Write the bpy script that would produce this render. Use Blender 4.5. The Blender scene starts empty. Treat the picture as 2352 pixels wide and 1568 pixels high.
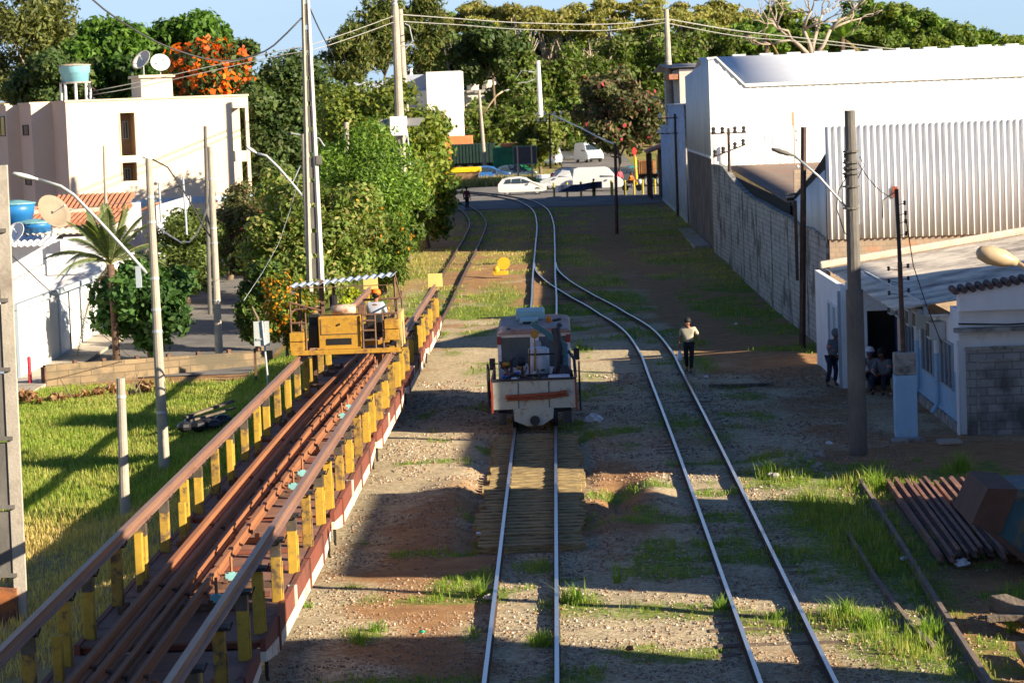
import bpy, math, random
import numpy as np
from mathutils import Vector, Matrix
random.seed(7)
rng = np.random.default_rng(11)
sc = bpy.context.scene
COL = sc.collection
R = math.radians
# ------------------------------------------------------------------ camera
F = 6000.0; H = 8.35          # focal length in pixels of a 2352 px wide frame, camera height over the rails
_v = Vector((99, 541, -F)).normalized()
_a = (-0.038 * 99 + 541) / F
_u = Vector((-0.038, 1, _a)).normalized()
_x = _v.cross(_u).normalized()
_u = _x.cross(_v).normalized()
RC = Matrix((_x, _v, _u))     # camera -> world
cam_d = bpy.data.cameras.new('camera'); cam = bpy.data.objects.new('camera', cam_d); COL.objects.link(cam)
cam.matrix_world = Matrix.Translation((0, 0, H)) @ RC.to_4x4()
cam_d.sensor_width = 36; cam_d.lens = 36 * F / 2352; cam_d.clip_start = 0.5; cam_d.clip_end = 6000
cam_d.dof.use_dof = True; cam_d.dof.focus_distance = 48; cam_d.dof.aperture_fstop = 5.0
sc.camera = cam
# ------------------------------------------------------------------ sky, sun, exposure
SUN_AZ = math.atan2(0.88, -0.475); SUN_EL = R(22)
w = bpy.data.worlds.new("World"); sc.world = w; w.use_nodes = True
nt = w.node_tree; bg = nt.nodes['Background']
sky = nt.nodes.new('ShaderNodeTexSky'); sky.sky_type = 'NISHITA'; sky.sun_disc = False
sky.sun_elevation = SUN_EL; sky.sun_rotation = SUN_AZ; sky.air_density = 1.0; sky.dust_density = 0.6; sky.ozone_density = 1.5
tc = nt.nodes.new('ShaderNodeTexCoord'); mp = nt.nodes.new('ShaderNodeMapping'); mp.inputs['Scale'].default_value = (3, 3, 22)
nz = nt.nodes.new('ShaderNodeTexNoise'); nz.inputs['Scale'].default_value = 1.3; nz.inputs['Detail'].default_value = 5
cr = nt.nodes.new('ShaderNodeValToRGB'); cr.color_ramp.elements[0].position = .30; cr.color_ramp.elements[1].position = .70
cr.color_ramp.elements[0].color = (.75, .75, .75, 1); cr.color_ramp.elements[1].color = (1, 1, 1, 1)
mx = nt.nodes.new('ShaderNodeMixRGB'); mx.inputs[2].default_value = (4.7, 6.4, 8.3, 1)
L = nt.links.new
L(tc.outputs['Generated'], mp.inputs[0]); L(mp.outputs[0], nz.inputs['Vector']); L(nz.outputs['Fac'], cr.inputs[0])
tn = nt.nodes.new('ShaderNodeMixRGB'); tn.blend_type = 'MULTIPLY'; tn.inputs[0].default_value = 1; tn.inputs[2].default_value = (.44, .62, .92, 1)
L(sky.outputs[0], tn.inputs[1]); # pale haze low over the horizon, with thin streaks of cloud
sx = nt.nodes.new('ShaderNodeSeparateXYZ'); L(tc.outputs['Generated'], sx.inputs[0])
hz = nt.nodes.new('ShaderNodeMapRange'); hz.inputs['From Min'].default_value = .30; hz.inputs['From Max'].default_value = .05; L(sx.outputs['Z'], hz.inputs['Value'])
mu = nt.nodes.new('ShaderNodeMixRGB'); mu.blend_type = 'MULTIPLY'; mu.inputs[0].default_value = 1; L(hz.outputs[0], mu.inputs[1]); L(cr.outputs[0], mu.inputs[2])
L(mu.outputs[0], mx.inputs[0]); L(tn.outputs[0], mx.inputs[1]); L(mx.outputs[0], bg.inputs[0])
bg.inputs[1].default_value = 0.05
sd = bpy.data.lights.new('sun', 'SUN'); sd.energy = 5.0; sd.angle = R(0.5); sd.color = (1, .85, .63)
so = bpy.data.objects.new('sun', sd); COL.objects.link(so)
SD = Vector((math.sin(SUN_AZ) * math.cos(SUN_EL), math.cos(SUN_AZ) * math.cos(SUN_EL), math.sin(SUN_EL)))
so.rotation_euler = SD.to_track_quat('Z', 'Y').to_euler(); so.location = (30, -20, 40)
sc.view_settings.view_transform = 'Standard'; sc.view_settings.look = 'None'; sc.view_settings.gamma = 1
sc.view_settings.exposure = 1.35
# ------------------------------------------------------------------ measuring helpers
def ray(px, py): return RC @ Vector((px - 1176, -(py - 784), -F))
def at(px, py, Y):                      # the point at distance Y seen at px,py
    r = ray(px, py); return Vector((0, 0, H)) + r * (Y / r.y)
def gp(px, py, z=0.0):                  # the point at level z
    r = ray(px, py); return Vector((0, 0, H)) + r * ((z - H) / r.z)
def smooth(a, b, t):
    t = np.clip((t - a) / (b - a), 0, 1); return t * t * (3 - 2 * t)
def zrail(Y): return np.interp(Y, [0, 104, 112, 122, 131, 145, 162, 190, 260, 4000], [0, 0, .12, .34, .55, .74, .88, .95, 1.0, 1.0])
def zland(X, Y):
    """terrain height without the small bumps"""
    X = np.asarray(X, float); Y = np.asarray(Y, float)
    z = zrail(Y) - 0.13
    # embankment falling to the street on the left
    low = -1.05 + np.interp(Y, [0, 100, 150, 200, 4000], [0, 0, .9, 1.6, 1.8])
    t = smooth(-7.3, -12.0, X)
    z = z * (1 - t) + low * t
    # land rising behind the far road
    z = z + smooth(255, 285, Y) * 1.2 + smooth(285, 700, Y) * 9.0
    z = z + smooth(10, 60, X) * smooth(250, 420, Y) * 10.0
    z = z + smooth(-18, -60, X) * smooth(150, 260, Y) * 4.0
    return z
def zg(X, Y): return float(zland(X, Y))
# ------------------------------------------------------------------ materials
MATS = {}
def mat(name, col, rough=.75, var=.18, scale=3.0, bump=0.0, metal=0.0, col2=None, mixs=1.2, mixw=.08, mixp=.55, emit=0, stretch=(1, 1, 1), spec=.4, detail=6):
    """principled material: colour mottled by noise, col2 = patches of a second colour (rust, moss, dirt)"""
    if name in MATS: return MATS[name]
    m = bpy.data.materials.new(name); MATS[name] = m; m.use_nodes = True
    n = m.node_tree; b = n.nodes['Principled BSDF']; ln = n.links.new
    b.inputs['Roughness'].default_value = rough; b.inputs['Metallic'].default_value = metal
    b.inputs['Specular IOR Level'].default_value = spec
    tc = n.nodes.new('ShaderNodeTexCoord'); mpg = n.nodes.new('ShaderNodeMapping'); mpg.inputs['Scale'].default_value = stretch
    ln(tc.outputs['Object'], mpg.inputs[0])
    nz = n.nodes.new('ShaderNodeTexNoise'); nz.inputs['Scale'].default_value = scale; nz.inputs['Detail'].default_value = detail; nz.inputs['Roughness'].default_value = .65
    ln(mpg.outputs[0], nz.inputs['Vector'])
    r = n.nodes.new('ShaderNodeValToRGB'); r.color_ramp.elements[0].position = .3; r.color_ramp.elements[1].position = .7
    r.color_ramp.elements[0].color = (*[c * (1 - var) for c in col], 1); r.color_ramp.elements[1].color = (*[min(1, c * (1 + var)) for c in col], 1)
    ln(nz.outputs['Fac'], r.inputs[0]); out = r.outputs[0]
    if col2:
        n2 = n.nodes.new('ShaderNodeTexNoise'); n2.inputs['Scale'].default_value = mixs; n2.inputs['Detail'].default_value = 9; n2.inputs['Roughness'].default_value = .7
        ln(mpg.outputs[0], n2.inputs['Vector'])
        r2 = n.nodes.new('ShaderNodeValToRGB'); r2.color_ramp.elements[0].position = mixp - mixw; r2.color_ramp.elements[1].position = mixp + mixw
        ln(n2.outputs['Fac'], r2.inputs[0])
        mm = n.nodes.new('ShaderNodeMixRGB'); mm.inputs[2].default_value = (*col2, 1)
        ln(r2.outputs[0], mm.inputs[0]); ln(out, mm.inputs[1]); out = mm.outputs[0]
    ln(out, b.inputs['Base Color'])
    if bump:
        bp = n.nodes.new('ShaderNodeBump'); bp.inputs['Strength'].default_value = bump; bp.inputs['Distance'].default_value = .03
        nb = n.nodes.new('ShaderNodeTexNoise'); nb.inputs['Scale'].default_value = scale * 6; nb.inputs['Detail'].default_value = 4
        ln(mpg.outputs[0], nb.inputs['Vector']); ln(nb.outputs['Fac'], bp.inputs['Height']); ln(bp.outputs[0], b.inputs['Normal'])
    if emit:
        b.inputs['Emission Color'].default_value = (*col, 1); b.inputs['Emission Strength'].default_value = emit
    return m
def brick_mat(name, c1, c2, mortar, bw=.4, bh=.2, ms=.02, rot=(0, 0, 0), axis='XZ', stain=None, bump=.5, rough=.9, spos=.55):
    """masonry laid on a wall in its X-Z plane (axis XZ) or Y-Z plane (axis YZ)"""
    if name in MATS: return MATS[name]
    m = bpy.data.materials.new(name); MATS[name] = m; m.use_nodes = True
    n = m.node_tree; b = n.nodes['Principled BSDF']; ln = n.links.new; b.inputs['Roughness'].default_value = rough
    tc = n.nodes.new('ShaderNodeTexCoord'); sp = n.nodes.new('ShaderNodeSeparateXYZ'); cb = n.nodes.new('ShaderNodeCombineXYZ')
    ln(tc.outputs['Object'], sp.inputs[0]); ln(sp.outputs[axis[0]], cb.inputs['X']); ln(sp.outputs['Z'], cb.inputs['Y'])
    bk = n.nodes.new('ShaderNodeTexBrick'); ln(cb.outputs[0], bk.inputs['Vector'])
    bk.inputs['Color1'].default_value = (*c1, 1); bk.inputs['Color2'].default_value = (*c2, 1); bk.inputs['Mortar'].default_value = (*mortar, 1)
    bk.inputs['Scale'].default_value = 1; bk.inputs['Mortar Size'].default_value = ms; bk.inputs['Brick Width'].default_value = bw; bk.inputs['Row Height'].default_value = bh
    nz = n.nodes.new('ShaderNodeTexNoise'); nz.inputs['Scale'].default_value = 1.7; nz.inputs['Detail'].default_value = 8; nz.inputs['Roughness'].default_value = .7
    ln(tc.outputs['Object'], nz.inputs['Vector'])
    mm = n.nodes.new('ShaderNodeMixRGB'); mm.blend_type = 'MULTIPLY'; mm.inputs[0].default_value = .6
    r = n.nodes.new('ShaderNodeValToRGB'); r.color_ramp.elements[0].position = .3; r.color_ramp.elements[1].position = .7
    r.color_ramp.elements[0].color = (.5, .48, .45, 1); ln(nz.outputs['Fac'], r.inputs[0])
    ln(bk.outputs['Color'], mm.inputs[1]); ln(r.outputs[0], mm.inputs[2]); out = mm.outputs[0]
    if stain:
        r2 = n.nodes.new('ShaderNodeValToRGB'); r2.color_ramp.elements[0].position = spos; r2.color_ramp.elements[1].position = spos + .12
        n2 = n.nodes.new('ShaderNodeTexNoise'); n2.inputs['Scale'].default_value = .8; n2.inputs['Detail'].default_value = 9; ln(tc.outputs['Object'], n2.inputs['Vector'])
        ln(n2.outputs['Fac'], r2.inputs[0]); m3 = n.nodes.new('ShaderNodeMixRGB'); m3.inputs[2].default_value = (*stain, 1)
        ln(r2.outputs[0], m3.inputs[0]); ln(out, m3.inputs[1]); out = m3.outputs[0]
    ln(out, b.inputs['Base Color'])
    bp = n.nodes.new('ShaderNodeBump'); bp.inputs['Strength'].default_value = bump; bp.inputs['Distance'].default_value = .02
    ln(bk.outputs['Fac'], bp.inputs['Height']); bp.invert = True; ln(bp.outputs[0], b.inputs['Normal'])
    return m
def leaf_mat(name, trans=.3, rough=.55, gain=1.0):
    if name in MATS: return MATS[name]
    m = bpy.data.materials.new(name); MATS[name] = m; m.use_nodes = True
    n = m.node_tree; b = n.nodes['Principled BSDF']; ln = n.links.new; o = n.nodes['Material Output']
    at_ = n.nodes.new('ShaderNodeAttribute'); at_.attribute_name = 'tint'
    ln(at_.outputs['Color'], b.inputs['Base Color']); b.inputs['Roughness'].default_value = rough; b.inputs['Specular IOR Level'].default_value = .25
    tr = n.nodes.new('ShaderNodeBsdfTranslucent'); ml = n.nodes.new('ShaderNodeMixRGB'); ml.blend_type = 'MULTIPLY'; ml.inputs[0].default_value = 1
    ml.inputs[2].default_value = (1.6, 1.7, .5, 1); ln(at_.outputs['Color'], ml.inputs[1]); ln(ml.outputs[0], tr.inputs['Color'])
    mx = n.nodes.new('ShaderNodeMixShader'); mx.inputs[0].default_value = trans
    ln(b.outputs[0], mx.inputs[1]); ln(tr.outputs[0], mx.inputs[2]); ln(mx.outputs[0], o.inputs['Surface'])
    return m
# ------------------------------------------------------------------ object helpers
def link(o): COL.objects.link(o); return o
def tag(o, label=None, cat=None, group=None, kind=None):
    if label: o['label'] = label
    if cat: o['category'] = cat
    if group: o['group'] = group
    if kind: o['kind'] = kind
    return o
def thing(name, label, cat, loc=(0, 0, 0), rz=0.0, group=None):
    o = link(bpy.data.objects.new(name, None)); o.empty_display_size = .2
    o.location = loc; o.rotation_euler = (0, 0, rz); return tag(o, label, cat, group)
def copy_tree(o, parent=None, loc=None, rz=None, label=None):
    c = o.copy(); COL.objects.link(c)
    if parent: c.parent = parent
    for ch in list(o.children): copy_tree(ch, c)
    if loc is not None: c.location = loc
    if rz is not None: c.rotation_euler = (0, 0, rz)
    if label: c['label'] = label
    return c
class MB:
    def __init__(s): s.v = []; s.f = []
    def add(s, vs, fs):
        k = len(s.v); s.v += [tuple(q) for q in vs]; s.f += [tuple(i + k for i in f) for f in fs]; return s
    def box(s, x0, x1, y0, y1, z0, z1, M=None):
        vs = [Vector(q) for q in ((x0, y0, z0), (x1, y0, z0), (x1, y1, z0), (x0, y1, z0), (x0, y0, z1), (x1, y0, z1), (x1, y1, z1), (x0, y1, z1))]
        if M: vs = [M @ q for q in vs]
        return s.add(vs, [(0, 3, 2, 1), (4, 5, 6, 7), (0, 1, 5, 4), (1, 2, 6, 5), (2, 3, 7, 6), (3, 0, 4, 7)])
    def beam(s, a, b, w, h, up=Vector((0, 0, 1))):
        a = Vector(a); b = Vector(b); d = (b - a); l = d.length; d.normalize()
        sx = d.cross(up)
        if sx.length < 1e-4: sx = Vector((1, 0, 0))
        sx.normalize(); sz = sx.cross(d)
        vs = [p + sx * (i * w / 2) + sz * (j * h / 2) for p in (a, b) for i, j in ((-1, -1), (1, -1), (1, 1), (-1, 1))]
        return s.add(vs, [(0, 1, 2, 3), (7, 6, 5, 4), (0, 4, 5, 1), (1, 5, 6, 2), (2, 6, 7, 3), (3, 7, 4, 0)])
    def tube(s, pts, rad, n=8, cap=True):
        pts = [Vector(p) for p in pts]
        if not hasattr(rad, '__len__'): rad = [rad] * len(pts)
        k = len(s.v); prev = None
        for i, p in enumerate(pts):
            d = (pts[min(i + 1, len(pts) - 1)] - pts[max(i - 1, 0)]).normalized()
            if prev is None:
                ax = Vector((1, 0, 0)) if abs(d.x) < .8 else Vector((0, 1, 0))
                a = d.cross(ax).normalized()
            else: a = (prev - d * prev.dot(d)).normalized()
            prev = a; b = d.cross(a)
            s.v += [tuple(p + (a * math.cos(t) + b * math.sin(t)) * rad[i]) for t in [2 * math.pi * j / n for j in range(n)]]
        for i in range(len(pts) - 1):
            for j in range(n):
                s.f.append((k + i * n + j, k + i * n + (j + 1) % n, k + (i + 1) * n + (j + 1) % n, k + (i + 1) * n + j))
        if cap:
            s.f.append(tuple(k + j for j in reversed(range(n)))); s.f.append(tuple(k + (len(pts) - 1) * n + j for j in range(n)))
        return s
    def prism(s, poly, y0, y1, axis='y'):
        """poly in (a,b); axis y: a=x b=z ; axis x: a=y b=z ; axis z: a=x b=y"""
        n = len(poly)
        def P(a, b, t): return (a, t, b) if axis == 'y' else ((t, a, b) if axis == 'x' else (a, b, t))
        vs = [P(a, b, y0) for a, b in poly] + [P(a, b, y1) for a, b in poly]
        return s.add(vs, [tuple(range(n)), tuple(reversed(range(n, 2 * n)))] + [(i + n, (i + 1) % n + n, (i + 1) % n, i) for i in range(n)])
    def lathe(s, prof, c=(0, 0, 0), n=16, axis='z'):
        k = len(s.v)
        for r, h in prof:
            for j in range(n):
                t = 2 * math.pi * j / n; a, b = r * math.cos(t), r * math.sin(t)
                q = (a, b, h) if axis == 'z' else ((h, a, b) if axis == 'x' else (a, h, b))
                s.v.append((q[0] + c[0], q[1] + c[1], q[2] + c[2]))
        for i in range(len(prof) - 1):
            for j in range(n): s.f.append((k + i * n + j, k + i * n + (j + 1) % n, k + (i + 1) * n + (j + 1) % n, k + (i + 1) * n + j))
        s.f.append(tuple(k + j for j in reversed(range(n)))); s.f.append(tuple(k + (len(prof) - 1) * n + j for j in range(n)))
        return s
    def ball(s, c, r, n=10, sq=(1, 1, 1)):
        pr = [(max(.001, math.sin(math.pi * i / n)) * r, -math.cos(math.pi * i / n) * r) for i in range(n + 1)]
        k = len(s.v); s.lathe(pr, (0, 0, 0), n + 2)
        for i in range(k, len(s.v)):
            q = s.v[i]; s.v[i] = (q[0] * sq[0] + c[0], q[1] * sq[1] + c[1], q[2] * sq[2] + c[2])
        return s
    def move(s, M): s.v = [tuple(M @ Vector(q)) for q in s.v]; return s
    def build(s, name, m, parent=None, smooth=False, bevel=0, label=None):
        me = bpy.data.meshes.new(name); me.from_pydata(s.v, [], s.f); me.update()
        if m: me.materials.append(m)
        o = link(bpy.data.objects.new(name, me))
        if parent: o.parent = parent
        import bmesh
        b = bmesh.new(); b.from_mesh(me); bmesh.ops.recalc_face_normals(b, faces=b.faces); b.to_mesh(me); b.free()
        if smooth:
            for p in me.polygons: p.use_smooth = len(p.vertices) < 5
        if bevel:
            md = o.modifiers.new('bevel', 'BEVEL'); md.width = bevel; md.segments = 2; md.limit_method = 'ANGLE'
        if label: o['label'] = label
        return o
def npmesh(name, verts, faces, m, parent=None, tint=None, smooth=False):
    """verts (n,3), faces (m,k)"""
    verts = np.asarray(verts, np.float32); faces = np.asarray(faces, np.int32); k = faces.shape[1]
    me = bpy.data.meshes.new(name); me.vertices.add(len(verts)); me.vertices.foreach_set('co', verts.ravel())
    me.loops.add(faces.size); me.loops.foreach_set('vertex_index', faces.ravel())
    me.polygons.add(len(faces)); me.polygons.foreach_set('loop_start', np.arange(0, faces.size, k, dtype=np.int32))
    me.polygons.foreach_set('loop_total', np.full(len(faces), k, np.int32))
    if smooth: me.polygons.foreach_set('use_smooth', np.ones(len(faces), bool))
    me.update(calc_edges=True)
    if tint is not None:
        a = me.color_attributes.new('tint', 'FLOAT_COLOR', 'POINT')
        c = np.ones((len(verts), 4), np.float32); c[:, :3] = tint; a.data.foreach_set('color', c.ravel())
    if m: me.materials.append(m)
    o = link(bpy.data.objects.new(name, me))
    if parent: o.parent = parent
    return o
def vnoise(x, y, s, seed=0):
    """smooth value noise, vectorised"""
    x = np.asarray(x, float) / s; y = np.asarray(y, float) / s
    xi = np.floor(x).astype(np.int64); yi = np.floor(y).astype(np.int64); fx = x - xi; fy = y - yi
    def h(a, b):
        n = (a * 374761393 + b * 668265263 + seed * 1442695041) & 0xffffffff
        n = ((n ^ (n >> 13)) * 1274126177) & 0xffffffff
        return ((n ^ (n >> 16)) & 0xffff) / 65535.0
    fx = fx * fx * (3 - 2 * fx); fy = fy * fy * (3 - 2 * fy)
    return (h(xi, yi) * (1 - fx) + h(xi + 1, yi) * fx) * (1 - fy) + (h(xi, yi + 1) * (1 - fx) + h(xi + 1, yi + 1) * fx) * fy
def fbm(x, y, s, seed=0, o=4):
    t = 0; a = .5
    for i in range(o): t = t + a * vnoise(x, y, s / 2 ** i, seed + i); a *= .5
    return t / (1 - .5 ** o)
# ------------------------------------------------------------------ ground sheet
def bump_h(X, Y):
    b = (fbm(X, Y, 2.3, 3) - .5) * .16 + (fbm(X, Y, .6, 9) - .5) * .05
    yard = np.exp(-((X - 3.2) / 1.1) ** 2) * (Y < 104) + np.exp(-((X + .8) / 1.1) ** 2) * (Y < 190) + np.exp(-((X + 5.3) / 1.3) ** 2) * (Y < 190)
    left = smooth(-8, -12, X)
    b = b * (1 - .72 * np.clip(yard, 0, 1)) * (1 + 1.1 * left)
    # hollow between the tracks and the low bank beside it
    b -= .38 * np.exp(-((X - 1.05) / .42) ** 2 - ((Y - 57.0) / 2.2) ** 2)
    b += .16 * np.exp(-((X - 1.75) / .45) ** 2 - ((Y - 56.5) / 2.0) ** 2)
    b += .14 * np.exp(-((X + 2.6) / .7) ** 2 - ((Y - 57.5) / 2.6) ** 2)
    b += .15 * np.exp(-((X - 5.0) / .5) ** 2 - ((Y - 60) / 2.5) ** 2)
    b -= .17 * smooth(49.2, 49.9, Y) * smooth(67.9, 67.3, Y) * smooth(1.6, 1.15, abs(X + .81))
    # keep paved places calm
    pav = smooth(193, 197, Y) * smooth(262, 256, Y) + smooth(-10.8, -11.6, X) * smooth(93, 97, Y)
    pav = pav + smooth(8.0, 8.6, X) * smooth(60, 63, Y)
    return b * (1 - np.clip(pav, 0, 1)) * smooth(900, 300, Y)
xs = np.concatenate([np.array([-2500, -1200, -600, -300, -180, -110, -80, -60, -48, -40, -34, -30, -27]), np.arange(-25, -8, .4), np.arange(-8, 9.6, .22), np.arange(9.6, 24, .6), np.array([26, 30, 36, 44, 56, 75, 110, 180, 300, 600, 1200, 2500])])
ys = np.concatenate([np.array([-300, -80, -20, 0, 10, 18]), np.arange(22, 36, .6), np.arange(36, 72, .25), np.arange(72, 130, .45), np.arange(130, 265, 1.0), np.arange(265, 420, 6.), np.array([440, 480, 540, 640, 800, 1100, 1700, 3000])])
GX, GY = np.meshgrid(xs, ys); GZ = zland(GX, GY) + bump_h(GX, GY)
def zs(X, Y): return zland(X, Y) + bump_h(np.asarray(X, float), np.asarray(Y, float))
# where grass grows (world ellipses measured from the photograph): px, py, radius across, radius along, strength
GR = [(1040, 1345, .5, 1.2, .8), (1100, 1320, .35, .8, .9), (1235, 1300, .4, .9, .8), (1320, 1385, .7, 1.3, .75), (1470, 1400, 1.2, 1.0, .5), (840, 1460, .35, .7, .8), (1245, 1465, .3, .7, .8),
      (1900, 1180, 1.3, 3.5, 1.0), (2000, 1250, 1.2, 5.5, .95), (1800, 1100, .9, 1.8, .9), (2000, 1110, 1.6, 2.0, .9), (2180, 1085, .8, 1.2, .8), (2100, 1350, .8, 3.5, .8), (1960, 1420, .9, 1.5, .9), (2080, 1480, 1.0, 2.2, .95), (2200, 1540, .8, 1.0, .8), (1860, 1090, .5, 1.0, .8),
      (1560, 885, .8, 2.0, .5), (1640, 830, 1.2, 3.5, .8), (1620, 780, 1.5, 4, .7), (1700, 850, 1.0, 2, .6), (1480, 690, 1.5, 6, .6), (1330, 620, 1.2, 5, .8), (1560, 700, 1.2, 5, .6), (1700, 720, 1.2, 8, .7), (1650, 640, 1.2, 10, .8), (1590, 540, 1.5, 15, .8), (1540, 480, 2.0, 12, .9), (1400, 470, 2.5, 8, .9), (1300, 580, .9, 6, .8),
      (1290, 470, 1.5, 3, .6), (1140, 690, 1.2, 8, .65), (1160, 600, 1.3, 10, .5), (1180, 550, 1.0, 8, .4), (930, 640, 2.2, 12, .95), (980, 560, 2.0, 12, .8), (1020, 500, 1.8, 8, .6), (960, 700, 1.2, 6, .6), (1060, 620, .5, 12, .5), (1040, 810, .5, 1.2, .5), (1100, 850, .8, 2.0, .5), (1340, 800, .4, 1.5, .7),
      (1360, 860, .6, 2, .5), (1780, 960, .8, 1.5, .5), (1560, 970, 1.2, 3, .5), (1820, 900, .9, 1.4, .4), (1250, 750, .4, 5, .3), (1640, 1000, .9, 2.5, .45)]
GRW = [(*[float(q) for q in gp(a, b, -.1).to_2d()], c, d, e) for a, b, c, d, e in GR]
def m_grass(X, Y):
    g = np.zeros_like(np.asarray(X, float))
    for cx, cy, rx, ry, s in GRW: g = np.maximum(g, s * (.82 if cx > 3.8 and cy < 66 else 1) * np.exp(-(((X - cx) / rx) ** 2 + ((Y - cy) / ry) ** 2) * .8))
    nz = fbm(X, Y, 1.4, 21)
    g = g * smooth(.18, .6, nz + .16)
    nz2 = fbm(X, Y, 3.4, 91)
    g = np.maximum(g, .62 * smooth(.50, .68, nz2) * smooth(3.9, 4.8, X) * smooth(62, 72, Y) * smooth(198, 190, Y))
    g = np.maximum(g, .7 * smooth(.44, .60, fbm(X, Y, 2.6, 92)) * smooth(86, 100, Y) * smooth(196, 190, Y) * smooth(-7.5, -6, X))
    g = np.maximum(g, .55 * smooth(.56, .68, fbm(X, Y, 1.6, 93)) * smooth(-4.6, -4, X) * smooth(36, 38, Y))
    pc = np.interp(Y, [60, 80, 92, 108, 125, 150, 200], [5.6, 5.2, 5.6, 4.6, 3.4, 3.0, 3.4]) + (fbm(Y, Y * 0 + 3, 6, 97) - .5) * 1.6   # trodden earth path
    g = g * (1 - .95 * np.exp(-((X - pc) / .75) ** 2) * smooth(76, 84, Y))
    g = g * (1 - smooth(5.4, 6.2, X) * smooth(61, 63, Y) * smooth(84, 82, Y))
    left = smooth(-7.2, -8.2, X) * (1 - smooth(-10.8, -11.6, X) * smooth(92, 94, Y)) * smooth(.15, .5, nz + .12)
    dry = smooth(62, 50, Y + (X + 9) * .8)      # trampled, dry corner near the wagon
    left = left * (1 - .5 * dry)
    far = smooth(262, 275, Y) * .8
    return np.clip(np.maximum(np.maximum(g, left), far), 0, 1)
def m_soil(X, Y):
    """0 = grey ballast, 1 = red-brown earth"""
    b = np.exp(-((X - 1.0) / .9) ** 2 - ((Y - 56) / 7) ** 2) + np.exp(-((X + 2.6) / 1.3) ** 2 - ((Y - 50) / 8) ** 2) * .9 + np.exp(-((X + 2.3) / .8) ** 2 - ((Y - 41) / 3) ** 2) * .5
    b = b + smooth(5.2, 6.6, X) * (.8 - .45 * smooth(61, 64, Y) * smooth(84, 80, Y)) + smooth(3.4, 5.6, X) * smooth(82, 96, Y) * .75 + smooth(95, 110, Y) * .45 + np.exp(-((X - 8.5) / 1.5) ** 2 - ((Y - 40) / 5) ** 2)
    b = b + smooth(-7, -8, X) * .8 + smooth(115, 130, Y) * .4
    return np.clip(b + .22 + .5 * smooth(3.6, 4.6, X) * smooth(76, 84, Y) + (fbm(X, Y, 1.7, 40) - .5) * 1.2, 0, 1)
def m_dry(X, Y): return np.clip(1.1 * smooth(66, 54, Y) * smooth(-7, -8.5, X) + .06 * smooth(-8, -9, X) + smooth(105, 125, Y) * .55 + (fbm(X, Y, 3.1, 60) - .45) * .9, 0, 1)
nr, nc = GX.shape
idx = np.arange(nr * nc).reshape(nr, nc)
fc = np.stack([idx[:-1, :-1], idx[:-1, 1:], idx[1:, 1:], idx[1:, :-1]], -1).reshape(-1, 4)
tint = np.stack([m_grass(GX, GY), m_soil(GX, GY), m_dry(GX, GY)], -1).reshape(-1, 3)
gm = bpy.data.materials.new('ground'); gm.use_nodes = True; n = gm.node_tree; b = n.nodes['Principled BSDF']; ln = n.links.new
b.inputs['Roughness'].default_value = .95; b.inputs['Specular IOR Level'].default_value = .15
A = n.nodes.new('ShaderNodeAttribute'); A.attribute_name = 'tint'; S = n.nodes.new('ShaderNodeSeparateColor'); ln(A.outputs['Color'], S.inputs[0])
T = n.nodes.new('ShaderNodeTexCoord')
def NZ(scale, det=6, ro=.6):
    q = n.nodes.new('ShaderNodeTexNoise'); q.inputs['Scale'].default_value = scale; q.inputs['Detail'].default_value = det; q.inputs['Roughness'].default_value = ro; ln(T.outputs['Object'], q.inputs['Vector']); return q
def RAMP(src, stops):
    q = n.nodes.new('ShaderNodeValToRGB'); e = q.color_ramp.elements
    while len(e) < len(stops): e.new(.5)
    for i, (p, c) in enumerate(stops): e[i].position = p; e[i].color = (*c, 1)
    ln(src, q.inputs[0]); return q.outputs[0]
def MIX(f, a, c, bl='MIX'):
    q = n.nodes.new('ShaderNodeMixRGB'); q.blend_type = bl
    if isinstance(f, float): q.inputs[0].default_value = f
    else: ln(f, q.inputs[0])
    ln(a, q.inputs[1]); ln(c, q.inputs[2]); return q.outputs[0]
vo = n.nodes.new('ShaderNodeTexVoronoi'); vo.inputs['Scale'].default_value = 19; ln(T.outputs['Object'], vo.inputs['Vector'])
sv = n.nodes.new('ShaderNodeSeparateColor'); ln(vo.outputs['Color'], sv.inputs[0])
grav = RAMP(sv.outputs[0], [(0, (.17, .13, .08)), (.35, (.37, .30, .19)), (.7, (.55, .46, .31)), (1, (.74, .67, .50))])
grav = MIX(.55, grav, RAMP(NZ(5).outputs['Fac'], [(.3, (.30, .24, .15)), (.7, (.56, .46, .30))]))
soil = MIX(.5, RAMP(NZ(2.5, 9).outputs['Fac'], [(.25, (.22, .10, .04)), (.5, (.40, .215, .085)), (.75, (.54, .36, .17))]), RAMP(NZ(30, 4).outputs['Fac'], [(.3, (.13, .065, .035)), (.7, (.40, .25, .15))]))
gras = RAMP(NZ(4, 8).outputs['Fac'], [(.25, (.07, .11, .02)), (.5, (.15, .21, .035)), (.75, (.28, .30, .07))])
dryg = RAMP(NZ(6, 8).outputs['Fac'], [(.25, (.22, .155, .06)), (.5, (.36, .27, .11)), (.8, (.48, .38, .19))])
edge = NZ(7, 8, .75)
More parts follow.
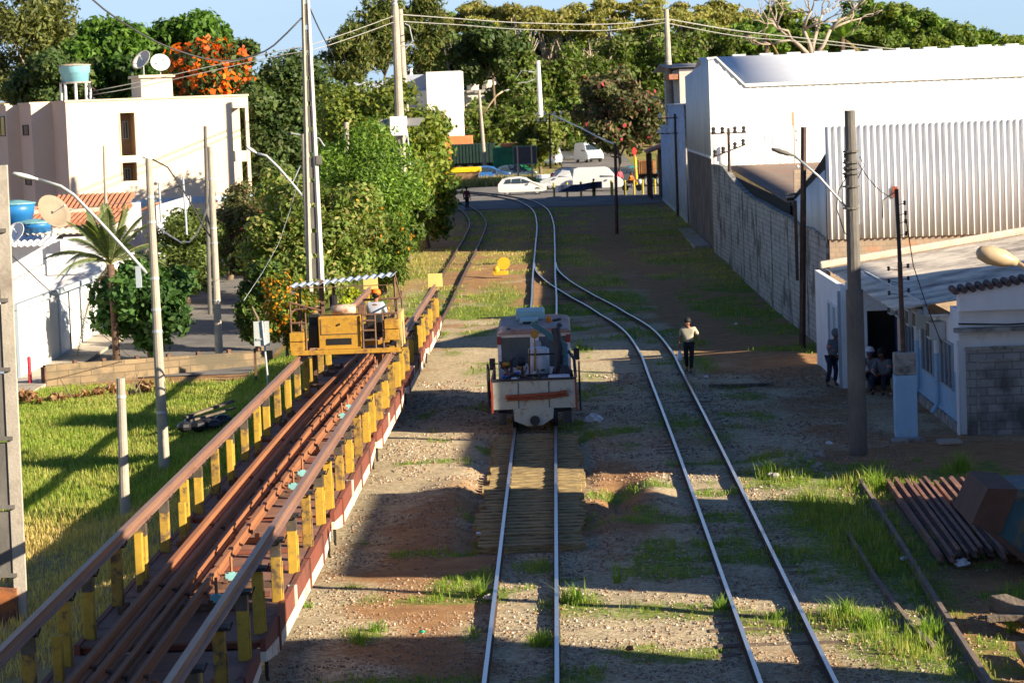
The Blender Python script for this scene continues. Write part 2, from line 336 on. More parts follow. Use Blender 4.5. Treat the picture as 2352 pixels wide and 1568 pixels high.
def CUT(ch, w=.5):
    ad = n.nodes.new('ShaderNodeMath'); ad.operation = 'ADD'; ln(ch, ad.inputs[0])
    sb = n.nodes.new('ShaderNodeMath'); sb.operation = 'SUBTRACT'; ln(edge.outputs['Fac'], sb.inputs[0]); sb.inputs[1].default_value = .5; 
    ml = n.nodes.new('ShaderNodeMath'); ml.operation = 'MULTIPLY'; ln(sb.outputs[0], ml.inputs[0]); ml.inputs[1].default_value = 1.6; ln(ml.outputs[0], ad.inputs[1])
    mr = n.nodes.new('ShaderNodeMapRange'); mr.inputs['From Min'].default_value = w - .13; mr.inputs['From Max'].default_value = w + .2; ln(ad.outputs[0], mr.inputs['Value']); return mr.outputs[0]
c = MIX(CUT(S.outputs[1], .5), grav, soil)
c = MIX(CUT(S.outputs[0], .38), c, MIX(CUT(S.outputs[2], .55), gras, dryg))
ln(c, b.inputs['Base Color'])
bp = n.nodes.new('ShaderNodeBump'); bp.inputs['Strength'].default_value = .6; bp.inputs['Distance'].default_value = .035
ad = n.nodes.new('ShaderNodeMath'); ad.operation = 'ADD'; ln(NZ(14, 8, .7).outputs['Fac'], ad.inputs[0]); ln(sv.outputs[1], ad.inputs[1]); ln(ad.outputs[0], bp.inputs['Height']); ln(bp.outputs[0], b.inputs['Normal'])
ground = npmesh('ground', np.stack([GX, GY, GZ], -1).reshape(-1, 3), fc, gm, tint=tint, smooth=True); tag(ground, kind='structure')
# ------------------------------------------------------------------ loose stones and grass blades
def in_view(X, Y, m=1.0):
    hw = Y * 1176 / F + m; return (X > -hw) & (X < hw + .0 * Y)
def stones():
    N = 85000
    Y = 36 + (rng.random(N) ** 1.6) * 46; X = rng.uniform(-4.6, 8.0, N)
    k = in_view(X, Y) & (rng.random(N) > m_grass(X, Y) * .8) & (rng.random(N) > .35 * m_soil(X, Y)) & (fbm(X, Y, .9, 5) > .40) & ~((Y > 49.6) & (Y < 67.6) & (abs(X + .81) < 1.15))
    X = X[k]; Y = Y[k]; M = len(X); Z = zs(X, Y)
    base = np.array([[1, 0, 0], [-1, 0, 0], [0, 1, 0], [0, -1, 0], [0, 0, 1], [0, 0, -1]], float)
    sz = (.010 + .024 * rng.random(M) ** 2.6) * (1 + (Y - 36) / 90)
    V = base[None] * (sz[:, None, None]) * rng.uniform(.55, 1.35, (M, 6, 3)); V += rng.normal(0, .22, (M, 6, 3)) * sz[:, None, None]
    a = rng.uniform(0, 6.28, M); ca, sa = np.cos(a)[:, None], np.sin(a)[:, None]
    V = np.stack([V[..., 0] * ca - V[..., 1] * sa, V[..., 0] * sa + V[..., 1] * ca, V[..., 2] * .8], -1) + np.stack([X, Y, Z + sz * .25], -1)[:, None]
    f = np.array([[0, 2, 4], [2, 1, 4], [1, 3, 4], [3, 0, 4], [2, 0, 5], [1, 2, 5], [3, 1, 5], [0, 3, 5]])
    F_ = (f[None] + (np.arange(M) * 6)[:, None, None]).reshape(-1, 3)
    pal = 1.0 * np.array([[.40, .34, .27], [.28, .235, .19], [.17, .15, .13], [.52, .46, .38], [.33, .19, .11], [.40, .29, .19]])
    cc = pal[rng.integers(0, 6, M)] * rng.uniform(.75, 1.2, (M, 1)); red = m_soil(X, Y)[:, None] * .55
    cc = cc * (1 - red) + np.array([.30, .165, .09]) * red
    m = bpy.data.materials.new('stone'); m.use_nodes = True; nn = m.node_tree; bb = nn.nodes['Principled BSDF']; q = nn.nodes.new('ShaderNodeAttribute'); q.attribute_name = 'tint'
    nn.links.new(q.outputs['Color'], bb.inputs['Base Color']); bb.inputs['Roughness'].default_value = .9
    o = npmesh('gravel', V.reshape(-1, 3), F_, m, tint=np.repeat(cc, 6, 0)); tag(o, 'loose grey and reddish ballast stones scattered between the tracks', 'gravel', kind='stuff')
stones()
LEAF = leaf_mat('leaf', .28); GRASSM = leaf_mat('grass_blade', .35)
def blades(name, X, Y, hgt, wid, col, lean=.35, nb=5, spread=.05):
    M = len(X); X = np.repeat(X, nb) + rng.normal(0, 1, M * nb) * spread; Y = np.repeat(Y, nb) + rng.normal(0, 1, M * nb) * spread
    hh = np.repeat(hgt, nb) * rng.uniform(.45, 1.25, M * nb); ww = wid * rng.uniform(.6, 1.3, M * nb)
    a = rng.uniform(0, 6.28, M * nb); ln_ = hh * lean * rng.uniform(.1, 1.6, M * nb); Z = zs(X, Y) - .01
    dx, dy = np.cos(a), np.sin(a); px, py = -dy, dx
    P = np.stack([X, Y, Z], -1); W = np.stack([px, py, 0 * px], -1) * ww[:, None]
    mid = P + np.stack([dx * ln_ * .35, dy * ln_ * .35, hh * .6], -1); tip = P + np.stack([dx * ln_, dy * ln_, hh], -1)
    V = np.stack([P - W * .5, P + W * .5, mid + W * .42, mid - W * .42, tip], 1)
    k = np.arange(len(X))[:, None] * 5
    tri = np.concatenate([k + [0, 1, 2], k + [0, 2, 3], k + [3, 2, 4]], 0)
    cc = np.repeat(col, nb, 0) * rng.uniform(.7, 1.3, (M * nb, 1)); cc = np.repeat(cc, 5, 0)
    return V.reshape(-1, 3), tri, cc
def scatter(N, x0, x1, y0, y1, thr=.3):
    X = rng.uniform(x0, x1, N); Y = rng.uniform(y0, y1, N)
    g = m_grass(X, Y); k = (rng.random(N) < (g - thr) / (1 - thr) * 1.2) & in_view(X, Y, 1.5)
    return X[k], Y[k]
def gcol(X, Y, green=(.17, .29, .03), dry=(.48, .38, .14), kd=1.0):
    d = np.clip(m_dry(X, Y) * kd + rng.normal(0, .22, len(X)), 0, 1)[:, None]
    return np.array(green) * (1 - d) + np.array(dry) * d
V1 = []; T1 = []; C1 = []
def put(v, t, c):
    T1.append(t + sum(len(q) for q in V1)); V1.append(v); C1.append(c)
X, Y = scatter(60000, -21, -7.4, 41, 99, .1); put(*blades('g', X, Y, .07 + .20 * fbm(X, Y, 2.2, 77), .02, gcol(X, Y, (.22, .31, .045), (.58, .44, .18)), nb=4, spread=.07))
X, Y = scatter(26000, -4.6, 9.0, 36, 72, .3); put(*blades('g', X, Y, .05 + .15 * fbm(X, Y, 1.1, 78), .012, gcol(X, Y, kd=.9), nb=6, spread=.05))
X, Y = scatter(30000, -9, 9, 72, 190, .3); put(*blades('g', X, Y, .06 + .16 * fbm(X, Y, 2, 79), .03, gcol(X, Y, (.18, .26, .035), (.48, .38, .15)), nb=4, spread=.12))
X, Y = scatter(6500, 3.5, 8.8, 36, 64, .5); put(*blades('g', X, Y, .12 + .25 * fbm(X, Y, 1.1, 80), .014, gcol(X, Y, (.20, .27, .05), kd=1.2), nb=5, spread=.05))
og = npmesh('grass', np.concatenate(V1), np.concatenate(T1), GRASSM, tint=np.concatenate(C1)); tag(og, 'green and straw coloured grass over the embankment and between the tracks', 'grass', kind='stuff')
# distinct tufts seen in the photograph
def tuft(px, py, h, r, nb=60, label='', green=(.17, .30, .04), dry=(.36, .36, .10), wid=.016):
    p = gp(px, py, -.1); n0 = max(4, nb // 6)
    X = p.x + rng.normal(0, r * .45, n0); Y = p.y + rng.normal(0, r * .45, n0)
    v, t, c = blades('t', X, Y, np.full(n0, h), wid, gcol(X, Y, green, dry, .4), lean=.8, nb=6, spread=.03)
    o = npmesh('grass_tuft', v, t, GRASSM, tint=c); return tag(o, label, 'grass tuft', 'grass tufts growing between the tracks')
for q in [(1106, 1362, .30, .16, 90, 'spiky bright grass tuft left of the centre track just past the sleepers'), (1318, 1378, .32, .22, 110, 'sunlit grass tuft just right of the centre track, at the shadow edge'),
          (1247, 1478, .26, .16, 90, 'dense green tuft between the two rails of the centre track near the front'), (828, 1478, .2, .14, 70, 'lower of two small tufts on the gravel beside the wagons'),
          (868, 1448, .2, .14, 60, 'upper of two small tufts on the gravel beside the wagons'), (1656, 1395, .24, .1, 50, 'small tuft against the left rail of the right hand track'),
          (1330, 800, .35, .2, 60, 'tall pale tuft beside the rear of the motor trolley'), (1935, 1410, .3, .3, 120, 'bright tuft at the shadow edge right of the right hand track'),
          (2012, 1440, .34, .35, 150, 'broad leafy tuft between the right hand track and the old rail'), (2120, 1450, .3, .3, 110, 'tuft hiding the near part of the old rail'), (2322, 1448, .34, .12, 60, 'lone tuft in front of the timber scrap'),
          (2010, 1120, .42, .3, 130, 'sunlit tuft at the far end of the old rail'), (2205, 1085, .5, .3, 140, 'tall green tuft behind the stack of rusty rails'), (2262, 1118, .32, .2, 80, 'small sunlit tuft beside the far end of the rail stack'),
          (1768, 1092, .4, .25, 90, 'tuft beside the right hand track at the first sunny strip'), (1420, 1335, .4, .05, 14, 'single tall dry stalk with a few blades in the gravel'), (706, 1392, .14, .1, 40, 'tiny tuft in gravel close to the wagon side')]:
    tuft(*q[:5], label=q[5])
# ------------------------------------------------------------------ tracks
def catmull(P, step=.8):
    P = [np.array(p, float) for p in P]; P = [2 * P[0] - P[1]] + P + [2 * P[-1] - P[-2]]; out = []
    for i in range(1, len(P) - 2):
        L_ = np.linalg.norm(P[i + 1] - P[i]); n_ = max(2, int(L_ / step))
        for t in np.arange(n_) / n_:
            out.append(.5 * ((2 * P[i]) + (-P[i - 1] + P[i + 1]) * t + (2 * P[i - 1] - 5 * P[i] + 4 * P[i + 1] - P[i + 2]) * t * t + (-P[i - 1] + 3 * P[i] - 3 * P[i + 1] + P[i + 2]) * t ** 3))
    out.append(P[-2]); return np.array(out)
RP = [(-.055, -.13), (.055, -.13), (.055, -.115), (.012, -.10), (.012, -.04), (.034, -.03), (.034, 0), (-.034, 0), (-.034, -.03), (-.012, -.04), (-.012, -.10), (-.055, -.115)]
def rail_mb(pts, off=0.0, zf=zrail, sc_=1.0, prof=RP, dz=.01):
    m = MB(); n_ = len(prof); d = np.gradient(pts, axis=0); d /= np.linalg.norm(d, axis=1)[:, None]; nn_ = np.stack([d[:, 1], -d[:, 0]], -1)
    for i, (p, q) in enumerate(zip(pts, nn_)):
        z = float(zf(p[1])) + dz
        for a, b_ in prof: m.v.append((p[0] + q[0] * (off + a * sc_), p[1] + q[1] * (off + a * sc_), z + b_ * sc_))
    for i in range(len(pts) - 1):
        for j in range(n_): m.f.append((i * n_ + j, i * n_ + (j + 1) % n_, (i + 1) * n_ + (j + 1) % n_, (i + 1) * n_ + j))
    m.f.append(tuple(reversed(range(n_)))); m.f.append(tuple((len(pts) - 1) * n_ + j for j in range(n_)))
    return m
RAIL = mat('rail_steel', (.55, .60, .68), .30, .08, 3, metal=.85, col2=(.35, .27, .23), mixs=1.2, mixp=.70, mixw=.1)
RSIDE = mat('rail_side_rust', (.075, .05, .038), .9, .3, 4)
RAILR = mat('rail_brown', (.26, .19, .15), .5, .2, 3, metal=.4, col2=(.2, .10, .055), mixs=2, mixp=.5, mixw=.2)
SLEEP = mat('old_sleeper', (.17, .125, .09), .95, .35, 3, col2=(.22, .17, .12), mixs=3, mixp=.58, bump=.5, stretch=(1, 6, 6))
NEWSL = mat('new_sleeper', (.42, .31, .14), .85, .3, 5, col2=(.13, .09, .05), mixs=3.5, mixp=.53, mixw=.1, bump=.4, stretch=(1, 7, 7))
def track(label, pts, y_end_sl, step=.62, mt=RAIL, g=.533, skip=None, first=24):
    t = thing('railway_track', label, 'railway track', (0, 0, 0))
    for o_ in (rail_mb(pts, -g), rail_mb(pts, g)):
        r_ = o_.build('rail', mt, t); r_.data.materials.append(RSIDE); npf = len(RP)
        for i_, pl_ in enumerate(r_.data.polygons): pl_.material_index = 0 if i_ % npf == 6 else 1
    seg = np.concatenate([[0], np.cumsum(np.linalg.norm(np.diff(pts, axis=0), axis=1))]); s = 0; k = 0; rest = MB()
    while s < seg[-1] and k < 260:
        i = min(np.searchsorted(seg, s), len(pts) - 2); p = pts[i] + (pts[i + 1] - pts[i]) * 0; d = (pts[i + 1] - pts[i]); d /= np.linalg.norm(d)
        x = np.interp(s, seg, pts[:, 0]); y = np.interp(s, seg, pts[:, 1]); s += step * random.uniform(.93, 1.07)
        if y > y_end_sl: break
        if skip and skip[0] < y < skip[1]: continue
        if y < first: continue
        L_ = random.uniform(.92, 1.02); zt = float(zrail(y)) - .135 + random.uniform(-.035, .008)
        m = MB() if k < 96 else rest
        a = Vector((x - d[1] * L_, y + d[0] * L_, zt - .07)); c_ = Vector((x + d[1] * L_, y - d[0] * L_, zt - .07)); m.beam(a, c_, .22, .14)
        if k < 96: m.build('sleeper', SLEEP, t)
        k += 1
    if rest.v: tag(rest.build('sleepers', SLEEP, t), kind='stuff')
    return t
cen = catmull([(-.81, 5), (-.81, 40), (-.82, 60), (-.81, 90), (-.77, 111), (-.81, 122), (-.83, 145), (-.9, 166), (-1.3, 187), (-2.2, 202), (-3.3, 212), (-5.5, 224), (-9, 236), (-15, 250)])
rt = catmull([(3.19, 5), (3.18, 40), (3.17, 62), (3.11, 80), (3.07, 88), (2.72, 97), (1.80, 106), (.75, 113.5), (-.12, 120), (-.66, 126), (-.80, 131)])
tl = catmull([(-5.64, 5), (-5.62, 40), (-5.56, 70), (-5.5, 95), (-5.36, 107), (-5.24, 124), (-5.14, 137), (-5.12, 155), (-5.3, 170), (-5.95, 183), (-6.7, 193), (-8.2, 206), (-11, 220), (-15, 232)])
ct = track('straight centre railway track running under the motor trolley to the level crossing', cen, 192, skip=(49.7, 67.5))
track('right hand curved track that joins the centre track at the switch', rt, 121)
track('left hand track carrying the flat wagons, bending left at the crossing', tl, 184, mt=RAILR, first=92)
for i, y in enumerate(np.arange(50.1, 67.2, .44)):
    s_ = MB(); h_ = random.uniform(-.02, .02); s_.box(-1.86 + random.uniform(-.13, .10), .26 + random.uniform(-.10, .13), y + random.uniform(-.03, .03), y + .24, -.26, -.10 + h_ * .5)
    s_.build('new_sleeper', NEWSL, ct, bevel=.012)
# switch stand with a yellow disc
YEL = mat('yellow_paint', (.62, .37, .02), .5, .15, 4, col2=(.3, .15, .05), mixs=5, mixp=.68, mixw=.06)
p = gp(1155, 628, .45); t = thing('switch_stand', 'yellow disc signal on a switch stand between the left and centre tracks', 'switch stand', (p.x, p.y, .38))
MB().lathe([(.30, -.02), (.30, .02)], (.06, 0, .55), 20, 'y').build('target_disc', YEL, t)
MB().tube([(.06, .05, 0), (.06, .05, .6)], .035).build('stem', YEL, t); MB().box(-.45, .25, -.12, .12, 0, .2).lathe([(.14, 0), (.16, .2), (.05, .34)], (-.3, 0, .1), 10).build('base', YEL, t, bevel=.02)
# ------------------------------------------------------------------ roads
ASPH = mat('asphalt', (.15, .145, .14), .9, .22, .7, col2=(.26, .23, .2), mixs=.35, mixp=.6, mixw=.2, bump=.2, spec=.25)
CONC = mat('concrete_paving', (.42, .37, .30), .9, .2, 1.2, col2=(.25, .2, .15), mixs=.9, mixp=.62, mixw=.15, bump=.2)
def sheet(name, xs_, ys_, m, dz, fz=None):
    xx, yy = np.meshgrid(xs_, ys_); zz = (zland(xx, yy) if fz is None else fz(xx, yy)) + dz
    nr_, nc_ = xx.shape; ii = np.arange(nr_ * nc_).reshape(nr_, nc_); f_ = np.stack([ii[:-1, :-1], ii[:-1, 1:], ii[1:, 1:], ii[1:, :-1]], -1).reshape(-1, 4)
    o = npmesh(name, np.stack([xx, yy, zz], -1).reshape(-1, 3), f_, m, smooth=True); tag(o, kind='structure'); return o
sheet('crossing_road', np.arange(-40, 60, 1.), np.concatenate([np.arange(195, 251, 1.)]), ASPH, .035)
sheet('street', np.concatenate([np.arange(-19.0, -11.3, .35), [-11.4]]), np.arange(95.5, 195, 1.), ASPH, .03)
sheet('side_street', np.arange(.5, 8.5, .5), np.arange(250.2, 330, 2.), ASPH, .04)
sw = MB(); ys_ = np.arange(88, 150, 2.)
for y0, y1 in zip(ys_[:-1], ys_[1:]):
    z0, z1 = zg(-20, y0) + .14, zg(-20, y1) + .14
    sw.add([(-21, y0, z0), (-18.7, y0, z0), (-18.7, y1, z1), (-21, y1, z1), (-18.7, y0, z0 - .2), (-18.7, y1, z1 - .2)], [(0, 1, 2, 3), (1, 4, 5, 2)])
tag(sw.build('pavement', CONC), kind='structure')
sw = MB()
for i in range(12):
    a = i * 1.2; sw.box(7.1, 7.95, 138 + i * 1.7, 138 + (i + 1) * 1.7 - .02, .3, .70)
tag(sw.build('concrete_strip', CONC), kind='structure')
# ------------------------------------------------------------------ buildings, right side
WHITE = mat('white_sheet', (.80, .80, .78), .5, .05, 1.5, col2=(.62, .60, .54), mixs=.6, mixp=.68, mixw=.15)
WHITEC = mat('white_corrugated', (.80, .81, .83), .45, .05, 1.5, col2=(.58, .56, .50), mixs=.9, mixp=.66, mixw=.12, stretch=(1, 1, .3))
SHEETB = mat('blue_grey_sheet', (.62, .72, .80), .55, .08, 1.2, col2=(.36, .42, .48), mixs=.8, mixp=.6, mixw=.2, stretch=(1, 1, .3))
BLUEP = mat('faded_blue_paint', (.50, .62, .80), .7, .12, 1.6, col2=(.30, .32, .34), mixs=1.2, mixp=.58, mixw=.15)
ROOFM = mat('metal_roof', (.70, .73, .79), .85, .05, .8)
FIBRE = mat('fibre_cement', (.76, .67, .55), .9, .22, .8, col2=(.17, .145, .13), mixs=.7, mixp=.57, mixw=.12, bump=.25)
PLAST = mat('white_plaster', (.80, .82, .84), .85, .08, 1.2, col2=(.42, .40, .34), mixs=1.1, mixp=.68, mixw=.1, bump=.1)
LBLUE = mat('pale_blue_plaster', (.32, .54, .74), .85, .1, 1.2, col2=(.36, .38, .36), mixs=1.2, mixp=.66, mixw=.1, bump=.1)
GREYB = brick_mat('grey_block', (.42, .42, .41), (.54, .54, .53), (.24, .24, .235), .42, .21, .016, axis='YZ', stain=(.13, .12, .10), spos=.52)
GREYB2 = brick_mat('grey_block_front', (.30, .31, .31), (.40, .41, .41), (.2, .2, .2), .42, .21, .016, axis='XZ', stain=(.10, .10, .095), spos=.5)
BRICK = brick_mat('clay_brick', (.46, .34, .24), (.40, .31, .23), (.33, .28, .22), .24, .16, .012, axis='XZ', stain=(.52, .24, .12), spos=.62)
TILE = mat('clay_tile', (.42, .17, .09), .85, .25, 5, col2=(.20, .13, .10), mixs=2, mixp=.58, mixw=.1)
TILED = mat('dark_tile', (.12, .075, .065), .85, .3, 6)
GLASS = mat('dark_glass', (.05, .06, .07), .12, .2, 2, spec=.8)
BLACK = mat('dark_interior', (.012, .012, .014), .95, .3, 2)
DARK = mat('dark_metal', (.045, .042, .04), .6, .3, 5, metal=.4)
RUSTY = mat('rusty_iron', (.17, .085, .05), .85, .3, 6, col2=(.08, .05, .04), mixs=4, mixp=.5)
PVC = mat('grey_pipe', (.36, .42, .48), .5, .06, 3)
MOSS = mat('mossy_concrete', (.36, .35, .32), .95, .25, 2, col2=(.08, .08, .07), mixs=2.2, mixp=.55, mixw=.1, bump=.4)
MORT = mat('mortar_cap', (.66, .58, .47), .95, .2, 4, bump=.8)
def corr(name, p0, p1, z0, z1, m, parent=None, pitch=.21, amp=.035, trap=False, ztop=None, label=None, horiz=None):
    """corrugated sheet standing from p0 to p1 (x,y); thin but closed by a backing offset"""
    p0 = np.array(p0, float); p1 = np.array(p1, float); L_ = np.linalg.norm(p1 - p0); d = (p1 - p0) / L_; nn_ = np.array([d[1], -d[0]])
    k = max(2, int(L_ / pitch)); ss = []; oo = []
    for i in range(k):
        if trap: pr = [(0, 0), (.30, 0), (.40, 1), (.72, 1), (.82, 0)]
        else: pr = [(j / 6, .5 - .5 * math.cos(2 * math.pi * j / 6)) for j in range(6)]
        for a, b_ in pr: ss.append((i + a) * pitch); oo.append(b_ * amp)
    ss.append(L_); oo.append(0); ss = np.minimum(ss, L_); oo = np.array(oo)
    P = p0[None] + d[None] * ss[:, None] + nn_[None] * oo[:, None]; B = p0[None] + d[None] * ss[:, None] - nn_[None] * .02
    n_ = len(ss); zt = np.full(n_, z1) if ztop is None else np.interp(ss, [q[0] for q in ztop], [q[1] for q in ztop])
    zb = np.full(n_, z0) if horiz is None else np.interp(ss, [q[0] for q in horiz], [q[1] for q in horiz])
    V = np.concatenate([np.c_[P, zb], np.c_[P, zt], np.c_[B, zb], np.c_[B, zt]]); i = np.arange(n_ - 1)
    f = np.concatenate([np.c_[i, i + 1, n_ + i + 1, n_ + i], np.c_[2 * n_ + i + 1, 2 * n_ + i, 3 * n_ + i, 3 * n_ + i + 1], np.c_[n_ + i, n_ + i + 1, 3 * n_ + i + 1, 3 * n_ + i], np.c_[2 * n_ + i, 2 * n_ + i + 1, i + 1, i]])
    o = npmesh(name, V, f, m, parent)
    if label: o['label'] = label
    return o
def corr_roof(name, x0, x1, y0, y1, zf, m, parent=None, pitch=.25, amp=.04, along='x', th=.03):
    """sheet over x0..x1,y0..y1 with height zf(x,y); waves run along the given axis"""
    if along == 'x': ys2 = np.arange(y0, y1, pitch / 5); xs2 = np.linspace(x0, x1, 7)
    else: xs2 = np.arange(x0, x1, pitch / 5); ys2 = np.linspace(y0, y1, 7)
    xx, yy = np.meshgrid(xs2, ys2); t = yy if along == 'x' else xx; zz = zf(xx, yy) + amp * .5 * np.sin(t * 2 * np.pi / pitch)
    nr_, nc_ = xx.shape; ii = np.arange(nr_ * nc_).reshape(nr_, nc_); f_ = np.stack([ii[:-1, :-1], ii[:-1, 1:], ii[1:, 1:], ii[1:, :-1]], -1).reshape(-1, 4)
    V = np.stack([xx, yy, zz], -1).reshape(-1, 3)
    o = npmesh(name, V, f_, m, parent, smooth=True); md = o.modifiers.new('thickness', 'SOLIDIFY'); md.thickness = th; return o
def window(parent, x0, x1, z0, z1, y, axis='y', sgn=-1, fm=None, mull=1, pane=None, name='window', depth=.06):
    """framed window on a wall plane; axis y: wall faces -y at y ; axis x: wall faces -x at x=y"""
    fm = fm or PVC; m = MB(); e = depth
    def bx(a0, a1, b0, b1, d0, d1, mm):
        if axis == 'y': mm.box(a0, a1, y + sgn * d1, y + sgn * d0, b0, b1)
        else: mm.box(y + sgn * d1, y + sgn * d0, a0, a1, b0, b1)
    t = .05
    bx(x0, x1, z0, z0 + t, 0, e, m); bx(x0, x1, z1 - t, z1, 0, e, m); bx(x0, x0 + t, z0 + t, z1 - t, 0, e, m); bx(x1 - t, x1, z0 + t, z1 - t, 0, e, m)
    for i in range(1, mull + 1):
        c_ = x0 + (x1 - x0) * i / (mull + 1); bx(c_ - .02, c_ + .02, z0 + t, z1 - t, .002, e * .8, m)
    o = m.build(name, fm, parent); g = MB(); bx(x0 + t, x1 - t, z0 + t, z1 - t, .004, e * .35, g); g.build('pane', pane or GLASS, o); return o
# --- warehouse
t = thing('warehouse', 'huge white sheet metal warehouse with sloping grey roof behind the block wall', 'warehouse', (8, 136, .5))
def T_(m, ox, oy, oz=.5): return m.move(Matrix.Translation((-ox, -oy, -oz)))
o = corr('front_wall', (0, 0), (34, 0), -.6, 8.45, WHITE, t, .38, .022, True, ztop=[(0, 9.9), (.42, 9.9), (1.85, 8.45), (34, 8.45)])
b_ = MB().prism([(-.02, 9.9), (.42, 9.98), (.42, 10.06), (-.1, 10.02)], -.1, .1).prism([(.42, 9.94), (1.87, 8.47), (1.87, 8.6), (.42, 10.06)], -.1, .1).prism([(1.87, 8.44), (34.1, 8.44), (34.1, 8.62), (1.87, 8.62)], -.1, .14)
b_.build('parapet_trim', WHITE, t)
o = corr('side_wall', (-.02, 24), (-.02, 0), 4.9, 9.9, SHEETB, t, .5, .03, True, ztop=[(0, 9.3), (24, 9.9)])
MB().box(0, .15, .05, 24, -.6, 4.9).build('side_base_wall', mat('stained_render', (.19, .165, .145), .95, .2, 1, col2=(.10, .09, .08), mixs=.6, mixp=.5, bump=.2), t)
MB().box(-.06, -.02, 0, 24, 4.82, 4.95).build('flashing', SHEETB, t)
o = corr_roof('roof', .3, 34, .15, 14, lambda x, y: 8.5 + y * .125, ROOFM, t, .9, .10, 'x')
o.data.transform(Matrix.Identity(4))
corr_roof('rear_roof', .3, 34, 14, 28, lambda x, y: 10.25 - (y - 14) * .1, ROOFM, t, .9, .1, 'x')
MB().box(.1, 34, 23.8, 24, -.6, 9.2).box(33.8, 34, .2, 23.8, -.6, 8.4).build('rear_wall', WHITE, t)
for i in range(20): MB().box(2.2 + i * 1.55, 2.95 + i * 1.55, 13.7, 14.3, 10.27, 10.36).build('ridge_cap', WHITE, t)
MB().tube([(1, -.3, 4.2), (12, -.3, 4.35)], .18, 8).build('gutter', WHITE, t)
# --- second hall and blue shed beyond
t = thing('hall', 'low pitched grey roofed hall rising behind the white warehouse', 'hall', (8.2, 176, .9))
o = corr_roof('roof', -.6, 20, 0, 26, lambda x, y: 9.7 + np.minimum(y, 26 - y) * .03 - np.maximum(x - 15, 0) * .12, mat('dull_roof', (.40, .38, .37), .7, .1, .6), t, .8, .06, 'x')
MB().box(.2, 19, .3, 25, -.5, 9.55).build('wall', mat('hall_wall', (.5, .45, .4), .8, .1, 1), t); MB().box(-.5, .1, .05, 8, 8.9, 9.25).build('roof_edge', TILE, t)
t = thing('corrugated_shed', 'blue painted corrugated shed in shade beyond the white warehouse', 'shed', (8.0, 163, .9))
corr('side_wall', (0, 37), (0, 0), -.6, 7.2, BLUEP, t, .8, .05, True, ztop=[(0, 5.6), (14, 5.6), (14.1, 7.2), (37, 7.2)])
MB().box(.1, 7, -.0, .15, -.6, 7.2).box(.1, 7, 36.8, 37, -.6, 5.6).box(6.9, 7, .2, 36.7, -.6, 6).build('walls', BLUEP, t); MB().box(-.1, 7.1, .0, 23, 7.2, 7.28).box(-.1, 7.1, 23.02, 37.1, 5.6, 5.68).build('roof', ROOFM, t)
window(t, 7, 9, 3.9, 5.0, 0, 'x', fm=BLUEP); window(t, 11, 12.5, 3.7, 4.6, 0, 'x', fm=BLUEP)
t = thing('open_shed', 'dark open fronted shed with a red tiled roof beside the crossing', 'shed', (7.9, 202, 1))
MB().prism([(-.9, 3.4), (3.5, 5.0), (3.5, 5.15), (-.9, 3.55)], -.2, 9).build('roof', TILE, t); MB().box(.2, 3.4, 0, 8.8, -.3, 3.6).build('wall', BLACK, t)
for y in (0, 4.2, 8.4): MB().box(-.75, -.6, y, y + .15, -.3, 3.45).build('post', RUSTY, t)
# --- corrugated wall building near
t = thing('corrugated_building', 'white corrugated steel wall standing on clay bricks above the low roof', 'building', (8.8, 86, 0))
corr('front_cladding', (0, 0), (14, 0), 3.63, 7.34, WHITEC, t, .212, .075, True)
MB().box(.06, 14, .03, .2, -.2, 3.7).build('brick_wall', BRICK, t)
o = corr('side_cladding', (-.03, 11.6), (-.03, 0), 3.5, 6, SHEETB, t, .5, .03, True, ztop=[(0, 4.48), (11.6, 5.92)]); 
MB().prism([(0.02, 5.9), (11.6, 4.45), (11.6, 4.7), (5, 5.6), (0.02, 6.45)], -.0, .08, 'x').build('gable_gap_shade', BLACK, t)  # near-black sheet; the shadow in the gable opening is put into its colour
MB().box(-.3, 1.9, 11.5, 12.3, 4.5, 4.62).box(-.4, .3, 10.5, 11.4, 4.75, 4.8).build('old_eave', DARK, t)
corr_roof('roof', 0, 14, .3, 13, lambda x, y: 6.35 - .14 * y, ROOFM, t, .4, .05, 'y')
MB().box(.1, 14, 12.8, 13, 0, 5.6).build('rear_wall', BRICK, t)
MB().box(1.0, 1.06, -.12, -.06, 4.1, 4.75).build('drain_pipe', PVC, t); MB().box(2.15, 2.3, -.14, -.1, 4.95, 5.3).build('reflector', mat('red_brown_plate', (.3, .06, .02), .5), t)
# --- shed with the grey roof behind the wall
t = thing('grey_roof_shed', 'shed with flat brownish grey roof behind the long block wall', 'shed', (8.6, 100, 0))
corr_roof('roof', .15, 9, 0, 35.5, lambda x, y: 4.35 + y * .016, mat('weathered_roof', (.24, .20, .175), .9, .2, 1.2, col2=(.33, .17, .10), mixs=.7, mixp=.6, mixw=.2), t, .35, .04, 'x')
sb_ = MB(); sb_.v = [(.22, 0, 3.3), (-.38, 35.5, 4.3), (-.38, 35.5, 4.86), (.22, 0, 4.3), (.28, 0, 3.3), (-.32, 35.5, 4.3), (-.32, 35.5, 4.86), (.28, 0, 4.3)]; sb_.f = [(0, 1, 2, 3), (7, 6, 5, 4), (0, 4, 5, 1), (1, 5, 6, 2), (2, 6, 7, 3), (3, 7, 4, 0)]; sb_.build('gap_shade_sheet', BLACK, t)  # near-black sheet added in the open gap under the roof, coloured as its shade
MB().box(.2, 9, 0, .06, 4.2, 4.3).build('green_beam', mat('green_beam', (.12, .30, .2), .6, .2, 3), t)
for i in range(14): MB().box(.3 + i * .28, .36 + i * .28, -.1 - .0, -.04, 3.0, 4.25).build('rusty_bar', RUSTY, t)
MB().box(.2, 9, 2.5, 2.6, -.2, 4.3).build('wall', BLACK, t)
